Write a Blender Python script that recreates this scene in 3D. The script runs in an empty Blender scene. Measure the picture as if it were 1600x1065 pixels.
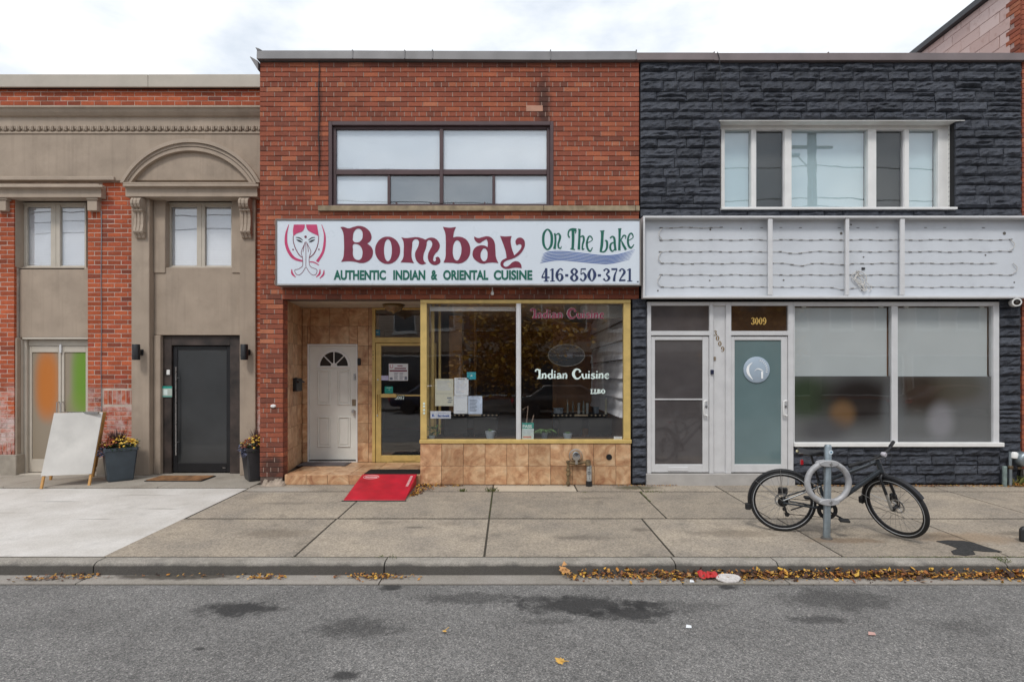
import bpy, bmesh, math, random
from mathutils import Vector, Matrix, Euler, noise as mnoise
random.seed(7)
R = math.radians
scene = bpy.context.scene

# ------------------------------------------------------------------ camera, sky, sun, exposure
CAMZ, CAMD, F = 1.74, 9.0, 900.0
cam_d = bpy.data.cameras.new('camera')
cam = bpy.data.objects.new('camera', cam_d)
scene.collection.objects.link(cam)
cam.location = (0, -CAMD, CAMZ)
cam.rotation_euler = (R(90), 0, 0)
cam_d.sensor_width = 36.0
cam_d.lens = 36.0 * F / 1600.0
cam_d.shift_x = 5.0 / 1600
cam_d.shift_y = 50.5 / 1600
cam_d.clip_start = 0.05
cam_d.clip_end = 2000
scene.camera = cam

world = bpy.data.worlds.new('World')
scene.world = world
world.use_nodes = True
SUN_EL, SUN_AZ = R(52), R(200)          # overcast: a weak, very wide sun high behind the camera
wt = world.node_tree
for n in list(wt.nodes): wt.nodes.remove(n)
wo = wt.nodes.new('ShaderNodeOutputWorld')
bg = wt.nodes.new('ShaderNodeBackground'); bg.inputs['Strength'].default_value = 0.1
sky = wt.nodes.new('ShaderNodeTexSky'); sky.sky_type = 'NISHITA'; sky.sun_disc = False
sky.sun_elevation = SUN_EL; sky.sun_rotation = SUN_AZ
tc = wt.nodes.new('ShaderNodeTexCoord')
mp = wt.nodes.new('ShaderNodeMapping'); mp.inputs['Scale'].default_value = (1.0, 1.0, 2.2)
mp.inputs['Location'].default_value = (1.35, 0.2, 0.4)
nz = wt.nodes.new('ShaderNodeTexNoise'); nz.inputs['Scale'].default_value = 3.6
nz.inputs['Detail'].default_value = 6; nz.inputs['Roughness'].default_value = 0.52
rp = wt.nodes.new('ShaderNodeValToRGB')
rp.color_ramp.elements[0].position = 0.42; rp.color_ramp.elements[0].color = (6.4, 7.1, 8.0, 1)
rp.color_ramp.elements[1].position = 0.68; rp.color_ramp.elements[1].color = (12.0, 12.0, 12.0, 1)
mxs = wt.nodes.new('ShaderNodeMix'); mxs.data_type = 'RGBA'; mxs.inputs['Factor'].default_value = 0.93
wt.links.new(tc.outputs['Generated'], mp.inputs['Vector'])
wt.links.new(mp.outputs['Vector'], nz.inputs['Vector'])
wt.links.new(nz.outputs['Fac'], rp.inputs['Fac'])
wt.links.new(sky.outputs['Color'], mxs.inputs['A'])
wt.links.new(rp.outputs['Color'], mxs.inputs['B'])
wt.links.new(mxs.outputs['Result'], bg.inputs['Color'])
wt.links.new(bg.outputs['Background'], wo.inputs['Surface'])

sun_d = bpy.data.lights.new('sun', 'SUN'); sun_d.energy = 1.5; sun_d.angle = R(12)
sun_d.color = (1.0, 0.96, 0.9)
sun = bpy.data.objects.new('sun', sun_d); scene.collection.objects.link(sun)
sdir = Vector((math.sin(SUN_AZ) * math.cos(SUN_EL), math.cos(SUN_AZ) * math.cos(SUN_EL), math.sin(SUN_EL)))
sun.rotation_euler = sdir.to_track_quat('Z', 'Y').to_euler()
sun.location = (0, -20, 30)

scene.view_settings.view_transform = 'Standard'
scene.view_settings.look = 'None'
scene.view_settings.exposure = 0.22
scene.view_settings.gamma = 1
scene.view_settings.use_curve_mapping = False
try:
    scene.cycles.use_denoising = True
    scene.cycles.max_bounces = 8
    scene.cycles.transparent_max_bounces = 16
    scene.cycles.sample_clamp_indirect = 6
except Exception: pass

# ------------------------------------------------------------------ helpers
def XX(px, y=0.0): return (px - 795.0) * (CAMD + y) / F
def ZZ(py, y=0.0): return CAMZ - (py - 583.0) * (CAMD + y) / F
def gz(y): return 0.0147 * y if y < 0 else 0.0       # fall of the sidewalk towards the kerb
WL = {}
def wl(o): return WL.get(o.name, Vector((0, 0, 0))) if o else Vector((0, 0, 0))
def link(o, parent=None):
    scene.collection.objects.link(o)
    if parent: o.parent = parent
    return o
def tag(o, label=None, cat=None, group=None, kind=None):
    if label: o['label'] = label
    if cat: o['category'] = cat
    if group: o['group'] = group
    if kind: o['kind'] = kind
    return o
def thing(name, label, cat, loc=(0, 0, 0), group=None, kind=None):
    o = bpy.data.objects.new(name, None); o.empty_display_size = 0.2
    o.location = loc; link(o); WL[o.name] = Vector(loc)
    return tag(o, label, cat, group, kind)
def copy_tree(o, parent=None):
    c = o.copy(); link(c)
    c.parent = parent
    WL[c.name] = WL.get(o.name, Vector((0, 0, 0)))
    for ch in list(o.children): copy_tree(ch, c)
    return c

class MB:
    def __init__(s): s.v = []; s.f = []
    def add(s, vs, fs):
        b = len(s.v); s.v += [tuple(p) for p in vs]; s.f += [tuple(b + i for i in f) for f in fs]; return s
    def box(s, x0, x1, y0, y1, z0, z1):
        x0, x1 = min(x0, x1), max(x0, x1); y0, y1 = min(y0, y1), max(y0, y1); z0, z1 = min(z0, z1), max(z0, z1)
        return s.add([(x0,y0,z0),(x1,y0,z0),(x1,y1,z0),(x0,y1,z0),(x0,y0,z1),(x1,y0,z1),(x1,y1,z1),(x0,y1,z1)],
              [(0,3,2,1),(4,5,6,7),(0,1,5,4),(1,2,6,5),(2,3,7,6),(3,0,4,7)])
    def quad(s, a, b, c, d): return s.add([a, b, c, d], [(0, 1, 2, 3)])
    def frame(s, x0, x1, z0, z1, w, y0, y1, wb=None, wt_=None):
        wb = w if wb is None else wb; wt_ = w if wt_ is None else wt_
        s.box(x0, x0 + w, y0, y1, z0, z1); s.box(x1 - w, x1, y0, y1, z0, z1)
        s.box(x0 + w, x1 - w, y0, y1, z0, z0 + wb); s.box(x0 + w, x1 - w, y0, y1, z1 - wt_, z1); return s
    def prism_y(s, pts, y0, y1):       # polygon (x,z) extruded along y
        n = len(pts)
        return s.add([(p[0], y0, p[1]) for p in pts] + [(p[0], y1, p[1]) for p in pts],
              [tuple(range(n)), tuple(range(2*n-1, n-1, -1))] + [(i, n+i, n+(i+1) % n, (i+1) % n) for i in range(n)])
    def prism_x(s, pts, x0, x1):       # polygon (y,z) extruded along x
        n = len(pts)
        return s.add([(x0, p[0], p[1]) for p in pts] + [(x1, p[0], p[1]) for p in pts],
              [tuple(range(n)), tuple(range(2*n-1, n-1, -1))] + [(i, n+i, n+(i+1) % n, (i+1) % n) for i in range(n)])
    def prism_z(s, pts, z0, z1):
        n = len(pts)
        return s.add([(p[0], p[1], z0) for p in pts] + [(p[0], p[1], z1) for p in pts],
              [tuple(range(n-1, -1, -1)), tuple(range(n, 2*n))] + [(i, (i+1) % n, n+(i+1) % n, n+i) for i in range(n)])
    def tube(s, pts, r, seg=8, closed=False, caps=True):
        pts = [Vector(p) for p in pts]; n = len(pts)
        rs = r if isinstance(r, (list, tuple)) else [r] * n
        rings = []; up = None
        for i in range(n):
            if closed: t = pts[(i+1) % n] - pts[i-1]
            else: t = pts[min(i+1, n-1)] - pts[max(i-1, 0)]
            t.normalize()
            if up is None:
                up = Vector((0,0,1)) if abs(t.z) < .9 else Vector((1,0,0))
            a = t.cross(up)
            if a.length < 1e-5: a = t.cross(Vector((0,1,0)))
            a.normalize(); b = a.cross(t).normalized(); up = b
            rings.append([pts[i] + rs[i] * (math.cos(2*math.pi*k/seg) * a + math.sin(2*math.pi*k/seg) * b) for k in range(seg)])
        vs = [p for rg in rings for p in rg]; fs = []
        for i in range(n if closed else n-1):
            j = (i+1) % n
            for k in range(seg):
                k2 = (k+1) % seg
                fs.append((i*seg+k, i*seg+k2, j*seg+k2, j*seg+k))
        if not closed and caps:
            fs.append(tuple(range(seg-1, -1, -1))); fs.append(tuple((n-1)*seg + k for k in range(seg)))
        return s.add(vs, fs)
    def lathe(s, prof, o=(0,0,0), axis='z', seg=20, cap=True):      # prof (r, h)
        vs = []; n = len(prof)
        for r, h in prof:
            for k in range(seg):
                a = 2*math.pi*k/seg; c, d = r*math.cos(a), r*math.sin(a)
                p = (c, d, h) if axis == 'z' else ((c, h, d) if axis == 'y' else (h, c, d))
                vs.append((o[0]+p[0], o[1]+p[1], o[2]+p[2]))
        fs = [(i*seg+k, i*seg+(k+1) % seg, (i+1)*seg+(k+1) % seg, (i+1)*seg+k) for i in range(n-1) for k in range(seg)]
        if cap: fs += [tuple(range(seg-1, -1, -1)), tuple((n-1)*seg+k for k in range(seg))]
        return s.add(vs, fs)
    def mesh(s, name, off=Vector((0,0,0)), bevel=0, smooth=False, fixn=True):
        me = bpy.data.meshes.new(name)
        me.from_pydata([(p[0]-off[0], p[1]-off[1], p[2]-off[2]) for p in s.v], [], s.f)
        if bevel or fixn:
            bm = bmesh.new(); bm.from_mesh(me)
            if fixn: bmesh.ops.recalc_face_normals(bm, faces=bm.faces)
            if bevel:
                es = [e for e in bm.edges if len(e.link_faces) == 2 and e.calc_face_angle(0) > R(35)]
                bmesh.ops.bevel(bm, geom=es, offset=bevel, segments=1, affect='EDGES', clamp_overlap=True)
            bm.to_mesh(me); bm.free()
        if smooth:
            me.polygons.foreach_set('use_smooth', [True]*len(me.polygons))
            try: me.set_sharp_from_angle(angle=R(45))
            except Exception: pass
        return me
    def obj(s, name, mat, parent=None, bevel=0, smooth=False, fixn=True, origin=None):
        off = wl(parent)
        loc = Vector((0,0,0))
        if origin is not None: loc = Vector(origin) - off
        me = s.mesh(name, off + loc, bevel, smooth, fixn); me.materials.append(mat)
        o = bpy.data.objects.new(name, me); link(o, parent); o.location = loc
        WL[o.name] = off + loc
        return o

# ------------------------------------------------------------------ materials
class NT:
    def __init__(s, name):
        s.m = bpy.data.materials.new(name); s.m.use_nodes = True; s.t = s.m.node_tree
        for n in list(s.t.nodes): s.t.nodes.remove(n)
        s.out = s.t.nodes.new('ShaderNodeOutputMaterial')
    def n(s, kind, ins=None, **kw):
        nd = s.t.nodes.new('ShaderNode' + kind)
        for k, v in kw.items(): setattr(nd, k, v)
        for k, v in (ins or {}).items():
            if isinstance(v, bpy.types.NodeSocket): s.t.links.new(v, nd.inputs[k])
            else: nd.inputs[k].default_value = v
        return nd
    def pos(s): return s.n('NewGeometry').outputs['Position']
    def noise(s, scale, detail=4, rough=.55, vec=None, dist=0):
        return s.n('TexNoise', {'Vector': vec or s.pos(), 'Scale': scale, 'Detail': detail, 'Roughness': rough, 'Distortion': dist}).outputs['Fac']
    def math(s, op, a, b=0.0, c=0.0):
        nd = s.n('Math', operation=op)
        for i, v in enumerate((a, b, c)):
            if isinstance(v, bpy.types.NodeSocket): s.t.links.new(v, nd.inputs[i])
            else: nd.inputs[i].default_value = v
        return nd.outputs[0]
    def ramp(s, fac, stops, interp='LINEAR'):
        nd = s.n('ValToRGB', {'Fac': fac}); cr = nd.color_ramp; cr.interpolation = interp
        while len(cr.elements) < len(stops): cr.elements.new(.5)
        for e, (p, c) in zip(cr.elements, stops):
            e.position = p; e.color = (c, c, c, 1) if isinstance(c, (int, float)) else (c[0], c[1], c[2], 1)
        return nd.outputs['Color']
    def mix(s, fac, a, b, blend='MIX'):
        nd = s.n('Mix', data_type='RGBA', blend_type=blend)
        for k, v in (('Factor', fac), ('A', a), ('B', b)):
            sock = [i for i in nd.inputs if i.name == k and (i.type == ('VALUE' if k == 'Factor' else 'RGBA'))][0]
            if isinstance(v, bpy.types.NodeSocket): s.t.links.new(v, sock)
            elif k == 'Factor': sock.default_value = v
            else: sock.default_value = (v[0], v[1], v[2], 1) if not isinstance(v, (int, float)) else (v, v, v, 1)
        return [o for o in nd.outputs if o.type == 'RGBA'][0]
    def bump(s, h, strength=.3, dist=.01):
        return s.n('Bump', {'Height': h, 'Strength': strength, 'Distance': dist}).outputs['Normal']
    def bsdf(s, col, rough=.6, metal=0, normal=None, spec=.5, coat=0):
        nd = s.n('BsdfPrincipled')
        def put(k, v):
            if isinstance(v, bpy.types.NodeSocket): s.t.links.new(v, nd.inputs[k])
            elif k == 'Base Color': nd.inputs[k].default_value = (v[0], v[1], v[2], 1)
            else: nd.inputs[k].default_value = v
        put('Base Color', col); put('Roughness', rough); put('Metallic', metal)
        put('Specular IOR Level', spec); put('Coat Weight', coat)
        if normal: put('Normal', normal)
        s.t.links.new(nd.outputs[0], s.out.inputs['Surface']); return s.m
def mul(c, k): return tuple(min(1, x*k) for x in c)
def M(name, col, rough=.6, metal=0, var=.15, scale=5, bump=0, bscale=80, spec=.5, coat=0, col2=None, dirt=0, streak=0):
    t = NT(name)
    nz = t.noise(scale, 5)
    c = t.ramp(nz, [(.3, mul(col, 1-var)), (.7, mul(col2 or col, 1+var))])
    if dirt:
        d = t.ramp(t.noise(2.3, 8, .7), [(.5, 0.0), (.72, dirt)])
        c = t.mix(d, c, mul(col, .35))
    if streak:      # rain runs down the render
        mv = t.n('Mapping', {'Vector': t.pos(), 'Scale': (13, 13, .55)}).outputs[0]
        c = t.mix(t.ramp(t.noise(1.0, 6, .65, mv), [(.5, 0.0), (.78, streak)]), c, mul(col, .45))
    nrm = t.bump(t.noise(bscale, 4), bump, .01) if bump else None
    rr = t.math('MULTIPLY_ADD', t.noise(scale*4, 3), .2, rough-.1) if rough > .15 else rough
    return t.bsdf(c, rr, metal, nrm, spec, coat)
def brick_mat(name, stops, island, stain=None, white=None, mott=.25):
    t = NT(name)
    r = t.n('NewGeometry').outputs['Random Per Island'] if island else t.n('ObjectInfo').outputs['Random']
    c = t.ramp(r, stops)
    n1 = t.noise(38, 5, .65); n2 = t.noise(1.1, 5, .6)
    c = t.mix(1.0, c, t.ramp(n1, [(.25, 1-mott), (.75, 1+mott*.6)]), 'MULTIPLY')
    c = t.mix(1.0, c, t.ramp(n2, [(.3, .74), (.65, 1.12)]), 'MULTIPLY')
    p = t.n('SeparateXYZ', {'Vector': t.pos()})
    if stain:      # stains on the wall, and brick darker below the roof edge
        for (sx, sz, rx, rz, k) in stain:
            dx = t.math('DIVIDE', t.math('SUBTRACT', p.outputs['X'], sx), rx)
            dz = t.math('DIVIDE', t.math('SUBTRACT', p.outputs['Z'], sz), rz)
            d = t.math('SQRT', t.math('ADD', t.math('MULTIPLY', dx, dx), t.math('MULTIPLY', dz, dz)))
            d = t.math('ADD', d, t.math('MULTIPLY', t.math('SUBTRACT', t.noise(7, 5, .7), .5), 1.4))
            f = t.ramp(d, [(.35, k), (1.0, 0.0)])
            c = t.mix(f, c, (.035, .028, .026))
    if white:      # efflorescence: lime bloom low on the piers
        (z0, z1, k) = white
        f = t.math('MULTIPLY', t.ramp(t.math('DIVIDE', t.math('SUBTRACT', p.outputs['Z'], z0), z1-z0), [(0, 0.15), (.3, 1.0), (.8, .8), (1, 0.0)]),
                   t.ramp(t.noise(4.5, 6, .7), [(.42, 0.0), (.62, k)]))
        c = t.mix(f, c, (.62, .52, .5))
    return t.bsdf(c, .85, 0, t.bump(t.noise(120, 4), .35, .006), .25)
def glass_mat(name, base=.07, tint=(.965, .97, .97), rough=0.0):
    t = NT(name)
    lw = t.n('LayerWeight', {'Blend': .5}).outputs['Facing']
    f = t.math('MULTIPLY_ADD', t.math('POWER', lw, 5.0), 1-base, base)
    wv = t.bump(t.noise(1.3, 2), .02, .05)
    tr = t.n('BsdfTransparent', {'Color': (*tint, 1)})
    gl = t.n('BsdfGlossy', {'Roughness': rough, 'Normal': wv, 'Color': (.95, .97, 1, 1)})
    mx = t.n('MixShader', {0: f, 1: tr.outputs[0], 2: gl.outputs[0]})
    t.t.links.new(mx.outputs[0], t.out.inputs['Surface']); return t.m

m_glass = glass_mat('window_glass', .088)
m_glass_lo = glass_mat('shaded_shop_glass', .035)
m_glass_hi = glass_mat('upper_window_glass', .11)
m_mortar_shadow = M('shadowed_mortar', (.12, .085, .07), .95, var=.3, scale=9, bump=.4)  # shadow of the raked bed joints is put into this mortar colour
m_mortar_lt = M('pale_mortar', (.33, .24, .20), .95, var=.25, scale=9, bump=.4)
m_mortar_left = M('cream_mortar', (.5, .41, .35), .95, var=.25, scale=6, bump=.4)
ST_C = [(0, (.19, .068, .047)), (.08, (.25, .08, .05)), (.35, (.30, .09, .055)), (.75, (.345, .104, .06)), (.93, (.41, .125, .065)), (1, (.46, .17, .095))]
ST_L = [(0, (.2, .055, .035)), (.15, (.32, .075, .035)), (.5, (.42, .095, .04)), (.85, (.5, .12, .05)), (1, (.34, .07, .04))]
dark_marks_c = [(.55, 5.85, .16, .75, .75), (-2.95, 5.6, .05, 1.2, .5), (.5, 2.95, .5, .2, .5), (-3.7, .25, .3, .3, .8), (-1.0, 6.62, 3.2, .16, .45)]
m_brick_c = brick_mat('red_brick', ST_C, False, dark_marks_c)
m_brick_c2 = brick_mat('red_brick_joined', ST_C, True, dark_marks_c)
m_brick_l = brick_mat('orange_brick', ST_L, False, None, (.1, 1.6, .85))
m_brick_l2 = brick_mat('orange_brick_joined', ST_L, True, None, (.1, 1.6, .85))
def stone_mat():
    t = NT('charcoal_painted_stone')
    r = t.n('ObjectInfo').outputs['Random']
    c = t.ramp(r, [(0, (.030, .034, .045)), (.5, (.040, .045, .059)), (1, (.054, .060, .076))])
    c = t.mix(1, c, t.ramp(t.noise(14, 6, .7), [(.3, .65), (.7, 1.5)]), 'MULTIPLY')
    ch = t.ramp(t.noise(9, 8, .75), [(.68, 0.0), (.75, .5)])
    c = t.mix(ch, c, (.13, .115, .1))
    return t.bsdf(c, .62, 0, t.bump(t.noise(34, 8, .65), .8, .025), .42)
m_stone = stone_mat()
def tile_mat(name, k=1.0):
    t = NT(name)
    r = t.n('ObjectInfo').outputs['Random']
    v = t.n('VectorMath', {0: t.pos(), 1: t.n('CombineXYZ', {'X': t.math('MULTIPLY', r, 30), 'Z': t.math('MULTIPLY', r, 17)}).outputs[0]}, operation='ADD').outputs[0]
    n1 = t.noise(3.2, 7, .62, v, 1.6); n2 = t.noise(11, 6, .65, v, .6)
    c = t.ramp(n1, [(.3, mul((.30, .135, .07), k)), (.46, mul((.46, .26, .14), k)), (.6, mul((.575, .375, .22), k)), (.8, mul((.65, .47, .31), k))])
    c = t.mix(1, c, t.ramp(n2, [(.3, .8), (.7, 1.12)]), 'MULTIPLY')
    c = t.mix(1, c, t.ramp(r, [(0, .8), (1, 1.1)]), 'MULTIPLY')
    return t.bsdf(c, .42, 0, t.bump(n2, .08, .01), .4)
m_tile = tile_mat('tan_tile', 1.14)
m_grout = M('tile_grout', (.2, .13, .09), .9)
m_stucco = M('taupe_stucco', (.375, .30, .235), .9, var=.12, scale=2.2, bump=.3, bscale=140, dirt=.25, streak=.3)
m_stucco2 = M('taupe_trim', (.395, .318, .25), .8, var=.1, scale=3, bump=.1, bscale=150, dirt=.2, streak=.2)
m_capl = M('beige_metal', (.46, .41, .345), .45, 0, var=.06)
m_capc = M('grey_flashing', (.17, .165, .17), .5, .2, var=.2, scale=3)
m_capr = M('mauve_flashing', (.19, .155, .155), .5, .1, var=.15, scale=3)
m_plinth = M('plinth_concrete', (.34, .3, .25), .9, var=.2, bump=.3, dirt=.4)
m_brown = M('brown_frame_paint', (.075, .042, .045), .45, var=.15)
m_white = M('white_vinyl', (.77, .765, .75), .4, var=.05, dirt=.1)
m_alu = M('silver_aluminium', (.66, .66, .67), .38, .15, var=.06, dirt=.08)
m_gold = M('gold_anodised', (.62, .445, .16), .36, .12, var=.12, scale=8, dirt=.1)
m_beigefr = M('beige_frame', (.52, .47, .40), .5, var=.06)
m_black = M('black_paint', (.012, .012, .014), .4, var=.2)
m_blackwood = M('black_stained_wood', (.02, .016, .014), .6, var=.5, scale=4, bump=.3, dirt=.4, col2=(.05, .035, .03))
m_steel = M('brushed_steel', (.6, .6, .6), .3, 1, var=.05)
m_galv = M('galvanised_steel', (.30, .35, .38), .45, .75, var=.15, scale=12, dirt=.2)
m_castalu = M('cast_aluminium', (.42, .42, .43), .6, .25, var=.15, scale=14, bump=.1, dirt=.15)
m_blind = M('white_blind', (.88, .89, .93), .7, var=.03)
m_blindc = M('pale_shade', (.76, .82, .88), .75, var=.04, scale=1.5)
m_screen = M('grey_screen', (.15, .18, .20), .8, var=.12, scale=3)
m_screen_d = M('dark_insect_screen', (.055, .06, .06), .8, var=.2, scale=2)
m_blindr = M('teal_grey_roller_shade', (.50, .53, .535), .8, var=.05, scale=1.2)
m_blindu = M('pale_teal_curtain', (.54, .69, .73), .8, var=.05, scale=1.5)
m_white_d = M('white_door_paint', (.74, .73, .68), .45, var=.04)
m_paper = M('white_paper', (.72, .74, .76), .7, var=.03)
m_paper2 = M('cream_paper', (.60, .58, .47), .7, var=.05)
m_ink = M('grey_ink', (.2, .22, .27), .7)
m_signw = M('sign_acrylic', (.67, .735, .81), .3, var=.03, scale=1.2)
m_signr = M('painted_sign_back', (.60, .63, .675), .5, var=.05, scale=1.5, dirt=.12)
m_signfr = M('sign_frame_metal', (.2, .18, .17), .5, .3, var=.15)
m_maroon = M('maroon_vinyl', (.19, .022, .052), .4, var=.12, scale=9)
m_pink = M('pink_vinyl', (.52, .05, .15), .4, var=.12, scale=9)
m_green = M('green_vinyl', (.004, .12, .085), .4, var=.06)
m_blue = M('blue_vinyl', (.045, .12, .40), .4)
m_navy = M('navy_vinyl', (.022, .04, .115), .4)
m_inkblk = M('dark_vinyl', (.02, .025, .035), .4)
m_mint = M('pale_mint_vinyl', (.66, .78, .74), .5)
m_goldnum = M('gold_numeral', (.70, .46, .13), .35, .2)
m_rubber = M('black_rubber', (.013, .013, .014), .75, var=.2, bump=.2)
m_red = M('red_ramp_paint', (.50, .010, .028), .45, var=.2, scale=5, bump=.15, dirt=.3)
m_bikefr = M('graphite_frame_paint', (.045, .053, .062), .28, .3, var=.1)
m_chrome = M('chrome', (.65, .66, .68), .16, 1, var=.05)
m_rust = M('rusty_pipe', (.12, .085, .055), .75, .3, var=.4, scale=20, bump=.3, col2=(.2, .14, .07))
m_wood_or = M('varnished_pine', (.55, .29, .09), .5, var=.2, scale=7)
m_leafgreen = M('houseplant_leaf', (.10, .21, .05), .5, var=.4, scale=15)
m_dark = M('dark_interior_wood', (.07, .035, .02), .5, var=.4, scale=3, col2=(.10, .05, .025))
m_intwall = M('interior_brown_wall', (.30, .17, .10), .7, var=.3, scale=1.2)
m_intceil = M('interior_ceiling', (.6, .52, .44), .8)
m_intfloor = M('interior_floor', (.09, .06, .045), .5, var=.3)
# ------------------------------------------------------------------ ground
def asphalt_mat():
    t = NT('worn_asphalt')
    p = t.pos()
    v = t.n('TexVoronoi', {'Vector': p, 'Scale': 150.0, 'Randomness': 1.0})
    g = t.n('SeparateColor', {'Color': v.outputs['Color']}).outputs[0]
    c = t.ramp(g, [(0, (.10, .098, .096)), (.35, (.16, .155, .149)), (.7, (.208, .2, .192)), (.92, (.29, .275, .26)), (1, (.40, .375, .35))])
    v2 = t.n('TexVoronoi', {'Vector': p, 'Scale': 70.0})
    g2 = t.n('SeparateColor', {'Color': v2.outputs['Color']}).outputs[1]
    c = t.mix(1, c, t.ramp(g2, [(0, .7), (1, 1.22)]), 'MULTIPLY')
    c = t.mix(1, c, t.ramp(t.noise(1.6, 6, .6), [(.3, .8), (.7, 1.15)]), 'MULTIPLY')
    s = t.n('SeparateXYZ', {'Vector': p})
    wob = t.math('MULTIPLY', t.math('SUBTRACT', t.noise(7, 8, .75), .5), 2.4)
    # oil drips and old fluid stains where cars stop
    for (px, py, rx, ry, k) in [(372, 955, .38, .11, .85), (612, 920, .12, .055, .85), (1138, 920, .12, .04, .85), (905, 948, .62, .13, .85), (990, 962, .46, .10, .85), (1010, 948, .2, .07, .8), (840, 938, .3, .06, .6),
                                (1275, 972, .32, .055, .6), (1310, 940, .62, .16, .5), (315, 1018, .05, .02, .8), (560, 985, .4, .12, .55), (540, 1062, .12, .04, .8),
                                (740, 938, .55, .10, .55), (1060, 950, .5, .08, .35), (1500, 985, .4, .1, .25), (1240, 905, .5, .03, .4), (860, 975, .3, .05, .4)]:
        d_ = 1.935 * F / (py - 583); X = (px - 795) * d_ / F; Y = d_ - CAMD
        dx = t.math('DIVIDE', t.math('SUBTRACT', s.outputs['X'], X), rx); dy = t.math('DIVIDE', t.math('SUBTRACT', s.outputs['Y'], Y), ry*1.7)
        d = t.math('ADD', t.math('SQRT', t.math('ADD', t.math('MULTIPLY', dx, dx), t.math('MULTIPLY', dy, dy))), wob)
        c = t.mix(t.ramp(d, [(.5, k), (1.2, 0.0)]), c, (.03, .029, .029))
    h = t.math('ADD', v.outputs['Distance'], t.math('MULTIPLY', t.noise(300, 3), .4))
    return t.bsdf(c, .9, 0, t.bump(h, .6, .006), .3)
def concrete_mat(name, lo, hi, speck=.35, spots=(), dirt=.5, fine=150):
    t = NT(name); p = t.pos()
    v = t.n('TexVoronoi', {'Vector': p, 'Scale': float(fine)})
    g = t.n('SeparateColor', {'Color': v.outputs['Color']}).outputs[0]
    c = t.ramp(t.noise(1.4, 7, .62), [(.3, lo), (.7, hi)])
    c = t.mix(1, c, t.ramp(g, [(0, 1-speck), (1, 1+speck)]), 'MULTIPLY')
    r = t.n('ObjectInfo').outputs['Random']
    c = t.mix(1, c, t.ramp(r, [(0, .9), (1, 1.08)]), 'MULTIPLY')
    c = t.mix(t.ramp(t.noise(3.1, 8, .72), [(.54, 0.0), (.75, dirt)]), c, mul(lo, .4))
    s = t.n('SeparateXYZ', {'Vector': p})
    wob = t.math('MULTIPLY', t.math('SUBTRACT', t.noise(8, 6, .7), .5), 1.4)
    for (X, Y, rx, ry, k, col) in spots:
        dx = t.math('DIVIDE', t.math('SUBTRACT', s.outputs['X'], X), rx); dy = t.math('DIVIDE', t.math('SUBTRACT', s.outputs['Y'], Y), ry)
        d = t.math('ADD', t.math('SQRT', t.math('ADD', t.math('MULTIPLY', dx, dx), t.math('MULTIPLY', dy, dy))), wob)
        c = t.mix(t.ramp(d, [(.5, k), (1.2, 0.0)]), c, col)
    h = t.math('ADD', g, t.math('MULTIPLY', t.noise(60, 5), 2))
    return t.bsdf(c, .88, 0, t.bump(h, .25, .004), .3)
DK = (.06, .05, .04)
side_spots = [(1.5, -2.45, .13, .09, .6, (.12, .10, .08)), (-2.6, -2.6, .5, .2, .4, (.13, .1, .07)), (2.5, -2.6, .55, .18, .45, (.14, .11, .08)), (-.7, -2.2, .2, .12, .25, DK),
              (1.95, -.22, .42, .16, .75, (.07, .065, .03)), (.8, -2.75, .4, .1, .35, DK), (5.0, -2.75, .7, .25, .4, (.3, .19, .1)), (3.6, -2.85, .5, .12, .5, (.17, .1, .05)),
              (-1.1, -2.35, .15, .05, .5, DK), (4.4, -2.7, .6, .14, .4, DK), (5.9, -2.6, .6, .14, .5, DK), (-3.5, -.35, .6, .25, .4, (.5, .47, .43)), (1.2, -.9, .4, .1, .3, DK), (-3.0, -1.2, .5, .1, .3, DK)]
m_road = asphalt_mat()
m_side = concrete_mat('aggregate_concrete', (.255, .222, .185), (.395, .332, .258), .27, side_spots, .6, 75)
drive_spots = [(-6.2, -1.1, .35, .03, .5, (.16, .15, .14)), (-5.0, -2.0, .3, .03, .45, (.2, .18, .16)), (-6.8, -2.4, .4, .04, .4, (.2, .19, .18)), (-5.2, -.7, .5, .03, .4, (.2, .17, .14)),
               (-4.5, -1.5, .25, .04, .5, (.2, .17, .14)), (-7.5, -1.2, .7, .05, .4, (.25, .2, .15)), (-6.4, -1.7, .5, .02, .4, (.25, .2, .15))]
m_drive = concrete_mat('new_pale_concrete', (.52, .485, .44), (.70, .67, .635), .08, drive_spots, .25, 90)
m_entry = concrete_mat('entry_slab_concrete', (.30, .265, .22), (.40, .36, .31), .12, (), .5, 110)
def kerb_mat():
    t = NT('kerb_concrete'); p = t.pos()
    g = t.n('SeparateColor', {'Color': t.n('TexVoronoi', {'Vector': p, 'Scale': 150.0}).outputs['Color']}).outputs[0]
    c = t.ramp(t.noise(2, 6), [(.3, (.26, .235, .2)), (.7, (.36, .33, .29))])
    c = t.mix(1, c, t.ramp(g, [(0, .75), (1, 1.25)]), 'MULTIPLY')
    z = t.n('SeparateXYZ', {'Vector': p}).outputs['Z']
    k = t.math('ADD', z, t.math('MULTIPLY', t.math('SUBTRACT', t.noise(5, 6, .7), .5), .07))
    f = t.n('MapRange', {0: k, 1: -.052, 2: -.085, 3: 0.0, 4: .82}).outputs[0]     # tyre scuff on the kerb face
    c = t.mix(f, c, (.045, .042, .04))
    return t.bsdf(c, .9, 0, t.bump(t.noise(90, 5), .4, .006), .3)
m_kerb = kerb_mat()
m_gutter = concrete_mat('gutter_concrete', (.25, .225, .19), (.34, .31, .28), .18, [(-3.1, -3.6, .75, .10, .85, (.06, .05, .04)), (-6.6, -3.6, .3, .08, .7, (.09, .07, .05)), (5, -3.6, 4.0, .11, .7, (.07, .045, .03)), (-5.3, -3.62, .3, .06, .5, DK)], .3)

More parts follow.
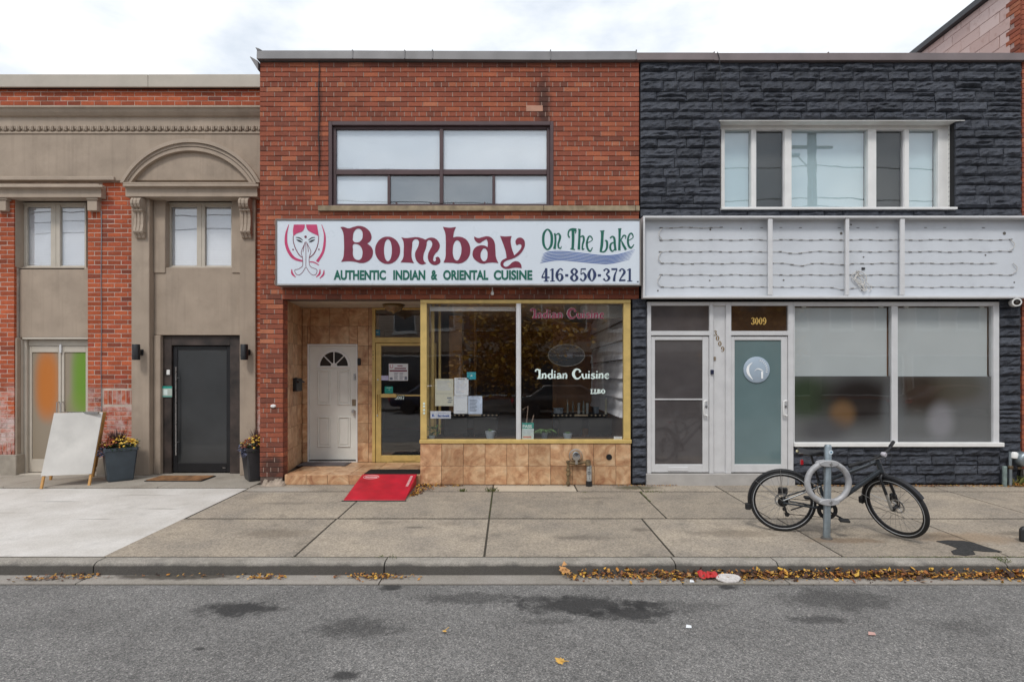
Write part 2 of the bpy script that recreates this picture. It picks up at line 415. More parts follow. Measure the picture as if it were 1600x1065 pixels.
YK = -3.38; YKF = -3.56; YG = -3.78; ZGUT = -.165; ZRD = -.178
g = MB().quad((-300, -300, -.45), (300, -300, -.45), (300, 300, -.45), (-300, 300, -.45)).obj('ground', M('ground_earth', (.12, .1, .08), .95)); tag(g, kind='structure')
rd = MB()
N = 60
for i in range(N):      # crowned road, in strips
    pass
rd.add([(-120, YG, ZRD), (120, YG, ZRD), (120, -10.5, ZRD+.05), (-120, -10.5, ZRD+.05), (120, -17.5, ZRD), (-120, -17.5, ZRD), (-120, YG, -.44), (120, YG, -.44), (120, -17.5, -.44), (-120, -17.5, -.44)],
       [(0, 1, 2, 3), (3, 2, 4, 5), (0, 6, 7, 1), (5, 4, 8, 9)])
tag(rd.obj('road', m_road), kind='structure')
tag(MB().box(-120, 120, -40, -17.6, -.44, -.05).obj('far_pavement', M('far_pavement_concrete', (.12, .11, .10), .9)), kind='structure')
# sidewalk base (dark earth in the joints) with slabs as parts
def slope_box(mb, x0, x1, y0, y1, t=.06, skew=(0, 0), d=0.0):
    s0, s1 = skew
    z0, z1 = gz(y0)+d, gz(y1)+d
    xs = [(x0, y0, z0), (x1, y0, z0), (x1+s1, y1, z1), (x0+s0, y1, z1)]
    mb.add(xs + [(a, b, c-t) for a, b, c in xs], [(0,1,2,3), (7,6,5,4), (0,4,5,1), (1,5,6,2), (2,6,7,3), (3,7,4,0)])
m_joint = M('joint_soil', (.05, .042, .03), .95, var=.4, scale=20)
sb = MB(); slope_box(sb, -30, 30, YK, 0.0, .3, d=-.0055); sb.box(-30, 30, 0.001, .4, -.3, -.0055)
side = sb.obj('sidewalk', m_joint); tag(side, kind='structure')
def slab(parent, mat, name, x0, x1, y0, y1, gap=.011, gy=.026, **k):
    mb = MB(); slope_box(mb, x0+gap, x1-gap, y0+gy, y1-gy, .05, **k)
    dz = random.uniform(-.0015, .0015)
    mb.v = [(a, b, c+dz) for a, b, c in mb.v]
    return mb.obj(name, mat, parent, bevel=.003)
up = [-3.95, -2.09, -.24, 1.93, 3.2, 4.85, 6.52, 8.3, 10.1]
lo = [-3.98, -2.1, -.24, 1.62, 3.27, 4.9, 6.55, 8.3, 10.1]
for i in range(len(up)-1):
    slab(side, m_side, 'paving_slab', up[i], up[i+1], -1.97, -.47)
    slab(side, m_side, 'paving_slab', lo[i], lo[i+1], YK, -1.97)
nw = [-3.95, -2.3, -1.3, -.24, 1.02, 2.0, 3.2, 4.85, 6.52, 8.3, 10.1]
m_patch = concrete_mat('patched_concrete', (.42, .36, .28), (.5, .43, .34), .14, (), .4)
for i in range(len(nw)-1):
    slab(side, m_patch if i == 3 else m_side, 'paving_slab', nw[i], nw[i+1], -.47, 0.02)
db = MB(); slope_box(db, -30, -3.96, YK, -.22, .3, d=-.0045)
drive = db.obj('driveway', m_joint); tag(drive, kind='structure')
for i, (a, b) in enumerate([(-3.96, -9.2), (-9.2, -12)]): slab(drive, m_drive, 'paving_slab', b, a, YK, -.24, gap=.005, d=.001)
for a, b in [(-3.94, -5.35), (-5.35, -7.7), (-7.7, -12)]:
    MB().box(b+.005, a-.005, -.23, 1.3, -.1, .012).obj('entry_slab', m_entry, drive, bevel=.004)
# kerb and gutter in lengths
ks = [-30, -12, -7.8, -3.93, -1.18, 1.58, 2.55, 4.72, 8.0, 14, 30]
kb = MB().box(-30, 30, YK-.09, YK+.004, -.4, gz(YK)-.0075); kerb = kb.obj('kerb', m_joint); tag(kerb, kind='structure')
for a, b in zip(ks[:-1], ks[1:]):
    z = gz(YK) - .002
    pr = [(YK-.004, z), (YK-.12, z-.002), (YKF+.035, z-.012), (YKF+.012, z-.03), (YKF, ZGUT-.04), (YK-.004, ZGUT-.04)]
    MB().prism_x(pr, a+.006, b-.006).obj('kerb_stone', m_kerb, kerb)
gb = MB().box(-30, 30, YG+.004, YKF+.03, -.42, ZGUT-.012); gut = gb.obj('gutter', m_joint); tag(gut, kind='structure')
for a, b in zip(ks[:-1], ks[1:]): MB().box(a+.006, b-.006, YG+.004, YKF+.03, ZGUT-.03, ZGUT).obj('gutter_slab', m_gutter, gut)

# ------------------------------------------------------------------ brick laying
def brick_rects(x0, x1, z0, z1, holes, course, blen, header=0, joint=.008, stagger=.5, hjoint=None, phase=0):
    out = []; z = z0; r = 0
    while z + course*.6 <= z1:
        zt = min(z + course - joint, z1)
        hdr = header and (r + phase) % header == 0
        L = blen/2 if hdr else blen
        off = (L*.5 if hdr else (0 if r % 2 else blen*stagger))
        spans = [(x0, x1)]
        for hx0, hx1, hz0, hz1 in holes:
            ov = min(zt, hz1) - max(z, hz0)
            if ov > (zt - z)*.5:
                ns = []
                for a, b in spans:
                    if hx1 <= a or hx0 >= b: ns.append((a, b)); continue
                    if hx0 > a: ns.append((a, hx0))
                    if hx1 < b: ns.append((hx1, b))
                spans = ns
        for a, b in spans:
            k = math.floor((a - x0 - off)/L)
            x = x0 + off + k*L
            while x < b:
                xa, xb = max(x, a), min(x + L - (hjoint or joint), b)
                if xb - xa > .03: out.append((xa, xb, z, zt))
                elif xb > xa and out and out[-1][2] == z and abs(out[-1][1]-xa) < .02: out[-1] = (out[-1][0], xb, z, zt)
                x += L
        z += course; r += 1
    return out
_mc = {}
def brick_mesh(w, h, d, mat, var):
    key = (round(w, 3), round(h, 3), mat.name, var)
    if key not in _mc:
        rr = random.Random(hash((key[0], var)) & 0xffff)
        c = .0035
        mb = MB(); hw, hh = w/2, h/2
        j = lambda: rr.uniform(-.0022, .0022)
        a = [(-hw+j(), c, -hh+j()), (hw+j(), c, -hh+j()), (hw+j(), c, hh+j()), (-hw+j(), c, hh+j())]
        f = [(x*(1-2*c/w), j(), z*(1-2*c/h)) for x, y, z in a]
        k = [(-hw, d, -hh), (hw, d, -hh), (hw, d, hh), (-hw, d, hh)]
        mb.add(a + f + k, [(4,5,6,7), (0,1,5,4), (1,2,6,5), (2,3,7,6), (3,0,4,7), (1,0,8,9), (2,1,9,10), (3,2,10,11), (0,3,11,8)])
        me = mb.mesh('brick', fixn=False); me.materials.append(mat); _mc[key] = me
    return _mc[key]
def lay(rects, parent, y, mat, mat_joined, limit=300, depth=.05, jit=.0025, score=None):
    rects = sorted(rects, key=score or (lambda q: -(q[1]-q[0])*(q[3]-q[2])))
    base = wl(parent)
    for i, (a, b, c, d) in enumerate(rects[:limit]):
        w = round((b-a)/.005)*.005
        o = bpy.data.objects.new('brick', brick_mesh(w, d-c, depth, mat, i % 4)); link(o, parent)
        o.location = Vector(((a+b)/2, y + random.uniform(-jit, jit), (c+d)/2)) - base
        o.rotation_euler = (random.uniform(-.006, .006), random.uniform(-.004, .004), random.uniform(-.006, .006))
    if len(rects) > limit:
        mb = MB()
        for a, b, c, d in rects[limit:]:
            yy = y + random.uniform(-jit, jit); e = .0035
            v = [(a, yy+e, c), (b, yy+e, c), (b, yy+e, d), (a, yy+e, d), (a+e, yy, c+e), (b-e, yy, c+e), (b-e, yy, d-e), (a+e, yy, d-e),
                 (a, yy+depth, c), (b, yy+depth, c), (b, yy+depth, d), (a, yy+depth, d)]
            mb.add(v, [(4,5,6,7), (0,1,5,4), (1,2,6,5), (2,3,7,6), (3,0,4,7), (1,0,8,9), (2,1,9,10), (3,2,10,11), (0,3,11,8)])
        o = mb.obj('bricks', mat_joined, parent, fixn=False); tag(o, kind='stuff')
def head_joints(rects, parent, y, mat, w=.008):
    mb = MB()
    rows = {}
    for a, b, c, d in rects: rows.setdefault(round(c, 4), []).append((a, b, c, d))
    for rw in rows.values():
        rw.sort()
        for p, q in zip(rw[:-1], rw[1:]):
            if 0 < q[0]-p[1] < .02: mb.box(p[1]-.001, q[0]+.001, y, y+.03, p[2], p[3])
    if mb.v: tag(mb.obj('head_joints', mat, parent, fixn=False), kind='stuff')

# ------------------------------------------------------------------ restaurant building (centre)
rest = thing('restaurant_building', 'red brick two storey restaurant building with gold framed shop window and tan tiled entry', 'building', (-1.0, 0, 0))
ZT = ZZ(94)                       # top of brickwork
XL, XR = XX(406), XX(998.5)
ZS = ZZ(467)                      # underside of brick over the shop front
wx0, wx1, wz0, wz1 = XX(513), XX(865), ZZ(322), ZZ(189)
PX = XX(442)                      # right edge of the brick pier
# wall: mortar backing with openings
mbk = MB()
yb0, yb1 = .010, .3
mbk.box(XL+.005, wx0, yb0, yb1, ZS, ZT); mbk.box(wx1, XR-.005, yb0, yb1, ZS, ZT)
mbk.box(wx0, wx1, yb0, yb1, wz1, ZT); mbk.box(wx0, wx1, yb0, yb1, ZS, wz0)
mbk.box(XL+.005, PX-.008, yb0, .205, 0, ZS)
wall = mbk.obj('wall', m_mortar_shadow, rest)
CH = .0771
sillz0, sillz1 = ZZ(330.5), ZZ(322.5)
holes = [(wx0, wx1, wz0, wz1), (XX(498), XR, sillz0-.005, sillz1+.005)]
rects = brick_rects(XL, XR, ZS, ZT, holes, CH, .232, 6, .0085, .5, .0105, phase=5)
pier = brick_rects(XL, PX, ZS-CH*36, ZS-.002, [], CH, .232, 6, .0085, .5, .0105, phase=5)
allr = rects + [r_ for r_ in pier if r_[3] > .12]
signz0, signz1 = ZZ(447), ZZ(343)
def sc_c(q):
    hid = q[0] > XX(431) and q[3] < signz1 and q[2] > signz0
    return (1e3 if hid else 0) - (q[1]-q[0])
allr = [q for q in allr if not (q[0] > XX(440) and q[3] < signz1 - .05 and q[2] > signz0 + .05)]   # none needed behind the light box
lay(allr, wall, 0.0, m_brick_c, m_brick_c2, 300, score=sc_c)
head_joints(allr, wall, .004, m_mortar_lt)
rt_ = [(.002, .2, r_[2], r_[3]) for r_ in pier if r_[0] < XL+.05 and r_[3] > .12]
mb = MB()
for i, (a, b, c, d) in enumerate(rt_):
    if i % 2: mb.box(PX-.03, PX-.001, .045, .115, c, d).box(PX-.03, PX-.001, .125, b, c, d)
    else: mb.box(PX-.03, PX-.001, .045, b, c, d)
tag(mb.obj('bricks', m_brick_c2, wall, fixn=False), kind='stuff')
# side wall of the taller centre building above its neighbour
ms = MB().box(XL, XL+.05, .31, 9, 3.5, ZT).box(XR-.3, XR, .31, 9, 3, ZT).box(XL+.05, XR-.3, 8.8, 9, 0, ZT).box(XL, XL+.05, .46, 9, 0, 3.5)
ms.obj('side_wall', m_brick_c2, rest)
MB().box(XL+.05, XR, .3, 8.9, ZT-.1, ZT-.03).obj('roof', m_capc, rest)
# pale replaced brick, pale crumbled base of the pier
MB().box(XX(822), XX(848), -.004, .02, ZZ(174), ZZ(165)).obj('patched_brick', M('pale_brick', (.5, .27, .19), .85, bump=.3), wall)
rb = MB()
n = 40; vs = []
for i in range(n+1):
    x = XX(411)+(XX(447)-XX(411))*i/n; h = .62*max(.02, .13+.16*mnoise.noise(Vector((x*9, 1, 0)))+.05*mnoise.noise(Vector((x*30, 2, 0))))*min(1, (i+1)/4, (n+1-i)/4)
    for q, (yy, zz) in enumerate(((-.13, -.005), (-.10, .25), (-.06, .6), (-.03, .9), (.012, 1.0))):
        j_ = .018*mnoise.noise(Vector((x*25, q*3.1, 5)))
        vs.append((x, yy+j_, zz*h+(j_ if q else 0)))
rb.add(vs, [(i*5+q, (i+1)*5+q, (i+1)*5+q+1, i*5+q+1) for i in range(n) for q in range(4)])
for i in range(0):
    cx, cz = random.uniform(XX(408), XX(446)), 0
    h = random.uniform(.05, .2) * (1 if cx < XX(436) else .7); s_ = random.uniform(.03, .09)
    pts = [(cx + s_*math.cos(a)*random.uniform(.7, 1.2), -.03+random.uniform(-.06, .03)+.5*s_*math.sin(a), 0) for a in [k*math.pi/3 for k in range(6)]]
    top = [(p[0]*.6+cx*.4, p[1]*.7+.01, h*random.uniform(.6, 1)) for p in pts]
    rb.add(pts + top, [(i_, (i_+1) % 6, 6+(i_+1) % 6, 6+i_) for i_ in range(6)] + [(6, 7, 8, 9, 10, 11)])
tag(rb.obj('crumbled_parging', M('lime_parging', (.36, .29, .23), .95, var=.35, scale=9, bump=.6, bscale=40, dirt=.6), rest), kind='stuff')
# parapet flashing, in lengths with lapped joints
cx_ = [XX(404), XX(553), XX(634), XX(677), XX(860), XX(993)]
for i, (a, b) in enumerate(zip(cx_[:-1], cx_[1:])):
    sag = [0, 0, .005, .008, .02, .015]
    za, zb = ZZ(96)-sag[i], ZZ(96)-sag[i+1]
    t_ = ZZ(82.5)
    mb = MB().add([(a, -.075, za), (b-.003, -.075, zb), (b-.003, .32, zb), (a, .32, za), (a, -.065, t_-sag[i]*.6), (b-.003, -.065, t_-sag[i+1]*.6), (b-.003, .32, t_), (a, .32, t_)],
           [(0,3,2,1), (4,5,6,7), (0,1,5,4), (1,2,6,5), (2,3,7,6), (3,0,4,7)])
    mb.obj('parapet_flashing', m_capc, rest, bevel=.004)
    MB().box(b-.012, b+.006, -.079, -.06, min(za, zb)+.01, t_+.004).obj('flashing_seam', m_capc, rest)
MB().prism_y([(XX(405), ZZ(98)), (XX(393), ZZ(91)), (XX(393), ZZ(92.5)), (XX(405), ZZ(112))], -.05, 3.0).obj('eave_bracket', m_capc, rest)
MB().prism_y([(XX(404), ZZ(82)), (XX(402), ZZ(78)), (XX(408), ZZ(80)), (XX(412), ZZ(82.4))], -.07, .3).obj('flashing_corner', m_capc, rest)
# sill
for a, b in ((498, 849), (849.6, 992), (992.6, 998.5)):
    MB().box(XX(a), XX(b), -.045, .12, sillz0, sillz1).obj('window_sill', M('sandstone_sill', (.33, .26, .17), .9, var=.25, scale=9, bump=.3, dirt=.5), rest, bevel=.006)
# upper window: brown frame, two fixed lights over two sliders
wf = MB().frame(wx0, wx1, wz0, wz1, .055, .0, .06, wb=.02, wt_=.065)
i0, i1 = wx0+.055, wx1-.055
wf.frame(i0, i1, wz0+.02, wz1-.065, .05, .05, .12, wb=.03, wt_=.04)
xm, zm0, zm1 = XX(690, .08), ZZ(274, .08), ZZ(266, .08)
j0, j1, jz0, jz1 = i0+.05, i1-.05, wz0+.05, wz1-.105
wf.box(xm-.028, xm+.028, .04, .12, jz0, jz1)
wf.box(j0, xm-.028, .04, .12, zm0, zm1); wf.box(xm+.028, j1, .04, .12, zm0, zm1)
xa, xb = XX(608, .08), XX(771.5, .08)
for xv in (xa, xb): wf.box(xv-.022, xv+.022, .055, .12, jz0, zm0)
win = wf.obj('window', m_brown, rest, bevel=.005)
MB().box(wx0-.02, wx1+.02, .1, .14, wz1-.001, wz1+.05).obj('lintel', m_brown, win)
for (a, b, c, d, mt) in [(j0, xm-.028, zm1, jz1, m_blindc), (xm+.028, j1, zm1, jz1, m_blindc), (j0, xa-.022, jz0, zm0, m_blindc), (xa+.022, xm-.028, jz0, zm0, m_screen),
                         (xm+.028, xb-.022, jz0, zm0, m_screen), (xb+.022, j1, jz0, zm0, m_blindc)]:
    MB().box(a+.001, b-.001, .085, .091, c+.001, d-.001).obj('pane', m_glass_hi, win)
    MB().box(a-.001, b+.001, .10, .108, c-.001, d+.001).obj('shade', mt, win)
for px in (618, 672.5, 708, 757):
    MB().box(XX(px)-.012, XX(px)+.012, .06, .084, jz0, jz0+.03).obj('window_latch', m_brown, win)
MB().box(wx0, wx1, .18, .28, wz0, wz1).obj('window_backing', m_screen, win)

# ----- entry recess
YR = 1.25                                     # depth of the recess
ZF = .16; ZSOF = ZZ(466.5)
TXL = -3.68; XW = XX(657)
def SPX(y): return PX - (-3.68 - PX)*-1*(y-.206)/(YR-.206)      # splayed tile side wall                     # tile side wall, left edge of the shop window
MB().box(TXL-.1, XW+.1, .02, YR+.15, ZSOF, ZSOF+.12).obj('soffit', M('soffit_paint', (.50, .45, .37), .8, var=.1, dirt=.3), rest)
ds = [(XX(483, YR), XX(556, YR), ZZ(720, YR), ZZ(540, YR))]
dx0, dx1, dz0, dz1 = ds[0]
gx0 = XX(582, YR)
# grout walls behind the tiles
gw = MB()
gw.add([(SPX(.206)-.014, .206, 0), (SPX(YR)-.014, YR, 0), (SPX(YR)-.3, YR, 0), (SPX(.206)-.3, .206, 0), (SPX(.206)-.014, .206, ZSOF), (SPX(YR)-.014, YR, ZSOF), (SPX(YR)-.3, YR, ZSOF), (SPX(.206)-.3, .206, ZSOF)], [(0,1,2,3), (4,5,6,7), (0,1,5,4), (1,2,6,5), (2,3,7,6), (3,0,4,7)])
gw.box(TXL, dx0-.03, YR+.012, YR+.2, 0, ZSOF); gw.box(dx1+.03, gx0, YR+.012, YR+.2, 0, ZSOF); gw.box(dx0-.03, dx1+.03, YR+.012, YR+.2, dz1+.03, ZSOF)
ew = gw.obj('entry_wall', m_grout, rest)
T = .345; gap = .0025
def tile_wall(parent, x0, x1, z0, z1, y, holes=(), T=T, off=0, zoff=0, depth=.014):
    z = z0 - zoff
    while z < z1 - .02:
        x = x0 - off
        while x < x1 - .02:
            a, b, c, d = max(x, x0), min(x+T, x1), max(z, z0), min(z+T, z1)
            bits = [(a, b, c, d)]
            for hx0, hx1, hz0, hz1 in holes:
                nb = []
                for (a, b, c, d) in bits:
                    if hx1 <= a or hx0 >= b or hz1 <= c or hz0 >= d: nb.append((a, b, c, d)); continue
                    if hx0 > a: nb.append((a, hx0, c, d))
                    if hx1 < b: nb.append((hx1, b, c, d))
                    aa, bb = max(a, hx0), min(b, hx1)
                    if hz1 < d: nb.append((aa, bb, hz1, d))
                    if hz0 > c: nb.append((aa, bb, c, hz0))
                bits = nb
            for (a, b, c, d) in bits:
                if b-a > .02 and d-c > .02:
                    MB().box(a+gap, b-gap, y+random.uniform(-.001, .001), y+depth, c+gap, d-gap).obj('tile', m_tile, parent, bevel=.003)
            x += T
        z += T
tile_wall(ew, TXL+.002, gx0-.002, ZF+.002, ZSOF, YR, [(dx0-.03, dx1+.03, 0, dz1+.03)], off=.2)
y = .208
while y < YR-.02:
    z = ZF+.002
    while z < ZSOF-.02:
        tb = MB().box(-.0138, 0, y+gap, min(y+T, YR-.004)-gap, z+gap, min(z+T, ZSOF)-gap)
        tb.v = [(SPX(p[1])+p[0], p[1], p[2]) for p in tb.v]
        tb.obj('tile', m_tile, ew, bevel=.003)
        z += T
    y += T
# step
stp = MB().box(XX(446), XW+.02, .004, YR+.1, -.02, ZF-.014).obj('entry_step', m_grout, rest)
x = XX(445)
while x < XW-.02:
    b = min(x+.335, XW)
    MB().box(x+gap, b-gap, -.01, .004, .005, ZF-.014).obj('tile', m_tile, stp, bevel=.003)
    yy = -.012
    while yy < YR-.02:
        ye = min(yy+.335, YR)
        MB().box(max(x, SPX(max(ye, .21))+.002 if yy > .1 else x)+gap, b-gap, yy+gap, ye-gap, ZF-.0135, ZF).obj('tile', m_tile, stp, bevel=.003)
        yy += .335
    x += .335
# white six... four-panel door with fanlight
wdr = MB().box(dx0, dx1, YR+.03, YR+.075, dz0+.02, dz1)
wd = wdr.obj('house_door', m_white_d, rest, bevel=.003)
MB().frame(dx0-.03, dx1+.03, dz0-.02, dz1+.03, .028, YR-.005, YR+.1, wb=.02).obj('door_frame', m_white, wd, bevel=.003)
dw, dh = dx1-dx0, dz1-dz0
def dpx(u): return dx0 + dw*u
def dpz(v): return dz0 + dh*v
for (u0, u1) in ((.17, .445), (.60, .875)):
    for (v0, v1) in ((.485, .79), (.12, .385)):
        MB().frame(dpx(u0), dpx(u1), dpz(v0), dpz(v1), .026, YR+.013, YR+.031).obj('panel_moulding', m_white_d, wd, bevel=.006)
        MB().box(dpx(u0)+.04, dpx(u1)-.04, YR+.018, YR+.031, dpz(v0)+.045, dpz(v1)-.045).obj('door_panel', m_white_d, wd, bevel=.006)
fc = (dpx(.525), dpz(.825)); fr = .27
def arc(c, r, n=24, a0=0, a1=math.pi, sz=1.0): return [(c[0]+r*math.cos(a0+(a1-a0)*i/n), c[1]+sz*r*math.sin(a0+(a1-a0)*i/n)) for i in range(n+1)]
fm = MB()
outer = arc(fc, fr*1.08); inner = arc(fc, fr*.93)
for i in range(24): fm.prism_y([outer[i], outer[i+1], inner[i+1], inner[i]], YR+.012, YR+.032)
fm.box(fc[0]-fr*1.12, fc[0]+fr*1.12, YR+.010, YR+.032, fc[1]-.03, fc[1])
for a in (R(45), R(90), R(135)):
    d_ = (math.cos(a), math.sin(a)); nn = (-d_[1]*.008, d_[0]*.008)
    p0 = (fc[0]+d_[0]*.05, fc[1]+d_[1]*.05); p1 = (fc[0]+d_[0]*fr*.94, fc[1]+d_[1]*fr*.94)
    fm.prism_y([(p0[0]-nn[0], p0[1]-nn[1]), (p0[0]+nn[0], p0[1]+nn[1]), (p1[0]+nn[0], p1[1]+nn[1]), (p1[0]-nn[0], p1[1]-nn[1])], YR+.013, YR+.03)
fm.prism_y(arc(fc, .055, 12), YR+.011, YR+.03)
fl = fm.obj('fanlight', m_white, wd)
MB().prism_y(arc(fc, fr*.95), YR+.0265, YR+.0295).obj('pane', M('dark_fanlight_glass', (.03, .028, .026), .08, spec=.5), fl)
kx = dpx(.955)
MB().lathe([(.0, 0), (.028, .002), (.028, -.03), (.012, -.032)][1:], (kx, YR+.03, dpz(.43)), 'y', 16).lathe([(.012, -.03), (.033, -.045), (.036, -.065), (.022, -.085), (.004, -.088)], (kx, YR+.03, dpz(.43)), 'y', 16).obj('door_knob', m_steel, wd, smooth=True)
MB().box(kx-.035, kx+.03, YR+.012, YR+.031, dpz(.48), dpz(.535)).obj('deadbolt', M('worn_brass', (.32, .25, .17), .4, .6), wd, bevel=.004)
MB().box(kx-.01, kx+.03, YR+.018, YR+.031, dpz(.7), dpz(.76)).obj('hinge_plate', m_steel, wd)
MB().box(dx0, dx1, YR-.003, YR+.08, dz0-.005, dz0+.018).obj('threshold', m_black, wd)

# gold framed glass door with transom
XRt = XW + .03
zt0, zt1 = ZZ(535, YR), ZZ(527, YR)
gd = MB()
gd.box(gx0, gx0+.055, YR-.03, YR+.07, ZF+.004, ZSOF-.003)
gd.box(gx0+.055, XRt, YR-.03, YR+.07, zt0, zt1); gd.box(gx0+.055, XRt, YR-.03, YR+.07, ZSOF-.035, ZSOF-.003)
gdo = gd.obj('shop_door', m_gold, rest, bevel=.004)
lx0 = gx0+.06; lx1 = XRt
lz0, lz1 = ZZ(722, YR), zt0-.008
df = MB(); st = .095
df.box(lx0, lx0+st, YR-.01, YR+.04, lz0, lz1); df.box(lx1-.01, lx1+.06, YR-.01, YR+.04, lz0, lz1)
df.box(lx0+st, lx1-.01, YR-.01, YR+.04, lz0, lz0+.125); df.box(lx0+st, lx1-.01, YR-.01, YR+.04, lz1-.05, lz1)
dleaf = df.obj('door_leaf', m_gold, gdo, bevel=.004)
zr = ZZ(617.5, YR)
MB().box(lx0+st, lx1-.01, YR-.012, YR+.02, zr-.013, zr+.013).box(lx0+st, lx0+st+.28, YR-.045, YR-.013, zr-.035, zr+.03).obj('push_bar', m_gold, gdo, bevel=.004)
MB().box(lx0+st+.20, lx0+st+.62, YR-.02, YR-.011, lz0+.03, lz0+.095).obj('letter_slot', m_gold, gdo, bevel=.004)
MB().box(lx0+.02, lx0+.035, YR-.05, YR-.011, ZZ(645, YR), zr+.02).box(lx0+.06, lx0+.075, YR-.05, YR-.011, ZZ(640, YR), zr+.02).obj('pull_handle', m_gold, gdo, bevel=.003)
MB().lathe([(.014, 0), (.014, -.012), (.004, -.014)], (lx0+.04, YR-.01, ZZ(593, YR)), 'y', 12).lathe([(.013, 0), (.013, -.012), (.004, -.014)], (lx0+.03, YR-.01, ZZ(649, YR)), 'y', 12).obj('lock', m_steel, gdo)
MB().box(lx0+st, lx1-.01, YR+.01, YR+.016, lz0+.125, lz1-.05).obj('pane', m_glass, gdo)
MB().box(gx0+.055, XRt, YR+.01, YR+.016, zt1, ZSOF-.035).obj('pane', m_glass, gdo)
MB().box(gx0, XRt+.05, YR-.04, YR+.1, ZF, lz0-.004).obj('threshold', m_gold, gdo)

# ----- shop front window
ZB0, ZB1 = ZZ(692), ZZ(686)
sx1 = XX(985)
zt_ = ZZ(468.5)
sf = MB()
sf.box(XW, sx1, -.03, .07, zt_-.055, zt_)                               # head
sf.box(XW+.0, XW+.10, -.02, .07, ZB1, zt_-.055); sf.box(XX(974), sx1, -.02, .07, ZB1, zt_-.055)
sfw = sf.obj('shop_window', m_gold, rest, bevel=.006)
MB().box(XW-.01, sx1+.01, -.05, .09, ZB0, ZB1).obj('window_sill', m_gold, sfw, bevel=.006)
MB().box(XX(806.5), XX(814), -.022, .06, ZB1, zt_-.055).box(XX(808), XX(812.5), -.032, -.022, ZB1, zt_-.075).obj('mullion', m_alu, sfw, bevel=.004)
MB().box(XW+.10, XX(806.5), .02, .026, ZB1, zt_-.055).obj('pane', m_glass, sfw)
MB().box(XX(814), XX(974), .02, .026, ZB1, zt_-.055).obj('pane', m_glass, sfw)
# return glass between window and recessed door
rt = MB()
rt.box(XW+.005, XW+.05, .58, .63, ZB1, zt_-.055); rt.box(XW+.005, XW+.05, YR-.06, YR-.031, ZB1, zt_-.055)
rt.box(XW+.005, XW+.05, .071, YR-.06, ZSOF-.06, ZSOF-.004); rt.box(XW+.005, XW+.05, .091, YR-.06, ZB0, ZB1-.002)
rt.box(XW+.13, XW+.17, .35, .39, ZB1, ZSOF); rt.box(XW+.19, XW+.23, .75, .79, ZB1, ZSOF)
rt.obj('return_frame', m_gold, sfw, bevel=.004)
MB().box(XW+.02, XW+.026, .071, YR-.06, ZB1, ZSOF-.06).obj('pane', m_glass, sfw)
MB().box(XX(672, .12), XX(806, .12), .11, .14, ZZ(486, .12), ZZ(479, .12)).obj('roller_shade', m_white, sfw, bevel=.004)
MB().box(XX(908, .5), XX(973, .5), .45, .62, ZZ(497, .5), ZZ(478, .5)).obj('roller_shade', m_white, sfw, bevel=.004)
# tiled base
bw = MB().box(XW, sx1, -.018, .3, -.02, ZB0-.002).obj('window_base', m_grout, rest)
zmid = ZZ(727)
xs = XW
first = .30
row = [XW, XW+.335]
while row[-1] < sx1: row.append(row[-1]+.338)
row[-1] = sx1
rowb = [XW, XW+.33]
while rowb[-1] < sx1: rowb.append(rowb[-1]+.34)
rowb[-1] = sx1
for rws, c, d in ((row, zmid, ZB0-.002), (rowb, .01, zmid)):
    for a, b in zip(rws[:-1], rws[1:]):
        if b-a > .03: MB().box(a+gap, b-gap, -.032+random.uniform(-.001, .001), -.018, c+gap, d-gap).obj('tile', m_tile, bw, bevel=.003)
MB().lathe([(.045, 0), (.045, -.01), (.03, -.012), (.028, .0)], (XX(951), -.032, ZZ(713)), 'y', 20, cap=False).lathe([(.03, -.006), (.001, -.005)], (XX(951), -.032, ZZ(713)), 'y', 20).obj('vent_pipe', m_black, bw)
# threshold line of dark rubble at the base
# ----- interior of the restaurant
iy1 = 7.5
it = MB()
it.quad((XW+.03, .1, ZF-.02), (XR-.05, .1, ZF-.02), (XR-.05, YR+.2, ZF-.02), (XW+.03, YR+.2, ZF-.02)).quad((XW-2.2, YR+.2, ZF-.02), (XR-.05, YR+.2, ZF-.02), (XR-.05, iy1, ZF-.02), (XW-2.2, iy1, ZF-.02))
it.obj('interior_floor', m_intfloor, rest)
MB().quad((XW-2.2, .1, 2.95), (XR-.05, .1, 2.95), (XR-.05, iy1, 2.95), (XW-2.2, iy1, 2.95)).obj('interior_ceiling', m_intceil, rest)
MB().quad((XW-2.2, iy1, ZF), (XR-.05, iy1, ZF), (XR-.05, iy1, 2.95), (XW-2.2, iy1, 2.95)).quad((XR-.06, .1, ZF), (XR-.06, iy1, ZF), (XR-.06, iy1, 2.95), (XR-.06, .1, 2.95)).quad((XW-2.2, YR+.25, ZF), (XW-2.2, iy1, ZF), (XW-2.2, iy1, 2.95), (XW-2.2, YR+.25, 2.95)).obj('interior_wall', m_intwall, rest)
MB().box(XW+.06, XR-.06, .10, .5, ZB0-.04, ZB1-.012).obj('display_ledge', m_dark, rest)
MB().box(1.05, 1.9, 4.2, 4.3, ZF, 2.9).box(1.0, 1.1, 4.1, 4.2, ZF, 2.9).obj('wood_partition', M('oak_partition', (.50, .25, .10), .5, var=.3, scale=2), rest)
MB().box(-1.2, -.95, 2.6, 2.9, ZF, 2.9).box(-.75, -.7, 3.4, 3.5, ZF, 2.9).box(-2.6, -2.55, 2.2, 2.3, ZF, 2.9).obj('interior_post', M('oak_post', (.5, .27, .11), .5, var=.3), rest)
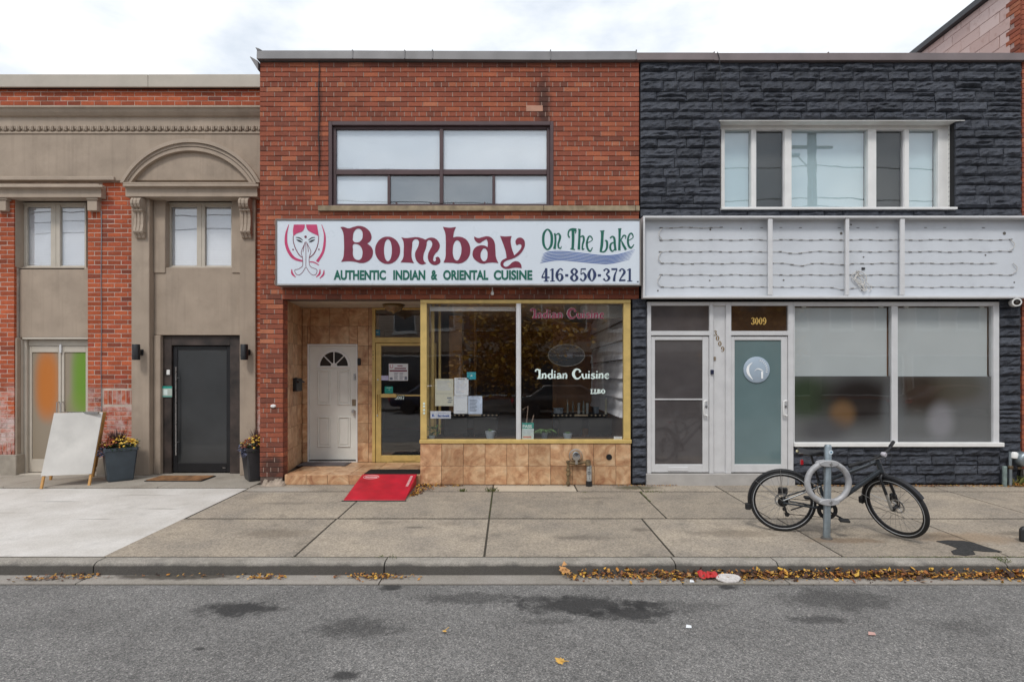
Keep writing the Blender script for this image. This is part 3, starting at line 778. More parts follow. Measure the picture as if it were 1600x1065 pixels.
# pleated white wall panels
for k in range(6):
    mb = MB(); z0 = 1.0 + k*.325; n = 40
    vs = []; fs = []
    for i in range(n+1):
        yy = .55 + (4.2-.55)*i/n
        for q, zz in enumerate((z0, z0+.11, z0+.22, z0+.315)):
            b_ = .075 if i % 2 else .0
            vs.append((XR-.085 - b_*(1, .6, .8, .2)[q] - (.03, .02, .01, 0)[q], yy + (.01 if q % 2 else 0), zz))
    for i in range(n):
        for q in range(3): fs.append((i*4+q, (i+1)*4+q, (i+1)*4+q+1, i*4+q+1))
    mb.add(vs, fs); mb.obj('pleated_wall_panel', M('white_pleated_fabric', (.86, .85, .90), .6), rest, fixn=False)
# ------------------------------------------------------------------ dark stone building
dark = thing('dark_stone_building', 'charcoal painted rough stone building with white framed window and two silver glass doors', 'building', (5.0, 0, 0))
RZT = ZZ(97); RX0 = XX(1000.5); RX1 = 8.015
ux0, ux1, uz0, uz1 = XX(1126), XX(1493), ZZ(325), ZZ(187)
SGT = ZZ(338); SGB = ZZ(466)
dfx0, dfx1 = XX(1010.5), XX(1239)
bx1 = XX(1560)
zb = ZZ(694)
zhead = ZZ(471.5)
mbk = MB()
y0, y1 = .03, .3
mbk.box(RX0, ux0, y0, y1, SGB, RZT); mbk.box(ux1, RX1, y0, y1, SGB, RZT); mbk.box(ux0, ux1, y0, y1, uz1, RZT); mbk.box(ux0, ux1, y0, y1, SGB, uz0)
mbk.box(XX(988), dfx0-.004, y0, y1, 0, SGB); mbk.box(bx1, RX1, y0, y1, 0, SGB); mbk.box(dfx1, bx1, y0, y1, 0, zb-.01); mbk.box(dfx0, bx1, y0, y1, zhead, SGB)
dwall = mbk.obj('wall', M('black_mortar', (.014, .014, .016), .9, var=.3, bump=.4), dark)
def stone(x0, x1, z0, z1, yb=.035):
    w, h = x1-x0, z1-z0
    nx = max(4, min(11, int(w/.042))); nz = 5
    ph = random.uniform(0, 100); prot = random.uniform(.022, .048)
    vs = []; fs = []
    for j in range(nz+1):
        for i in range(nx+1):
            u, v = i/nx, j/nz
            e = min(1, min(u, 1-u)*w/.05) ; ev = min(1, min(v, 1-v)*h/.035)
            nzv = mnoise.noise(Vector((x0*7+u*w*11+ph, z0*9+v*h*22, ph)))
            rg_ = mnoise.noise(Vector((x0*3+u*w*5+ph, z0*4+v*h*40, ph*2)))
            bulge = prot*(.3 + .7*min(e, ev)) + (.026*nzv + .022*rg_ + .012*mnoise.noise(Vector((u*w*34+ph, v*h*60, ph))))*(0.3+.7*min(e, ev)) + .03*(.45-v)*min(ev*1.5, 1)
            dx = (random.uniform(-.006, .006) if 0 < i < nx else 0); dz = random.uniform(-.006, .006)
            if j in (0, nz): dz = .005*mnoise.noise(Vector((x0*5+u*w*14, z0*3+j, ph)))
            vs.append((x0+u*w+dx, yb-.025-max(.004, bulge), z0+v*h+dz))
    for j in range(nz):
        for i in range(nx):
            a = j*(nx+1)+i; fs.append((a, a+1, a+nx+2, a+nx+1))
    b = len(vs)
    rim = [i for i in range(nx+1)] + [(j+1)*(nx+1)-1 for j in range(1, nz+1)] + [nz*(nx+1)+i for i in range(nx-1, -1, -1)] + [j*(nx+1) for j in range(nz-1, 0, -1)]
    for r_ in rim: vs.append((vs[r_][0], yb, vs[r_][2]))
    m_ = len(rim)
    for k in range(m_): fs.append((rim[k], b+k, b+(k+1) % m_, rim[(k+1) % m_]))
    return MB().add(vs, fs).obj('stone', m_stone, dwall, smooth=False, fixn=False)
def stone_area(x0, x1, z0, z1, holes=(), rows=None):
    z = z1
    while z > z0+.03:
        h = random.choice((.15, .16, .155, .13, .165, .12)) if rows is None else rows
        if z-h < z0+.06: h = z-z0
        if h > .24: h *= .5
        c, d = z-h, z
        spans = [(x0, x1)]
        for hx0, hx1, hz0, hz1 in holes:
            ov = min(d, hz1)-max(c, hz0)
            if ov > 0:
                ns = []
                for a, b in spans:
                    if hx1 <= a or hx0 >= b: ns.append((a, b)); continue
                    if hx0 > a: ns.append((a, hx0))
                    if hx1 < b: ns.append((hx1, b))
                spans = ns
        for a, b in spans:
            x = a
            while x < b-.01:
                w = random.uniform(.24, .62)
                if b-(x+w) < .17: w = b-x
                if w > .9: w *= .5
                g_ = .004
                if h > .14 and w > .3 and random.random() < .16:
                    k = random.uniform(.4, .6)
                    stone(x+g_, x+w-g_, c+g_, c+h*k-g_); stone(x+g_, x+w-g_, c+h*k+g_, d-g_)
                else: stone(x+g_, x+w-g_, c+g_, d-g_)
                x += w
        z -= h
# courses aligned to the opening heads
stone_area(RX0, RX1, uz1, RZT); stone_area(RX0, ux0, uz0, uz1); stone_area(ux1, RX1, uz0, uz1); stone_area(RX0, RX1, SGT-.02, uz0-.012)
stone_area(XX(988), dfx0-.004, .012, SGB-.005, rows=.155); stone_area(bx1+.01, RX1-.015, ZZ(706), SGB-.005, rows=.15)
stone_area(dfx1, bx1+.02, .012, zb-.03, rows=.148); stone_area(bx1+.02, XX(1590), .012, ZZ(706), rows=.15)
MB().box(RX0, RX1, .3, 9, RZT-.1, RZT-.03).box(RX1-.2, RX1-.01, .31, 9, 0, RZT-.1).box(RX0+.01, RX1-.2, 8.8, 9, 0, RZT-.1).obj('roof', m_capr, dark)
cs = [XX(993.3), XX(1114), XX(1291), XX(1598), 9.2]
for i, (a, b) in enumerate(zip(cs[:-1], cs[1:])):
    dz_ = (0, -.006, -.004, .006)[i]
    MB().box(a, b-.003, -.07, .3, ZZ(97.5)+dz_, ZZ(86)+dz_).obj('parapet_flashing', m_capr, dark, bevel=.004)
    MB().box(b-.012, b+.004, -.0735, -.05, ZZ(97.5)+dz_, ZZ(84.6)+dz_).obj('flashing_seam', m_capr, dark)
# upper window
uy = .17
ex1 = XX(1480, uy); ex0 = ux0
uzt = ZZ(197, uy)
uw = MB().box(ex0, ex1, uy-.02, uy+.08, uz0, uz0+.04)
uw.box(ex0, ex1, uy-.02, uy+.08, uzt-.06, uzt)
cols = [(1126, 1132), (1173, 1180.5), (1225, 1236), (1355, 1368), (1412, 1419.5), (1464, 1480)]
for a, b in cols: uw.box(max(XX(a, uy), ex0), XX(b, uy), uy-.02-.004*(b-a > 9), uy+.08, uz0+.04, uzt-.06)
uwo = uw.obj('window', m_white, dark, bevel=.005)
MB().box(ex0-.03, ex1+.13, -.03, uy-.021, uzt-.005, uz1-.02).obj('window_head', m_white, uwo, bevel=.004)
MB().box(ex0-.005, ux1-.01, -.06, uy-.021, uz0-.035, uz0+.0).obj('window_sill', m_white, uwo, bevel=.005)
jg = MB()
zz_ = uz0
while zz_ < uzt-.02:
    jg.box(ex1, ex1+.02+random.uniform(0, .015), uy-.05, uy+.05, zz_, zz_+.07); zz_ += .075
tag(jg.obj('caulking', m_white, uwo), kind='stuff')
for i, (a, b) in enumerate(zip(cols[:-1], cols[1:])):
    xa_, xb_ = XX(a[1], uy), XX(b[0], uy)
    MB().box(xa_, xb_, uy+.03, uy+.036, uz0+.04, uzt-.06).obj('pane', m_glass_lo if i in (1, 3) else m_glass_hi, uwo)
    MB().box(xa_-.01, xb_+.01, uy+.12, uy+.13, uz0, uzt).obj('curtain', m_screen_d if i in (1, 3) else m_blindu, uwo)
    if i in (1, 3): MB().frame(xa_+.0, xb_-.0, uz0+.04, uzt-.06, .012, uy+.0, uy+.029).obj('insect_screen_frame', m_alu, uwo)
MB().box(ex0, ux1, uy+.2, uy+.25, uz0-.1, uz1).obj('window_backing', m_screen, uwo)

# door set: silver frame, two doors, transoms, middle panel
fd = MB()
zt1_, zt0_ = ZZ(517), ZZ(524)
fy0, fy1 = -.02, .08
thz = ZZ(739)
def post(a, b, z0=None, z1=None): fd.box(XX(a), XX(b), fy0, fy1, thz if z0 is None else z0, zhead if z1 is None else z1)
post(1011, 1017); post(1108, 1114); post(1134, 1142); post(1231, 1239)
fd.box(XX(1017), XX(1108), fy0, fy1, zhead-.06, zhead); fd.box(XX(1142), XX(1231), fy0, fy1, zhead-.06, zhead); fd.box(XX(1114), XX(1134), fy0, fy1, zhead-.06, zhead)
fd.box(XX(1017), XX(1108), fy0, fy1, zt0_, zt1_); fd.box(XX(1142), XX(1231), fy0, fy1, zt0_, zt1_)
dset = fd.obj('door_frame', m_alu, dark, bevel=.005)
MB().box(XX(1114), XX(1134), .02, .07, thz, zhead-.06).box(XX(1114)+.02, XX(1134)-.02, .012, .02, thz+.02, zhead-.3).obj('middle_panel', m_alu, dset, bevel=.004)
m_film_d = M('smoked_door_film', (.078, .07, .071), .08, spec=.9, coat=1, var=.1)
m_film_t = M('teal_frosted_film', (.135, .20, .21), .12, spec=.9, coat=.8, var=.08, scale=1.5)
m_film_b = M('brown_transom_glass', (.04, .024, .016), .06, spec=1, coat=1)
m_film_g = M('grey_transom_glass', (.075, .065, .065), .12, spec=.5, coat=.5)
MB().box(XX(1017), XX(1108), .02, .03, zt1_, zhead-.06).obj('pane', m_film_g, dset)
MB().box(XX(1142), XX(1231), .02, .03, zt1_, zhead-.06).obj('pane', m_film_b, dset)
for (a, b, film, hx) in ((1017.5, 1107.5, m_film_d, 1098), (1142.5, 1230.5, m_film_t, 1222)):
    d_ = MB(); z0_, z1_ = thz+.015, zt0_-.012
    sw = .06 if a < 1100 else .055
    d_.box(XX(a), XX(a)+sw, .0, .045, z0_, z1_); d_.box(XX(b)-.095, XX(b), .0, .045, z0_, z1_)
    d_.box(XX(a)+sw, XX(b)-.095, .0, .045, z0_, z0_+.125); d_.box(XX(a)+sw, XX(b)-.095, .0, .045, z1_-.06, z1_)
    do = d_.obj('glass_door', m_alu, dset, bevel=.005)
    MB().box(XX(a)+sw, XX(b)-.095, .018, .026, z0_+.125, z1_-.06).obj('pane', film, do)
    zc = ZZ(637)
    MB().tube([(XX(hx)+.05, .0, zc+.115), (XX(hx)+.05, -.05, zc+.115), (XX(hx), -.055, zc+.105), (XX(hx)-.005, -.055, zc), (XX(hx), -.055, zc-.105), (XX(hx)+.05, -.05, zc-.115), (XX(hx)+.05, .0, zc-.115)], .012, 8).obj('handle', m_white, do, smooth=True)
    MB().lathe([(.018, 0), (.018, -.012), (.004, -.013)], (XX(hx)+.055, .0, zc+.02), 'y', 12).obj('lock', m_chrome, do)
    if a < 1100:
        MB().box(XX(1044), XX(1075), -.012, .0, z0_+.02, z0_+.085).obj('letter_slot', m_alu, do, bevel=.004)
        MB().box(XX(a)+sw, XX(b)-.095, .005, .018, ZZ(624.5), ZZ(622.5)).obj('push_bar', m_alu, do)
MB().box(XX(1009), XX(1240), -.05, .2, -.02, thz-.002).obj('door_step', M('step_concrete', (.40, .38, .36), .9, var=.1, bump=.2, dirt=.3), dark, bevel=.006)
# big shop window of the dark building
sw = MB(); wy0, wy1 = -.02, .08
WZ0, WZ1 = ZZ(696), zhead
sw.box(XX(1239.2), bx1, wy0, wy1, WZ1-.065, WZ1); sw.box(XX(1551), bx1, wy0, wy1, WZ0, WZ1-.065); sw.box(XX(1239.2), XX(1241), wy0, wy1, WZ0, WZ1-.065)
sw.box(XX(1393), XX(1402.5), wy0+.01, wy1, WZ0, WZ1-.065)
swo = sw.obj('shop_window', m_alu, dark, bevel=.005)
MB().box(XX(1239.2), XX(1564), -.07, .09, ZZ(697), ZZ(690.5)).obj('window_sill', m_white, swo, bevel=.006)
zbl = ZZ(588)
for a, b in ((1241, 1393), (1402.5, 1551)):
    MB().box(XX(a), XX(b), .02, .026, ZZ(690.5), WZ1-.065).obj('pane', m_glass_lo, swo)
    MB().box(XX(a)+.012, XX(b)-.03, .07, .074, zbl+.02, WZ1-.085).box(XX(a)+.012, XX(b)-.03, .06, .08, zbl, zbl+.02).obj('roller_shade', m_blindr, swo)
    for q in (.12, .92): MB().box(XX(a)*(1-q)+XX(b)*q-.03, XX(a)*(1-q)+XX(b)*q+.03, .05, .09, WZ1-.085, WZ1-.066).obj('shade_bracket', m_white, swo)
# frosted privacy film with soft printed colours on the lower half
def film_mat(name, base, blobs):
    t = NT(name); s = t.n('SeparateXYZ', {'Vector': t.pos()}); c = t.n('RGB').outputs[0]
    c.default_value = (*base, 1)
    for (px, py, rx, rz, k, col) in blobs:
        dx = t.math('DIVIDE', t.math('SUBTRACT', s.outputs['X'], XX(px)), rx*1.2); dz = t.math('DIVIDE', t.math('SUBTRACT', s.outputs['Z'], ZZ(py)), rz*1.2)
        d = t.math('SQRT', t.math('ADD', t.math('MULTIPLY', dx, dx), t.math('MULTIPLY', dz, dz)))
        c = t.mix(t.ramp(d, [(.3, k), (1.0, 0.0)], 'EASE'), c, col)
    return t.bsdf(c, .7, 0, None, .15)
blobs = [(1262, 620, .55, .42, .95, (.035, .055, .025)), (1345, 625, .75, .5, 1, (.02, .014, .012)), (1318, 647, .24, .26, .8, (.22, .12, .05)), (1290, 672, .45, .25, .7, (.06, .055, .06)),
         (1440, 612, .6, .42, .97, (.045, .03, .02)), (1500, 605, .5, .3, .7, (.09, .075, .05)), (1472, 658, .25, .34, .8, (.30, .29, .31)), (1398, 640, .22, .6, .6, (.17, .18, .19)), (1400, 690, 1.6, .14, .3, (.2, .2, .21))]
MB().box(XX(1241)+.004, XX(1393)-.004, .03, .034, ZZ(690.5), zbl+.005).box(XX(1402.5)+.004, XX(1551)-.004, .03, .034, ZZ(690.5), zbl-.002).obj('frosted_film', film_mat('frosted_window_film', (.15, .15, .15), blobs), swo)
# soft film runs over the mullion position too
MB().box(XX(1241), bx1, .12, .2, 0, WZ1).obj('interior_wall', m_intwall, dark)

# ------------------------------------------------------------------ taupe stucco and brick building
LY = .8
def LX(px, y=LY): return XX(px, y)
def LZ(py, y=LY): return ZZ(py, y)
left = thing('stucco_building', 'two storey building of orange brick piers and taupe stucco with arched pediment over black door', 'building', (-6.0, LY, 0))
LX0 = -9.9; LX1 = XL-.02
ztopb = LZ(137)
lw = MB().box(LX0, LX1, LY+.36, LY+.5, 0, ztopb).box(LX0, LX1, LY+.004, LY+.25, LZ(166), ztopb)
lw.box(LX(137)+.006, LX(208)-.006, LY+.004, LY+.25, LZ(705), LZ(283)); lw.box(LX0, LX(22)-.008, LY+.004, LY+.25, LZ(705), LZ(309)); lw.box(LX(401), LX1, LY+.004, LY+.25, .02, LZ(286))
lw.box(LX0, LX(137)+.005, LY+.004, LY+.25, LZ(289), LZ(282))
lwall = lw.obj('wall', m_mortar_left, left)
LC = .0778
lr = brick_rects(LX0, LX1, LZ(164.5), ztopb, [], LC, .228, 0, .0095)
lp = brick_rects(LX(137)+.10+.13, LX(208), LZ(699), LZ(284), [(LX0, LX(208), LZ(632), LZ(609)), (LX0, LX(160), LZ(308), LZ(288))], LC, .228, 0, .0095)
lp2 = brick_rects(LX(137), LX(158.5), LZ(699), LZ(341), [], LC, .235, 0, .0095)
lp3 = brick_rects(LX0, LX(22), LZ(690), LZ(310), [], LC, .228, 0, .0095)
lp4 = brick_rects(LX(401), LX1, .03, LZ(286), [], LC, .228, 0, .0095)
for x0_, x1_, za, zb_ in ((LX(162), LX(208), LZ(631.5), LZ(610)), (LX(137), LX(158), LZ(341), LZ(310)), (LX0, LX(22), LZ(710), LZ(691)), (LX(137), LX(206), LZ(714), LZ(700))):
    x = x0_
    while x < x1_-.03: lr.append((x, min(x+.066, x1_), za, zb_)); x += .076
lay(lr+lp+lp2+lp3+lp4, lwall, LY, m_brick_l, m_brick_l2, 300, jit=.0015, score=lambda q: (1 if q[0] < -8.66 else 0) - (q[1]-q[0]))
# stucco panels and pilasters (plain boxes stepped back in two planes)
def sbx(nm, a, b, c, d, y0, y1, mt=m_stucco, bev=.008): return MB().box(a, b, y0, y1, d, c).obj(nm, mt, left, bevel=bev)
sbx('stucco_frieze', LX0, LX1, LZ(207), LZ(284), LY-.06, LY+.24)
sbx('frieze_moulding', LX0, LX(184), LZ(278.5), LZ(284.5), LY-.10, LY-.061, m_stucco2)
zw0, zw1 = LZ(419.5, LY+.2), LZ(317, LY+.2)
# bay 1 (double door bay)
sbx('stucco_panel', LX(22), LX(137), zw0-.004, LZ(527), LY+.1, LY+.249)
sbx('stucco_jamb', LX(22)-.007, LX(22)+.004, LZ(308), zw0-.003, LY+.02, LY+.249); 
sbx('stucco_jamb', LX(22)-.007, LX(22)+.03, LZ(527.5), .02, LY+.02, LY+.249)
sbx('plinth', LX0, LX(25, LY-.03), LZ(710), 0, LY-.03, LY+.2, m_plinth); sbx('plinth', LX(150, LY-.03), LX(208), LZ(714), 0, LY-.03, LY+.2, m_plinth)
# bay 2 (black door bay)
sbx('pilaster', LX(208), LX(236), LZ(307), .012, LY-.05, LY+.2); sbx('pilaster', LX(376.5), LX(401), LZ(307), .012, LY-.05, LY+.2)
sbx('inner_pilaster', LX(236)+.002, LX(258, LY+.06), LZ(307), zw0-.1, LY+.06, LY+.22); sbx('inner_pilaster', LX(362, LY+.06), LX(376.5)-.002, LZ(307), zw0-.1, LY+.06, LY+.22)
sbx('stucco_panel', LX(236)+.003, LX(376.5)-.003, zw0-.002, LZ(523), LY+.08, LY+.249)
sbx('pilaster_return', LX(236)+.003, LX(247), LZ(523)-.002, .012, LY+.06, LY+.249)
# parapet cap
for a, b in ((LX0, LX(232, LY-.06)), (LX(232, LY-.06)+.004, LX1)):
    MB().box(a, b, LY-.08, LY+.6, LZ(136, LY-.08), LZ(116, LY-.08)).obj('parapet_cap', m_capl, left, bevel=.006)
MB().box(LX0, LX1, LY-.05, LY+.2, LZ(137.5, LY-.05), LZ(136, LY-.08)-.002).obj('cap_drip', m_black, left)
# cornice
def cornice(x0, x1, prof, nm, mt=m_stucco2): return MB().prism_x(prof, x0, x1).obj(nm, mt, left)
yc = LY-.16
pr = [(LY+.2, LZ(165)), (yc-.03, LZ(166, yc)), (yc-.03, LZ(168.5, yc)), (yc+.0, LZ(170, yc)), (yc+.02, LZ(174, yc)), (yc+.06, LZ(178, yc)), (yc+.10, LZ(179.5, yc)), (yc+.10, LZ(194, yc)), (LY+.2, LZ(194))]
cornice(LX0, LX1, pr, 'cornice')
MB().box(LX0, LX1, LY-.045, LY+.2, LZ(207), LZ(194)+.001).obj('dentil_band', m_stucco2, left)
MB().box(LX0, LX1, LY-.075, LY-.0455, LZ(208.5, LY-.075), LZ(206, LY-.075)).obj('dentil_fillet', m_stucco2, left)
dme = MB().box(-.028, .028, -.045, .0, -.042, .042).box(-.012, .012, -.055, -.0455, -.03, .03).mesh('dentil', bevel=.005); dme.materials.append(m_stucco2)
bme = MB().box(-.014, .014, -.03, .0, -.018, .018).mesh('dentil_bead', bevel=.004); bme.materials.append(m_stucco2)
zc_ = LZ(200.3, LY-.08)
x = LX(3)
i = 0
while x < LX1-.03:
    o = bpy.data.objects.new('dentil', dme); link(o, left); o.location = Vector((x, LY-.046, zc_)) - wl(left)
    o = bpy.data.objects.new('dentil_bead', bme); link(o, left); o.location = Vector((x+.0565, LY-.046, zc_+.008)) - wl(left)
    x += .1133
# arched pediment
ya = LY-.16
def arc_pt(t, u):
    hw = 109.5-17*t; rise = 68.5-18.5*t; Rr = (hw*hw+rise*rise)/(2*rise); cy = (285-rise)+Rr
    a0 = math.asin(min(1, hw/Rr)); a = a0*u
    return (296.6+Rr*math.sin(a), cy-Rr*math.cos(a))
def arch_ring(t0, t1, y_, nm):
    n = 40; mb = MB(); sec = []
    for i in range(n+1):
        u = -1+2*i/n
        p, q = arc_pt(t0, u), arc_pt(t1, u)
        P, Q = (XX(p[0], y_), ZZ(p[1], y_)), (XX(q[0], y_), ZZ(q[1], y_))
        sec.append([(P[0], y_, P[1]), (Q[0], y_, Q[1]), (Q[0], LY-.05, Q[1]), (P[0], LY-.05, P[1])])
    vs = [p for s_ in sec for p in s_]; fs = []
    for i in range(n):
        for k in range(4): fs.append((i*4+k, i*4+(k+1) % 4, (i+1)*4+(k+1) % 4, (i+1)*4+k))
    fs += [(0, 1, 2, 3), (n*4+3, n*4+2, n*4+1, n*4)]
    return mb.add(vs, fs).obj(nm, m_stucco2, left, bevel=0, smooth=True)
for t0, t1, d_ in ((0, .30, .17), (.30, .38, .12), (.38, .62, .14), (.62, .68, .11), (.68, 1.0, .125)): arch_ring(t0, t1+.001, LY-d_, 'arch_moulding')
# pediment base and window lintels
def lintel(a, b, z0, z1, z2, y_, nm):
    MB().prism_x([(LY+.1, ZZ(z0, y_)), (y_-.06, ZZ(z0, y_)), (y_-.06, ZZ(z0+2, y_)), (y_-.02, ZZ(z1-2, y_)), (y_, ZZ(z1, y_)), (y_, ZZ(z2, y_)), (LY+.1, ZZ(z2, y_))], XX(a, y_), XX(b, y_)).obj(nm, m_stucco2, left)
lintel(196, 402, 286.5, 295, 307, LY-.16, 'pediment_base')
MB().box(XX(192, LY-.22), XX(404.5, LY-.22), LY-.23, LY-.1, ZZ(291.5, LY-.22), ZZ(287.5, LY-.22)).obj('pediment_crown', m_stucco2, left, bevel=.006)
lintel(-90, 158, 289, 296.5, 308, LY-.12, 'window_lintel')
MB().box(XX(-90, LY-.18), XX(160.5, LY-.18), LY-.19, LY-.1, ZZ(293, LY-.18), ZZ(289, LY-.18)).obj('lintel_crown', m_stucco2, left, bevel=.006)
for a, b in ((134.5, 152.5), (-7, 10)):
    MB().box(XX(a, LY-.1), XX(b, LY-.1), LY-.1, LY+.02, ZZ(312, LY-.1), ZZ(307.6, LY-.12)).box(XX(a+1.5, LY-.08), XX(b-1, LY-.08), LY-.08, LY+.02, ZZ(329, LY-.08), ZZ(312, LY-.1)).obj('lintel_block', m_stucco2, left, bevel=.006)
# scroll brackets
def scroll(px0, px1):
    ys = LY-.05; yv = ys-.1
    Zs = lambda py: ZZ(py, yv)
    prof = []
    for k in range(9):
        a = R(90)+R(230)*k/8; prof.append((ys-.085+.062*math.cos(a), Zs(317)+.085*math.sin(a)*.95))
    prof = [(ys, Zs(308.5)), (ys-.07, Zs(308.5)), (ys-.13, Zs(310)), (ys-.165, Zs(314)), (ys-.17, Zs(319)), (ys-.145, Zs(324)), (ys-.10, Zs(326)), (ys-.10, Zs(329)), (ys-.075, Zs(331)), (ys-.06, Zs(340)),
            (ys-.065, Zs(350)), (ys-.085, Zs(358)), (ys-.095, Zs(361)), (ys-.075, Zs(364)), (ys-.05, Zs(366)), (ys-.03, Zs(370)), (ys, Zs(371))]
    a, b = XX(px0, yv), XX(px1, yv); w = b-a
    s_ = MB().prism_x(prof, a, b).obj('scroll_bracket', m_stucco2, left, bevel=.004)
    p2 = [(p[0]-.012 if p[0] < ys-.01 else p[0], p[1]-(.004 if i < 6 else 0)) for i, p in enumerate(prof)]
    for q0, q1 in ((0, .26), (.38, .62), (.74, 1)): MB().prism_x(p2, a+w*q0+.001, a+w*q1-.001).obj('bracket_rib', m_stucco2, s_, bevel=.003)
    MB().box(a-.008, b+.008, ys-.12, ys, Zs(329.5), Zs(327.5)).box(a-.006, b+.006, ys-.10, ys, Zs(362.5), Zs(360)).obj('bracket_band', m_stucco2, s_, bevel=.003)
scroll(207.5, 222.5); scroll(375, 390.5)
# casement windows with slatted blinds
def casement(px0, px1, cuts):
    y_ = LY+.2
    a, b = XX(px0, y_), XX(px1, y_)
    w_ = MB().frame(a, b, zw0, zw1, .03, y_-.03, y_+.05)
    xm_ = [XX(c, y_) for c in cuts]       # glass edges: l0 l1 r0 r1
    z0_, z1_ = zw0+.05, zw1-.07
    w_.box(a+.03, xm_[0], y_-.01, y_+.04, zw0+.03, zw1-.03); w_.box(xm_[1], xm_[2], y_-.02, y_+.04, zw0+.03, zw1-.03); w_.box(xm_[3], b-.03, y_-.01, y_+.04, zw0+.03, zw1-.03)
    for k in (0, 2): w_.box(xm_[k], xm_[k+1], y_-.01, y_+.04, zw0+.03, z0_); w_.box(xm_[k], xm_[k+1], y_-.01, y_+.04, z1_, zw1-.03)
    wo_ = w_.obj('window', m_beigefr, left, bevel=.004)
    m1 = (xm_[1]+xm_[2])/2
    MB().box(m1-.012, m1+.012, y_-.026, y_-.0195, zw0+.03, zw1-.03).obj('meeting_stile', m_beigefr, wo_)
    for k in (0, 2):
        MB().box(xm_[k], xm_[k+1], y_+.01, y_+.016, z0_, z1_).obj('pane', m_glass_hi, wo_)
        bl = MB(); z = z0_
        while z < z1_:
            bl.quad((xm_[k]-.03, y_+.042, z), (xm_[k+1]+.03, y_+.042, z), (xm_[k+1]+.03, y_+.058, z+.031), (xm_[k]-.03, y_+.058, z+.031)); z += .029
        bl.obj('slatted_blind', m_blind, wo_, fixn=False)
    MB().box(a, b, y_+.08, y_+.1, zw0, zw1).obj('window_backing', m_blind, wo_)
    MB().box(a-.02, b+.02, y_-.1, y_+.04, zw0-.03, zw0-.001).obj('window_sill', m_stucco2, wo_)
casement(35, 136.5, (42.5, 80.5, 95, 134.5))
casement(261, 365, (267.5, 308.5, 321, 362.5))
# double door of bay 1
ydr = LY+.22
dz1_ = LZ(530, LY+.12)
MB().box(LX(22)+.032, XX(33, LY+.12)+.02, LY+.1, LY+.248, .02, dz1_).box(LX(22)+.052, LX(137), LY+.1, LY+.14, dz1_-.0, dz1_+.04).obj('door_casing', m_beigefr, left, bevel=.005)
dd = MB(); xa_ = XX(47, ydr)
z1d = ZZ(540, ydr)
dd.box(XX(33, LY+.12)+.022, xa_-.004, LY+.15, LY+.249, .02, dz1_-.002).box(xa_-.002, LX(137)-.001, ydr-.03, ydr+.028, z1d, dz1_-.002)
dd.box(LX(22)+.055, LX(137), LY+.02, LY+.24, .0, .02)
ddo = dd.obj('double_door', m_beigefr, left, bevel=.004)
film_l = None
def film_mat2(name, base, blobs, y_):
    t = NT(name); s = t.n('SeparateXYZ', {'Vector': t.pos()}); c = t.n('RGB').outputs[0]; c.default_value = (*base, 1)
    for (px, py, rx, rz, k, col) in blobs:
        dx = t.math('DIVIDE', t.math('SUBTRACT', s.outputs['X'], XX(px, y_)), rx); dz = t.math('DIVIDE', t.math('SUBTRACT', s.outputs['Z'], ZZ(py, y_)), rz)
        d = t.math('ADD', t.math('POWER', t.math('ABSOLUTE', dx), 2.2), t.math('POWER', t.math('ABSOLUTE', dz), 3))
        c = t.mix(t.ramp(d, [(0, k), (1.1, 0.0)], 'EASE'), c, col)
    return t.bsdf(c, .5, 0, None, .3)
m_lf = film_mat2('printed_door_film', (.30, .25, .19), [(74, 600, .27, .75, 1, (.50, .17, .035)), (131, 590, .27, .8, 1, (.15, .29, .035)), (122, 640, .25, .4, .4, (.2, .3, .05))], ydr)
for a, b in ((47, 96.5), (97.5, 139)):
    xa, xb = XX(a, ydr), min(XX(b, ydr), LX(137)+.02)
    lf = MB().frame(xa, xb, .03, z1d-.004, .045, ydr-.02, ydr+.025, wb=.22, wt_=.11).obj('door_leaf', m_beigefr, ddo, bevel=.004)
    MB().box(xa+.045, xb-.045, ydr-.002, ydr+.006, .25, z1d-.114).obj('pane', m_lf, lf)
    hx = xb-.03 if a < 60 else xa+.03
    MB().tube([(hx, ydr-.02, 1.25), (hx, ydr-.07, 1.24), (hx, ydr-.07, .98), (hx, ydr-.02, .97)], .009, 6).obj('pull_handle', m_steel, lf)
MB().box(XX(96, ydr), XX(99, ydr), ydr-.05, ydr-.021, ZZ(551, ydr), ZZ(538, ydr)).obj('door_closer', m_alu, ddo)
# black door set of bay 2
yb = LY+.18
bx0, bx1_ = LX(247), LX(374.5)
zbt = LZ(523.5)
bw_ = MB().box(bx0, XX(270, yb), yb-.04, yb+.069, .012, zbt-.004).box(XX(361, yb), LX(376.5)-.004, yb-.04, yb+.069, .012, zbt-.004).box(XX(270, yb), XX(361, yb), yb-.04, yb+.069, ZZ(539.5, yb), zbt-.004)
bdo = bw_.obj('black_door', m_blackwood, left, bevel=.004)
b0, b1 = XX(270.5, yb), XX(360.5, yb); bz1 = ZZ(540.5, yb)
MB().frame(b0, b1, .03, bz1, .075, yb, yb+.05, wb=.16, wt_=.06).obj('door_leaf', m_black, bdo, bevel=.004)
def frost():
    t = NT('black_frosted_glass')
    c = t.ramp(t.noise(1.6, 5, .6), [(.3, (.016, .018, .02)), (.7, (.032, .035, .038))])
    return t.bsdf(c, .36, .0, None, .9, .35)
MB().box(b0+.075, b1-.075, yb+.015, yb+.025, .19, bz1-.06).obj('pane', frost(), bdo)
xh = XX(275.5, yb-.05)
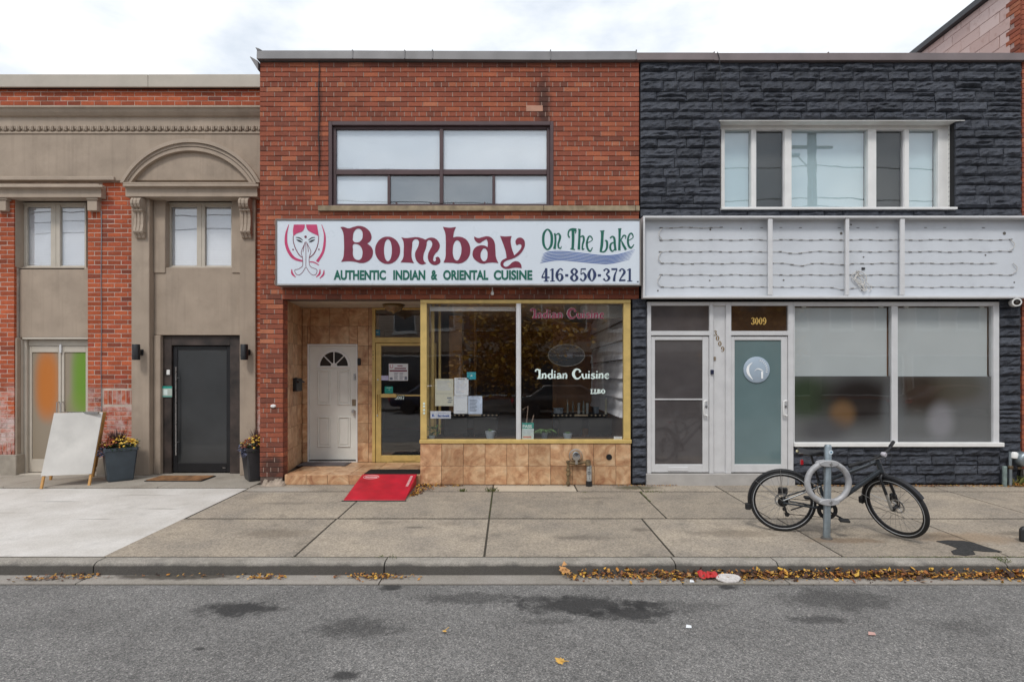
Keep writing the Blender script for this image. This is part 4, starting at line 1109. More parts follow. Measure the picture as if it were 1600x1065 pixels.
MB().tube([(xh, yb-.06, ZZ(710, yb)), (xh, yb-.06, ZZ(573, yb))], .014, 8).tube([(xh, yb-.06, ZZ(690, yb)), (xh+.02, yb+.0, ZZ(690, yb))], .009, 6).tube([(xh, yb-.06, ZZ(590, yb)), (xh+.02, yb, ZZ(590, yb))], .009, 6).obj('pull_handle', m_steel, bdo)
MB().box(b1-.14, b1-.09, yb-.004, yb+.001, .1, .112).obj('door_maker_plate', m_steel, bdo)
MB().box(bx0, bx1_, yb-.1, yb+.06, 0, .0115).obj('threshold', m_plinth, bdo)
MB().box(LX0, LX1, LY+.5, 9, ztopb-.2, ztopb-.1).box(LX0, LX0+.2, LY+.51, 9, 0, ztopb-.2).box(LX0+.2, LX1-.002, 8.8, 9, 0, ztopb-.2).obj('roof', m_capl, left)

# ------------------------------------------------------------------ taller neighbour beyond the dark building
nb = thing('pink_sided_building', 'taller neighbouring building with pale pink painted block side wall above the dark stone roof', 'building', (10.0, 1, 0))
NX = 8.02; NT_ = 8.0
nw_ = MB().box(NX+.012, NX+.3, .02, 12, 0, NT_-.02).box(NX+.3, 13, .012, .3, 0, NT_-.02).box(NX+.3, 13, .3, 12, NT_-.2, NT_-.1).box(NX+.3, 13, 11.7, 12, 0, NT_-.2).obj('wall', M('pale_pink_mortar', (.46, .33, .29), .9, var=.2, bump=.3), nb)
t = NT('pale_pink_paint'); r_ = t.n('ObjectInfo').outputs['Random']
c = t.ramp(r_, [(0, (.56, .40, .36)), (1, (.68, .53, .49))]); c = t.mix(t.ramp(t.noise(7, 7, .7), [(.55, 0.0), (.75, .7)]), c, (.36, .2, .16))
m_pinkb = t.bsdf(c, .85, 0, t.bump(t.noise(50, 5), .4, .008), .25)
z = 6.05; row_ = 0
while z < NT_-.06:
    y = .22 + (.2 if row_ % 2 else 0)
    if row_ % 2: MB().box(NX, NX+.03, .24, .41, z+.003, min(z+.197, NT_-.03)).obj('block', m_pinkb, nw_, bevel=.004)
    y = .22+(.2 if row_ % 2 else 0)
    while y < 5:
        MB().box(NX+random.uniform(-.002, .002), NX+.03, y+.003+(.0), y+.397, z+.003, min(z+.197, NT_-.03)).obj('block', m_pinkb, nw_, bevel=.004)
        y += .4
    z += .2; row_ += 1
# red brick corner with toothing, front and side
rr = brick_rects(NX, 12.9, .25, NT_-.03, [], .0771, .232, 0, .009)
mb = MB()
for a, b, c, d in rr: mb.box(a, b, -.004, .03, c, d)
tag(mb.obj('bricks', m_brick_c2, nw_, fixn=False), kind='stuff')
z = 6.3; k = 0
while z < NT_-.05:
    MB().box(NX-.004, NX+.05, .031, (.21 if k % 2 else .14)+(.08 if (k//3) % 2 else 0), z, z+.068).obj('brick', m_brick_c, nw_, bevel=.003); z += .0771; k += 1
MB().box(NX-.09, 13, -.06, 12.05, NT_-.02, NT_+.09).obj('parapet_flashing', M('dark_flashing', (.06, .06, .065), .5, .3), nb, bevel=.005)
MB().box(NX+.0, 13, -.02, .3, 0, .245).obj('plinth', m_plinth, nb)
# ------------------------------------------------------------------ lettering tools (flat vinyl shapes)
def outline_obj(name, loops, mat, parent, y, to, ext=.002):
    cu = bpy.data.curves.new(name, 'CURVE'); cu.dimensions = '2D'; cu.fill_mode = 'BOTH'; cu.extrude = ext; cu.resolution_u = 8
    for lp in loops:
        sp = cu.splines.new('BEZIER'); sp.bezier_points.add(len(lp)-1); sp.use_cyclic_u = True
        for bp, p in zip(sp.bezier_points, lp):
            X, Z = to(p[0], p[1]); bp.co = (X, Z, 0)
            ty = 'VECTOR' if len(p) > 2 else 'AUTO'
            bp.handle_left_type = ty; bp.handle_right_type = ty
    tmp = bpy.data.objects.new(name, cu); scene.collection.objects.link(tmp)
    dg = bpy.context.evaluated_depsgraph_get(); dg.update()
    me = bpy.data.meshes.new_from_object(tmp.evaluated_get(dg))
    scene.collection.objects.unlink(tmp); bpy.data.objects.remove(tmp); bpy.data.curves.remove(cu)
    off = wl(parent)
    for v in me.vertices: v.co = Vector((v.co.x, y - v.co.z, v.co.y)) - off
    me.materials.clear(); me.materials.append(mat)
    return link(bpy.data.objects.new(name, me), parent)
def ell(cx, cy, rx, ry, n=12): return [(cx+rx*math.cos(2*math.pi*k/n), cy+ry*math.sin(2*math.pi*k/n)) for k in range(n)]
def crom(pts, closed=False, sub=6):
    out = []; n = len(pts)
    for i in range(n if closed else n-1):
        p0 = pts[(i-1) % n] if (closed or i > 0) else pts[i]; p1 = pts[i]; p2 = pts[(i+1) % n]; p3 = pts[(i+2) % n] if (closed or i+2 < n) else p2
        for s in range(sub):
            t = s/sub
            out.append(tuple(.5*((2*b)+(-a+c)*t+(2*a-5*b+4*c-d)*t*t+(-a+3*b-3*c+d)*t**3) for a, b, c, d in zip(p0, p1, p2, p3)))
    if not closed: out.append(tuple(pts[-1]))
    return out
_sy = [0]
def stroke(mb, pts, y, to, closed=False, sub=6, w=None):
    """A brush stroke of changing width; pts are (x, y, width) in drawing units."""
    if w is not None: pts = [(p[0], p[1], w) for p in pts]
    if closed: pts = pts[:-1] if pts[0][:2] == pts[-1][:2] else pts
    c = crom(pts, closed, sub) if len(pts) > 2 else pts
    n = len(c); vs = []; _sy[0] = (_sy[0]+1) % 11
    yy = y - .00012*_sy[0]
    for i in range(n):
        a = c[(i-1) % n] if (closed or i > 0) else c[i]; b = c[(i+1) % n] if (closed or i+1 < n) else c[i]
        dx, dy = b[0]-a[0], b[1]-a[1]; L = math.hypot(dx, dy) or 1
        nx, ny = -dy/L*c[i][2]/2, dx/L*c[i][2]/2
        for s_ in (1, -1):
            X, Z = to(c[i][0]+s_*nx, c[i][1]+s_*ny); vs.append((X, yy, Z))
    fs = [(2*i, 2*i+1, 2*((i+1) % n)+1, 2*((i+1) % n)) for i in range(n if closed else n-1)]
    mb.add(vs, fs)
def text_obj(name, body, x0, x1, z0, z1, y, mat, parent, bold=.0, keep=False, ext=.0015):
    cu = bpy.data.curves.new(name, 'FONT'); cu.body = body; cu.size = 1; cu.offset = bold; cu.extrude = 0.002
    tmp = bpy.data.objects.new(name, cu); scene.collection.objects.link(tmp)
    dg = bpy.context.evaluated_depsgraph_get(); dg.update()
    me = bpy.data.meshes.new_from_object(tmp.evaluated_get(dg))
    scene.collection.objects.unlink(tmp); bpy.data.objects.remove(tmp); bpy.data.curves.remove(cu)
    xs = [v.co.x for v in me.vertices]; ys = [v.co.y for v in me.vertices]
    a, b, c, d = min(xs), max(xs), min(ys), max(ys); off = wl(parent)
    for v in me.vertices:
        v.co = Vector((x0+(v.co.x-a)/(b-a)*(x1-x0), y-(ext if v.co.z > 0 else 0), z0+(v.co.y-c)/(d-c)*(z1-z0))) - off
    me.materials.clear(); me.materials.append(mat)
    return link(bpy.data.objects.new(name, me), parent)
def digit(ch):
    D = {'4': [[(64,0,34),(64,192,34)], [(60,4,12),(4,132,16)], [(0,138,22),(112,138,22)], [(30,194,13),(98,194,13)]],
         '1': [[(54,4,40),(54,192,40)], [(8,34,12),(50,8,14)], [(8,194,13),(100,194,13)]],
         '6': [[(98,34,24),(66,6,16),(24,60,34),(18,130,38),(54,192,16),(92,150,38),(84,98,24),(52,88,14),(22,118,10)]],
         '8': [[(55,6,16),(90,50,34),(55,94,18),(18,50,34),(55,6,16)], [(55,94,16),(95,145,38),(55,193,18),(14,145,38),(55,94,16)]],
         '5': [[(98,12,24),(24,12,18)], [(24,8,14),(20,96,14)], [(20,96,12),(62,72,20),(95,130,40),(55,190,18),(10,158,30)]],
         '0': [[(55,6,14),(94,100,40),(55,193,14),(14,100,40),(55,6,14)]],
         '3': [[(12,40,30),(50,8,16),(88,45,34),(48,92,16)], [(48,92,16),(94,145,38),(50,192,16),(8,156,32)]],
         '7': [[(6,14,28),(100,14,28)], [(94,20,14),(58,110,30),(48,196,42)]],
         '2': [[(12,46,32),(50,8,16),(88,55,38),(44,130,22),(12,182,16)], [(6,184,26),(102,180,26)]],
         '9': [[(12,166,24),(44,194,16),(86,140,34),(92,70,38),(56,8,16),(18,50,38),(26,102,24),(58,112,14),(88,82,10)]],
         '-': [[(0,108,36),(100,108,36)]]}
    return D[ch]

# ------------------------------------------------------------------ restaurant light box sign
SY = -.22
sgn = thing('shop_sign', 'long white light box sign reading Bombay with a praying woman emblem', 'sign', (XX(716, SY), SY, ZZ(395, SY)))
def SX(px): return XX(px, SY)
def SZ(py): return ZZ(py, SY)
MB().box(SX(431), SX(1001.5), SY+.012, -.012, SZ(446), SZ(342.5)).obj('sign_cabinet', m_signfr, sgn, bevel=.006)
MB().frame(SX(430.5), SX(1002), SZ(446.5), SZ(342), .026, SY-.012, SY+.0115).obj('sign_frame', m_signfr, sgn, bevel=.005)
MB().box(SX(432.5), SX(999.5), SY, SY+.011, SZ(444), SZ(344.7)).obj('sign_face', m_signw, sgn)
MB().box(SX(434), SX(999), SY-.02, SY-.0125, SZ(445.6), SZ(443.4)).obj('retainer_strip', M('retainer', (.5, .5, .5), .4, .3), sgn)
yt = SY - .003
z2 = lambda x, y: (SX(525+x/10), SZ(345+y/10)); z3 = lambda x, y: (SX(675+x/10), SZ(345+y/10))
c_ = 1
outline_obj('lettering', [[(70,100,c_),(110,95),(200,118),(280,95),(370,80),(480,120),(550,215),(545,300),(490,355,c_),(560,420),(578,500),(545,590),(470,645),(390,658),(300,640),(200,630),(80,640,c_),(112,580),(125,480),(125,300),(118,210),(98,145)],
    [(345,122),(290,160),(266,240),(275,320),(345,336),(398,300),(418,235),(400,150)], [(272,368),(320,362),(375,390),(412,460),(410,550),(385,600),(345,612),(300,595),(270,550),(265,450)]], m_maroon, sgn, yt, z2)
outline_obj('lettering', [ell(807, 460, 195, 213), ell(812, 460, 62, 172)], m_maroon, sgn, yt, z2)
outline_obj('lettering', [[(1020,258,c_),(1090,270),(1180,262),(1250,255),(1330,268),(1400,295,c_),(1440,272),(1500,262),(1570,290),(1612,345),(1622,400),(1590,470),(1545,520),(1520,580),(1522,622),(1545,633),(1562,612),(1555,575,c_),(1592,562),(1625,595),(1630,640),(1600,675),(1545,690),(1480,665),(1440,600),(1440,520),(1470,450),(1500,390),(1500,335),(1460,300),(1425,320),(1415,380),(1395,450),(1368,530),(1372,620),(1410,665,c_),(1340,682),(1280,650),(1245,590),(1238,500),(1265,440),(1290,380),(1290,310),(1245,285),(1205,310),(1190,400),(1180,500),(1190,600),(1220,660,c_),(1110,650),(1010,648,c_),(1050,580),(1058,480),(1058,350),(1045,300)]], m_maroon, sgn, yt, z2)
outline_obj('lettering', [[(170,95,c_),(270,108),(375,98,c_),(345,170),(330,260,c_),(400,248),(500,270),(570,340),(598,460),(570,570),(500,640),(420,665),(320,655),(180,650,c_),(208,580),(215,450),(215,300),(206,190)], [(385,305),(345,350),(325,450),(335,560),(365,610),(395,620),(435,570),(460,470),(450,370),(420,315)]], m_maroon, sgn, yt, z3)
outline_obj('lettering', [[(660,245,c_),(720,270),(790,255),(860,242),(930,265),(975,330),(990,450),(1000,570),(1038,660,c_),(960,650),(880,655),(790,668),(700,630),(645,570),(635,500),(665,430),(730,390),(810,385),(870,410,c_),(870,330),(850,285,c_),(790,320),(740,348),(690,325),(662,285)], [(815,430),(775,470),(758,540),(780,610),(815,632),(850,610),(868,540),(855,460)]], m_maroon, sgn, yt, z3)
outline_obj('lettering', [[(1062,238,c_),(1150,245),(1245,238,c_),(1230,290),(1240,400),(1285,540,c_),(1350,480),(1395,410),(1390,372),(1350,368),(1325,385,c_),(1305,340),(1318,290),(1370,262),(1430,290),(1452,360),(1420,460),(1350,540),(1260,590),(1150,630),(1115,670),(1130,708),(1165,716),(1210,690),(1260,645),(1330,632),(1385,670),(1402,740,c_),(1330,730),(1260,735),(1190,750),(1120,740),(1070,690),(1085,630),(1165,580,c_),(1150,480),(1115,370),(1085,290)]], m_maroon, sgn, yt, z3)
for wd_, a, b in (('AUTHENTIC', 521.5, 603), ('INDIAN', 614.5, 664.5), ('&', 673.5, 683.5), ('ORIENTAL', 692.5, 763), ('CUISINE', 771.5, 831.8)):
    text_obj('lettering', wd_, SX(a), SX(b), SZ(437.4), SZ(422), yt, m_green, sgn, .04)
z4 = lambda x, y: (SX(838+x/10), SZ(350+y/10))
mb = MB()
for s_ in ([[(175,85,24),(235,160,40),(235,320,40),(175,398,24),(115,320,38),(115,160,38),(175,85,24)]]): stroke(mb, s_, yt, z4, True)
for s_ in ([(285,145,28),(297,200,32),(297,300,32),(282,390,44)], [(305,175,14),(345,150,24),(372,195,34),(360,255,32),(342,315,28),(350,368,26),(380,380,18),(392,345,10)],
    [(520,215,26),(497,170,22),(512,105,26),(560,85,40),(625,96,50)], [(622,100,22),(608,150,14)], [(572,95,46),(574,250,42),(566,385,40)], [(530,388,16),(605,400,16)],
    [(650,82,18),(695,88,18)], [(675,85,36),(672,200,34),(664,400,42)], [(682,205,14),(730,190,28),(742,250,32),(722,325,26),(722,395,26),(750,385,12)],
    [(790,300,12),(872,252,14),(856,200,22),(818,200,24),(790,290,32),(800,380,32),(842,424,26),(878,365,12)],
    [(995,112,16),(1065,105,16)], [(1032,108,50),(1030,200,42),(1022,330,44),(1005,425,34)], [(990,428,18),(1060,432,24),(1102,370,32),(1102,275,34),(1070,258,16)],
    [(1152,222,26),(1188,195,24),(1218,225,34),(1226,320,36),(1238,415,36)], [(1215,285,14),(1165,312,28),(1155,380,32),(1188,426,22),(1222,390,12)],
    [(1275,78,16),(1330,74,16)], [(1302,78,44),(1300,200,34),(1296,412,40)], [(1312,272,14),(1358,185,24),(1398,190,20),(1390,232,12)], [(1330,262,18),(1360,330,34),(1400,402,36)],
    [(1432,262,12),(1510,212,14),(1492,150,22),(1456,162,24),(1430,240,30),(1440,330,32),(1480,372,26),(1526,318,12)]): stroke(mb, s_, yt, z4)
mb.obj('lettering', m_green, sgn, fixn=False)
A_ = [(105,467),(200,436),(400,428),(700,455),(1000,490),(1250,482),(1545,400)]; B_ = [(58,612),(150,585),(350,560),(600,577),(900,606),(1150,614),(1455,552)]
for k in range(7):
    t_ = k/6; mb = MB()
    stroke(mb, [(a[0]*(1-t_)+b[0]*t_, a[1]*(1-t_)+b[1]*t_, (3 if i in (0, 6) else 11)) for i, (a, b) in enumerate(zip(A_, B_))], yt, z4)
    mb.obj('wave_stripe', m_blue, sgn, fixn=False)
mb = MB()
for ch, a, b in (('4',82,205),('1',208,300),('6',302,424),('-',450,505),('8',530,655),('5',676,786),('0',800,935),('-',960,1015),('3',1040,1155),('7',1166,1276),('2',1286,1400),('1',1412,1508)):
    for s_ in digit(ch):
        cl = len(s_) > 3 and s_[0] == s_[-1]
        stroke(mb, s_, yt, lambda x, y, a=a, b=b: z4(a+(b-a)*x/110, 690+y*1.035), cl)
mb.obj('phone_number', m_navy, sgn, fixn=False)
outline_obj('small_mark', [ell(1585, 900, 14, 9)], m_inkblk, sgn, yt, z4)
# emblem: veiled woman with joined palms
z1 = lambda x, y: (SX(435+x/10.65), SZ(342+y/10.65))
outline_obj('emblem_hair', [[(258,95,1),(440,95,1),(436,140),(405,200),(300,245),(250,285,1),(244,200)]], m_pink, sgn, yt, z1)
outline_obj('emblem_hair', [[(462,95,1),(640,95,1),(660,200),(674,290,1),(650,275),(560,230),(490,185),(468,140)]], m_pink, sgn, yt, z1)
mb = MB()
for s_ in ([(175,95,8),(132,250,34),(132,420,46),(190,570,50),(275,660,42),(400,700,28)], [(720,95,8),(768,250,26),(770,400,38),(738,560,42),(645,712,46)], [(520,712,14),(600,725,20),(675,770,12)],
    [(222,838,12),(232,910,34),(288,968,10)], [(693,838,12),(685,910,32),(628,966,10)], [(760,850,12),(748,925,30),(688,988,10)]): stroke(mb, s_, yt, z1)
mb.obj('emblem_veil', m_pink, sgn, fixn=False)
mb = MB()
for s_ in ([(248,285,10),(250,380,12),(290,500,14),(345,595,15),(395,640,12)], [(672,290,10),(665,380,12),(640,480,13),(590,580,15),(515,645,12)]): stroke(mb, s_, yt, z1)
for s_ in ([(450,380),(420,450),(385,530),(383,580),(402,640),(406,760),(385,800),(330,835),(275,850),(290,910),(340,932),(400,890),(455,800)], [(457,400),(459,600),(457,790)], [(465,380),(500,450),(540,530),(532,580),(515,640),(515,740),(545,800),(640,845),(625,920),(570,932),(510,880),(465,800)], [(440,395),(424,470),(410,550)], [(474,395),(490,470),(500,550)]): stroke(mb, s_, yt, z1, w=8)
mb.obj('emblem_hands', m_maroon, sgn, fixn=False)
mb = MB()
for s_ in ([(288,308,8),(350,316,18),(406,356,10)], [(612,308,8),(555,316,18),(498,356,10)], [(298,345,6),(350,366,32),(402,388,6)], [(608,345,6),(556,366,32),(508,388,6)]): stroke(mb, s_, yt, z1)
mb.obj('emblem_eyes', m_inkblk, sgn, fixn=False)
outline_obj('emblem_dots', [ell(453, 298, 20, 20, 8), ell(245, 510, 12, 12, 8), ell(675, 508, 12, 12, 8)], m_maroon, sgn, yt, z1)

# ------------------------------------------------------------------ emptied sign cabinet on the dark building
EY = -.2
m_cabfr = M('cabinet_silver_paint', (.66, .66, .67), .4, .1, var=.05, dirt=.15)
es = thing('empty_sign_cabinet', 'open silver sign cabinet with its face gone and rows of thin light strings inside', 'sign', (XX(1302, EY), EY, ZZ(400, EY)))
ex0_, ex1_ = XX(1005, EY), XX(1618, EY); ez0, ez1 = ZZ(465.5, EY), ZZ(337, EY)
bz0, bz1_ = ez0, ez1
MB().frame(ex0_, ex1_, ez0, ez1, .03, EY, -.07, wb=.035, wt_=.032).obj('cabinet_frame', m_cabfr, es, bevel=.004)
MB().box(ex0_+.01, ex1_-.01, -.069, -.055, ez0+.01, ez1-.01).obj('cabinet_back', m_signr, es)
for a, b in ((1201, 1208), (1322.5, 1328), (1408, 1415)):
    MB().box(XX(a, EY), XX(b, EY), EY+.012, EY+.04, ez0+.046, ez1-.041).obj('divider', m_cabfr, es, bevel=.004)
    MB().box(XX(b, EY)-.012, XX(b, EY)+.012, EY+.04, -.0695, ez0+.046, ez1-.041).obj('divider_web', m_white, es)
yb_ = -.073
m_wire = M('led_wire', (.54, .53, .51), .7); m_led = M('led_module', (.62, .60, .57), .5); m_ledd = M('led_module_shadowed', (.19, .175, .16), .7); m_glue = M('glue_residue', (.12, .11, .1), .8)  # m_ledd: module colour darkened to carry the shadow below each module
ER = lambda px, py: (XX(px, yb_), ZZ(py, yb_))
rows_ = [(1033, 1215, 355.5, .35), (1033, 1582, 374.3, 1), (1032, 1582, 392.6, 1), (1035, 1560, 411, 1), (1033, 1580, 429, 1), (1035, 1585, 448, 1)]
for ri, (a, b, py, dens) in enumerate(rows_):
    wm = MB(); lm = MB(); pts = []
    px = a; k = 0; sagx = 1195+30*ri
    while px < (b if ri else 1130):
        dy = .5*math.sin(px*.11+ri)+random.uniform(-.3, .3)
        if ri in (2, 3): dy += 3.2*math.exp(-((px-1215-12*ri)/16)**2)
        if ri in (3, 5): dy += 5*math.exp(-((px-1318)/14)**2)*(1 if ri == 5 else .5)
        pts.append((XX(px, yb_), yb_-.004-.006*abs(math.sin(k*1.7)), ZZ(py+dy+.004*(px-1300)*.0, yb_)))
        if k % 4 == 0:
            X, Z = ER(px, py+dy); a_ = random.uniform(-.01, .01)
            lm.box(X-.026, X+.024, yb_-.010, yb_+.003, Z-.006, Z+.0035)
        px += 3.9; k += 1
    if ri == 0:
        px = 1160
        while px < 1560:
            X, Z = ER(px, py+random.uniform(-.6, .6))
            if random.random() < .72: lm.box(X-.018, X+.022, yb_-.004, yb_+.003, Z-.003, Z+.003)
            px += random.choice((14.5, 15, 15.5, 30))
    wm.tube(pts, .0038, 5).obj('light_string', m_wire, es)
    lm.obj('light_modules', m_glue if ri == 0 else m_ledd, es, fixn=False)['kind'] = 'stuff'
lo_ = MB()
for (px, pa, pb, sd) in ((1031, 357, 374, -1), (1030, 394, 411, -1), (1029, 430, 447.5, -1), (1581, 374.5, 391, 1), (1585, 411, 428, 1)):
    lo_.tube([(XX(px-sd*3, yb_), yb_-.01, ZZ(pa, yb_)), (XX(px+sd*2, yb_), yb_-.025, ZZ((pa+pb)/2-2, yb_)), (XX(px+sd*2, yb_), yb_-.025, ZZ((pa+pb)/2+3, yb_)), (XX(px-sd*3, yb_), yb_-.01, ZZ(pb, yb_))], .006, 6)
lo_.obj('wire_loop', m_wire, es)
kn = MB()
for k in range(7):
    x0_ = 1340+random.uniform(-2, 2); p = [(x0_, 424)]
    for q in range(5): p.append((p[-1][0]+random.uniform(-7, 9), 428+q*6.5+random.uniform(-2, 2)))
    kn.tube([(XX(a, yb_), yb_-.02-.02*random.random(), ZZ(b, yb_)) for a, b in crom(p, sub=3)], .006, 5)
kn.obj('tangled_wire', m_led, es)
MB().box(*[XX(1338, yb_), XX(1342, yb_), yb_-.012, yb_, ZZ(427, yb_), ZZ(423, yb_)]).box(XX(1346, yb_), XX(1351, yb_), yb_-.012, yb_, ZZ(421, yb_), ZZ(418, yb_)).obj('wire_clip', m_black, es)
dm = MB()
for px, py, r_ in ((1314.5, 364.5, 2.2), (1569.5, 364.5, 2.5), (1028, 454, 1.4), (1109, 438, 1.2), (1224.5, 437.5, 1.4), (1110, 358.5, 1.5), (1158, 357, 1.2), (1349.5, 401.5, 1.2), (1540, 398.5, 1.3), (1585, 441, 1.2), (1347, 453, 1.2), (1330, 351, 1.3)):
    dm.lathe([(r_*.01, -.003), (r_*.01, .002)], (*[XX(px, yb_)], yb_+.003, ZZ(py, yb_)), 'y', 8)
dm.obj('screw_holes', m_glue, es)['kind'] = 'stuff'

# ------------------------------------------------------------------ window and door lettering
def fancy(mb, word, x0, x1, ybase, h, y, to, wk=1.0):
    G = {'I': (60, [[(2,26,16),(8,6,14),(26,4,18),(34,18,8)], [(40,2,26),(42,60,20),(36,96,30)], [(18,97,9),(60,97,9)]]),
         'n': (58, [[(10,44,18),(12,70,16),(8,98,22)], [(14,60,8),(34,46,16),(44,70,16),(38,98,20)]]),
         'd': (60, [[(48,4,14),(46,60,16),(48,98,20)], [(46,52,10),(18,54,18),(10,78,20),(28,98,12),(46,84,10)]]),
         'i': (28, [[(12,46,18),(13,70,16),(10,98,22)], [(8,26,14),(20,26,14)]]),
         'a': (58, [[(10,54,14),(28,46,14),(42,62,18),(44,98,20)], [(42,68,8),(14,76,18),(14,94,16),(40,90,10)]]),
         'C': (92, [[(84,30,18),(66,4,14),(32,6,22),(12,50,30),(34,94,22),(64,96,14),(86,74,12)], [(84,14,8),(70,34,14)]]),
         'u': (60, [[(10,46,20),(10,72,18),(24,98,14),(46,80,10)], [(46,46,18),(46,72,16),(50,98,18)]]),
         's': (50, [[(42,54,14),(26,46,12),(12,60,16),(34,74,16),(38,90,16),(20,98,12),(6,88,14)]]),
         'e': (54, [[(10,74,8),(42,64,8),(34,46,14),(14,58,18),(12,86,18),(30,98,12),(46,86,8)]]),
         'L': (60, [[(30,4,26),(28,60,20),(24,92,22)], [(4,8,9),(52,8,9)], [(8,95,16),(54,95,18),(58,66,12)]]),
         'B': (70, [[(18,4,22),(18,96,22)], [(20,6,14),(52,22,22),(24,46,12)], [(24,48,12),(60,72,24),(16,96,14)]]),
         'O': (74, [[(37,4,14),(64,50,26),(37,96,14),(10,50,26),(37,4,14)]]), ' ': (40, [])}
    tot = sum(G[c][0] for c in word); x = 0; k = (x1-x0)/tot
    for c in word:
        for s_ in G[c][1]:
            cl = len(s_) > 3 and s_[0] == s_[-1]
            stroke(mb, [(p[0], p[1], p[2]*wk) for p in s_], y, lambda a, b, x=x: to(x0+(x+a)*k, ybase-h+b*h/100), cl, 4)
        x += G[c][0]
T0 = lambda px, py: (XX(px), ZZ(py))
GY = .0185
mb = MB(); fancy(mb, 'Indian Cuisine', 829, 945, 497, 15, GY, T0, 1.2); mb.obj('lettering', M('lettering_edge', (.5, .46, .48), .5), sfw, fixn=False)
mb = MB(); fancy(mb, 'Indian Cuisine', 829, 945, 497, 15, GY-.002, T0, .95); mb.obj('lettering', m_maroon, sfw, fixn=False)
mb = MB(); fancy(mb, 'Indian Cuisine', 836.5, 953, 591.5, 15, GY, T0, .95); mb.obj('lettering', m_mint, sfw, fixn=False)
mb = MB(); fancy(mb, 'LLBO', 922, 946, 615, 7.5, GY, T0, .95); mb.obj('lettering', m_mint, sfw, fixn=False)
def numerals(mb, s, x0, x1, pz0, pz1, y, to, slant=(0, 0)):
    n = len(s); w = (x1-x0)/n
    for i, ch in enumerate(s):
        for st_ in digit(ch):
            cl = len(st_) > 3 and st_[0] == st_[-1]
            stroke(mb, st_, y, lambda a, b, i=i: to(x0+i*w+(w*.92)*a/110+slant[0]*i, pz0+(pz1-pz0)*b/200+slant[1]*i), cl, 4)
mb = MB(); numerals(mb, '3009', 1174.5, 1198.5, 495.5, 507, .018, T0); mb.obj('house_number', m_goldnum, dset, fixn=False)
m_numd = M('dark_gold_numeral', (.22, .14, .05), .4, .3)
for i, (ch, px, py) in enumerate((('3', 1115.5, 516), ('0', 1119, 524), ('0', 1122.5, 532.5), ('9', 1127, 541))):
    mb = MB(); numerals(mb, ch, px, px+5.6, py, py+8.5, .009, T0); mb.obj('house_number', m_numd, dset, fixn=False)
# number plate on the gold door
ygd = YR-.013
MB().box(XX(616.5, ygd), XX(632.5, ygd), ygd-.002, ygd+.001, ZZ(624.5, ygd), ZZ(617.5, ygd)).obj('number_plate', m_inkblk, gdo)
mb = MB(); numerals(mb, '3007', 617, 632.3, 618, 624, ygd-.004, lambda a, b: (XX(a, ygd), ZZ(b, ygd))); mb.obj('house_number', m_mint, gdo, fixn=False)
mb = MB()
for py in (548.5, 554.5, 560): mb.lathe([(.008, -.004), (.008, .002)], (XX(583, YR-.03), YR-.03, ZZ(py, YR-.03)), 'y', 8)
mb.obj('bell_button', m_inkblk, gdo)
for py in (630, 634.5, 640, 645):
    MB().lathe([(.018, -.006), (.012, .002)], (XX(663), -.021, ZZ(py)), 'y', 10).obj('round_stud', m_mint, sfw)
# round logo disc on the teal door
ld = thing('logo_disc', 'round pale blue logo disc with white crescent on the teal glass door', 'sign', (XX(1182.5), .016, ZZ(577.5)))
MB().lathe([(.205, .0), (.205, -.012), (.19, -.02)], (XX(1182.5), .016, ZZ(577.5)), 'y', 40).obj('disc', M('pale_blue_disc', (.36, .44, .53), .35, var=.04), ld, smooth=True)
zl = lambda x, y: (XX(1140+x/7.1), ZZ(470+y/7.1))
mb = MB(); stroke(mb, [(252,680,4),(205,730,26),(205,800,30),(255,872,4)], -.008, zl); stroke(mb, [(272,778,3),(305,752,10),(345,762,12),(375,782,3)], -.008, zl); stroke(mb, [(358,782,22),(358,860,22)], -.008, zl)
for a in range(-75, 20, 13): stroke(mb, [(310+92*math.cos(R(a)), 758+92*math.sin(R(a)), 9), (310+112*math.cos(R(a)), 758+112*math.sin(R(a)), 7)], -.008, zl)
mb.obj('emblem', M('white_print', (.85, .87, .9), .5), ld, fixn=False)

# ------------------------------------------------------------------ papers and stickers on the glass
def notice(name, label, cat, px0, px1, py0, py1, y, mat, draw=None, group=None, rot=0, thick=.0015):
    o = thing(name, label, cat, (XX((px0+px1)/2, y), y, ZZ(py1, y)), group)
    MB().box(XX(px0, y), XX(px1, y), y-thick, y, ZZ(py1, y), ZZ(py0, y)).obj('sheet', mat, o)
    if draw:
        for mt, items in draw:
            mb = MB()
            for (u0, u1, v0, v1) in items:
                mb.quad((XX(px0+(px1-px0)*u0, y), y-thick-.0006, ZZ(py0+(py1-py0)*v1, y)), (XX(px0+(px1-px0)*u1, y), y-thick-.0006, ZZ(py0+(py1-py0)*v1, y)), (XX(px0+(px1-px0)*u1, y), y-thick-.0006, ZZ(py0+(py1-py0)*v0, y)), (XX(px0+(px1-px0)*u0, y), y-thick-.0006, ZZ(py0+(py1-py0)*v0, y)))
            mb.obj('print', mt, o, fixn=False)
    return o
m_faint = M('faint_print', (.48, .50, .58), .7); m_teal = M('teal_card', (.02, .33, .40), .5); m_tealg = M('green_card', (.012, .30, .24), .5)
def lines(u0, u1, v0, v1, n, h=.35, jag=.3): 
    out = []
    for i in range(n):
        v = v0+(v1-v0)*i/n; out.append((u0, u1-random.random()*jag*(u1-u0), v, v+(v1-v0)/n*h))
    return out
yq = .036
notice('paper_notice', 'tall cream paper notice at the far edge of the shop window, beside the gold post', 'notice', 680, 708.5, 591.5, 634, yq, m_paper2, [(m_faint, lines(.1, .9, .08, .45, 9)), (m_ink, [(.65, .9, .68, .73), (.72, .95, .77, .8), (.68, .9, .84, .88), (.05, .95, .54, .55)])])
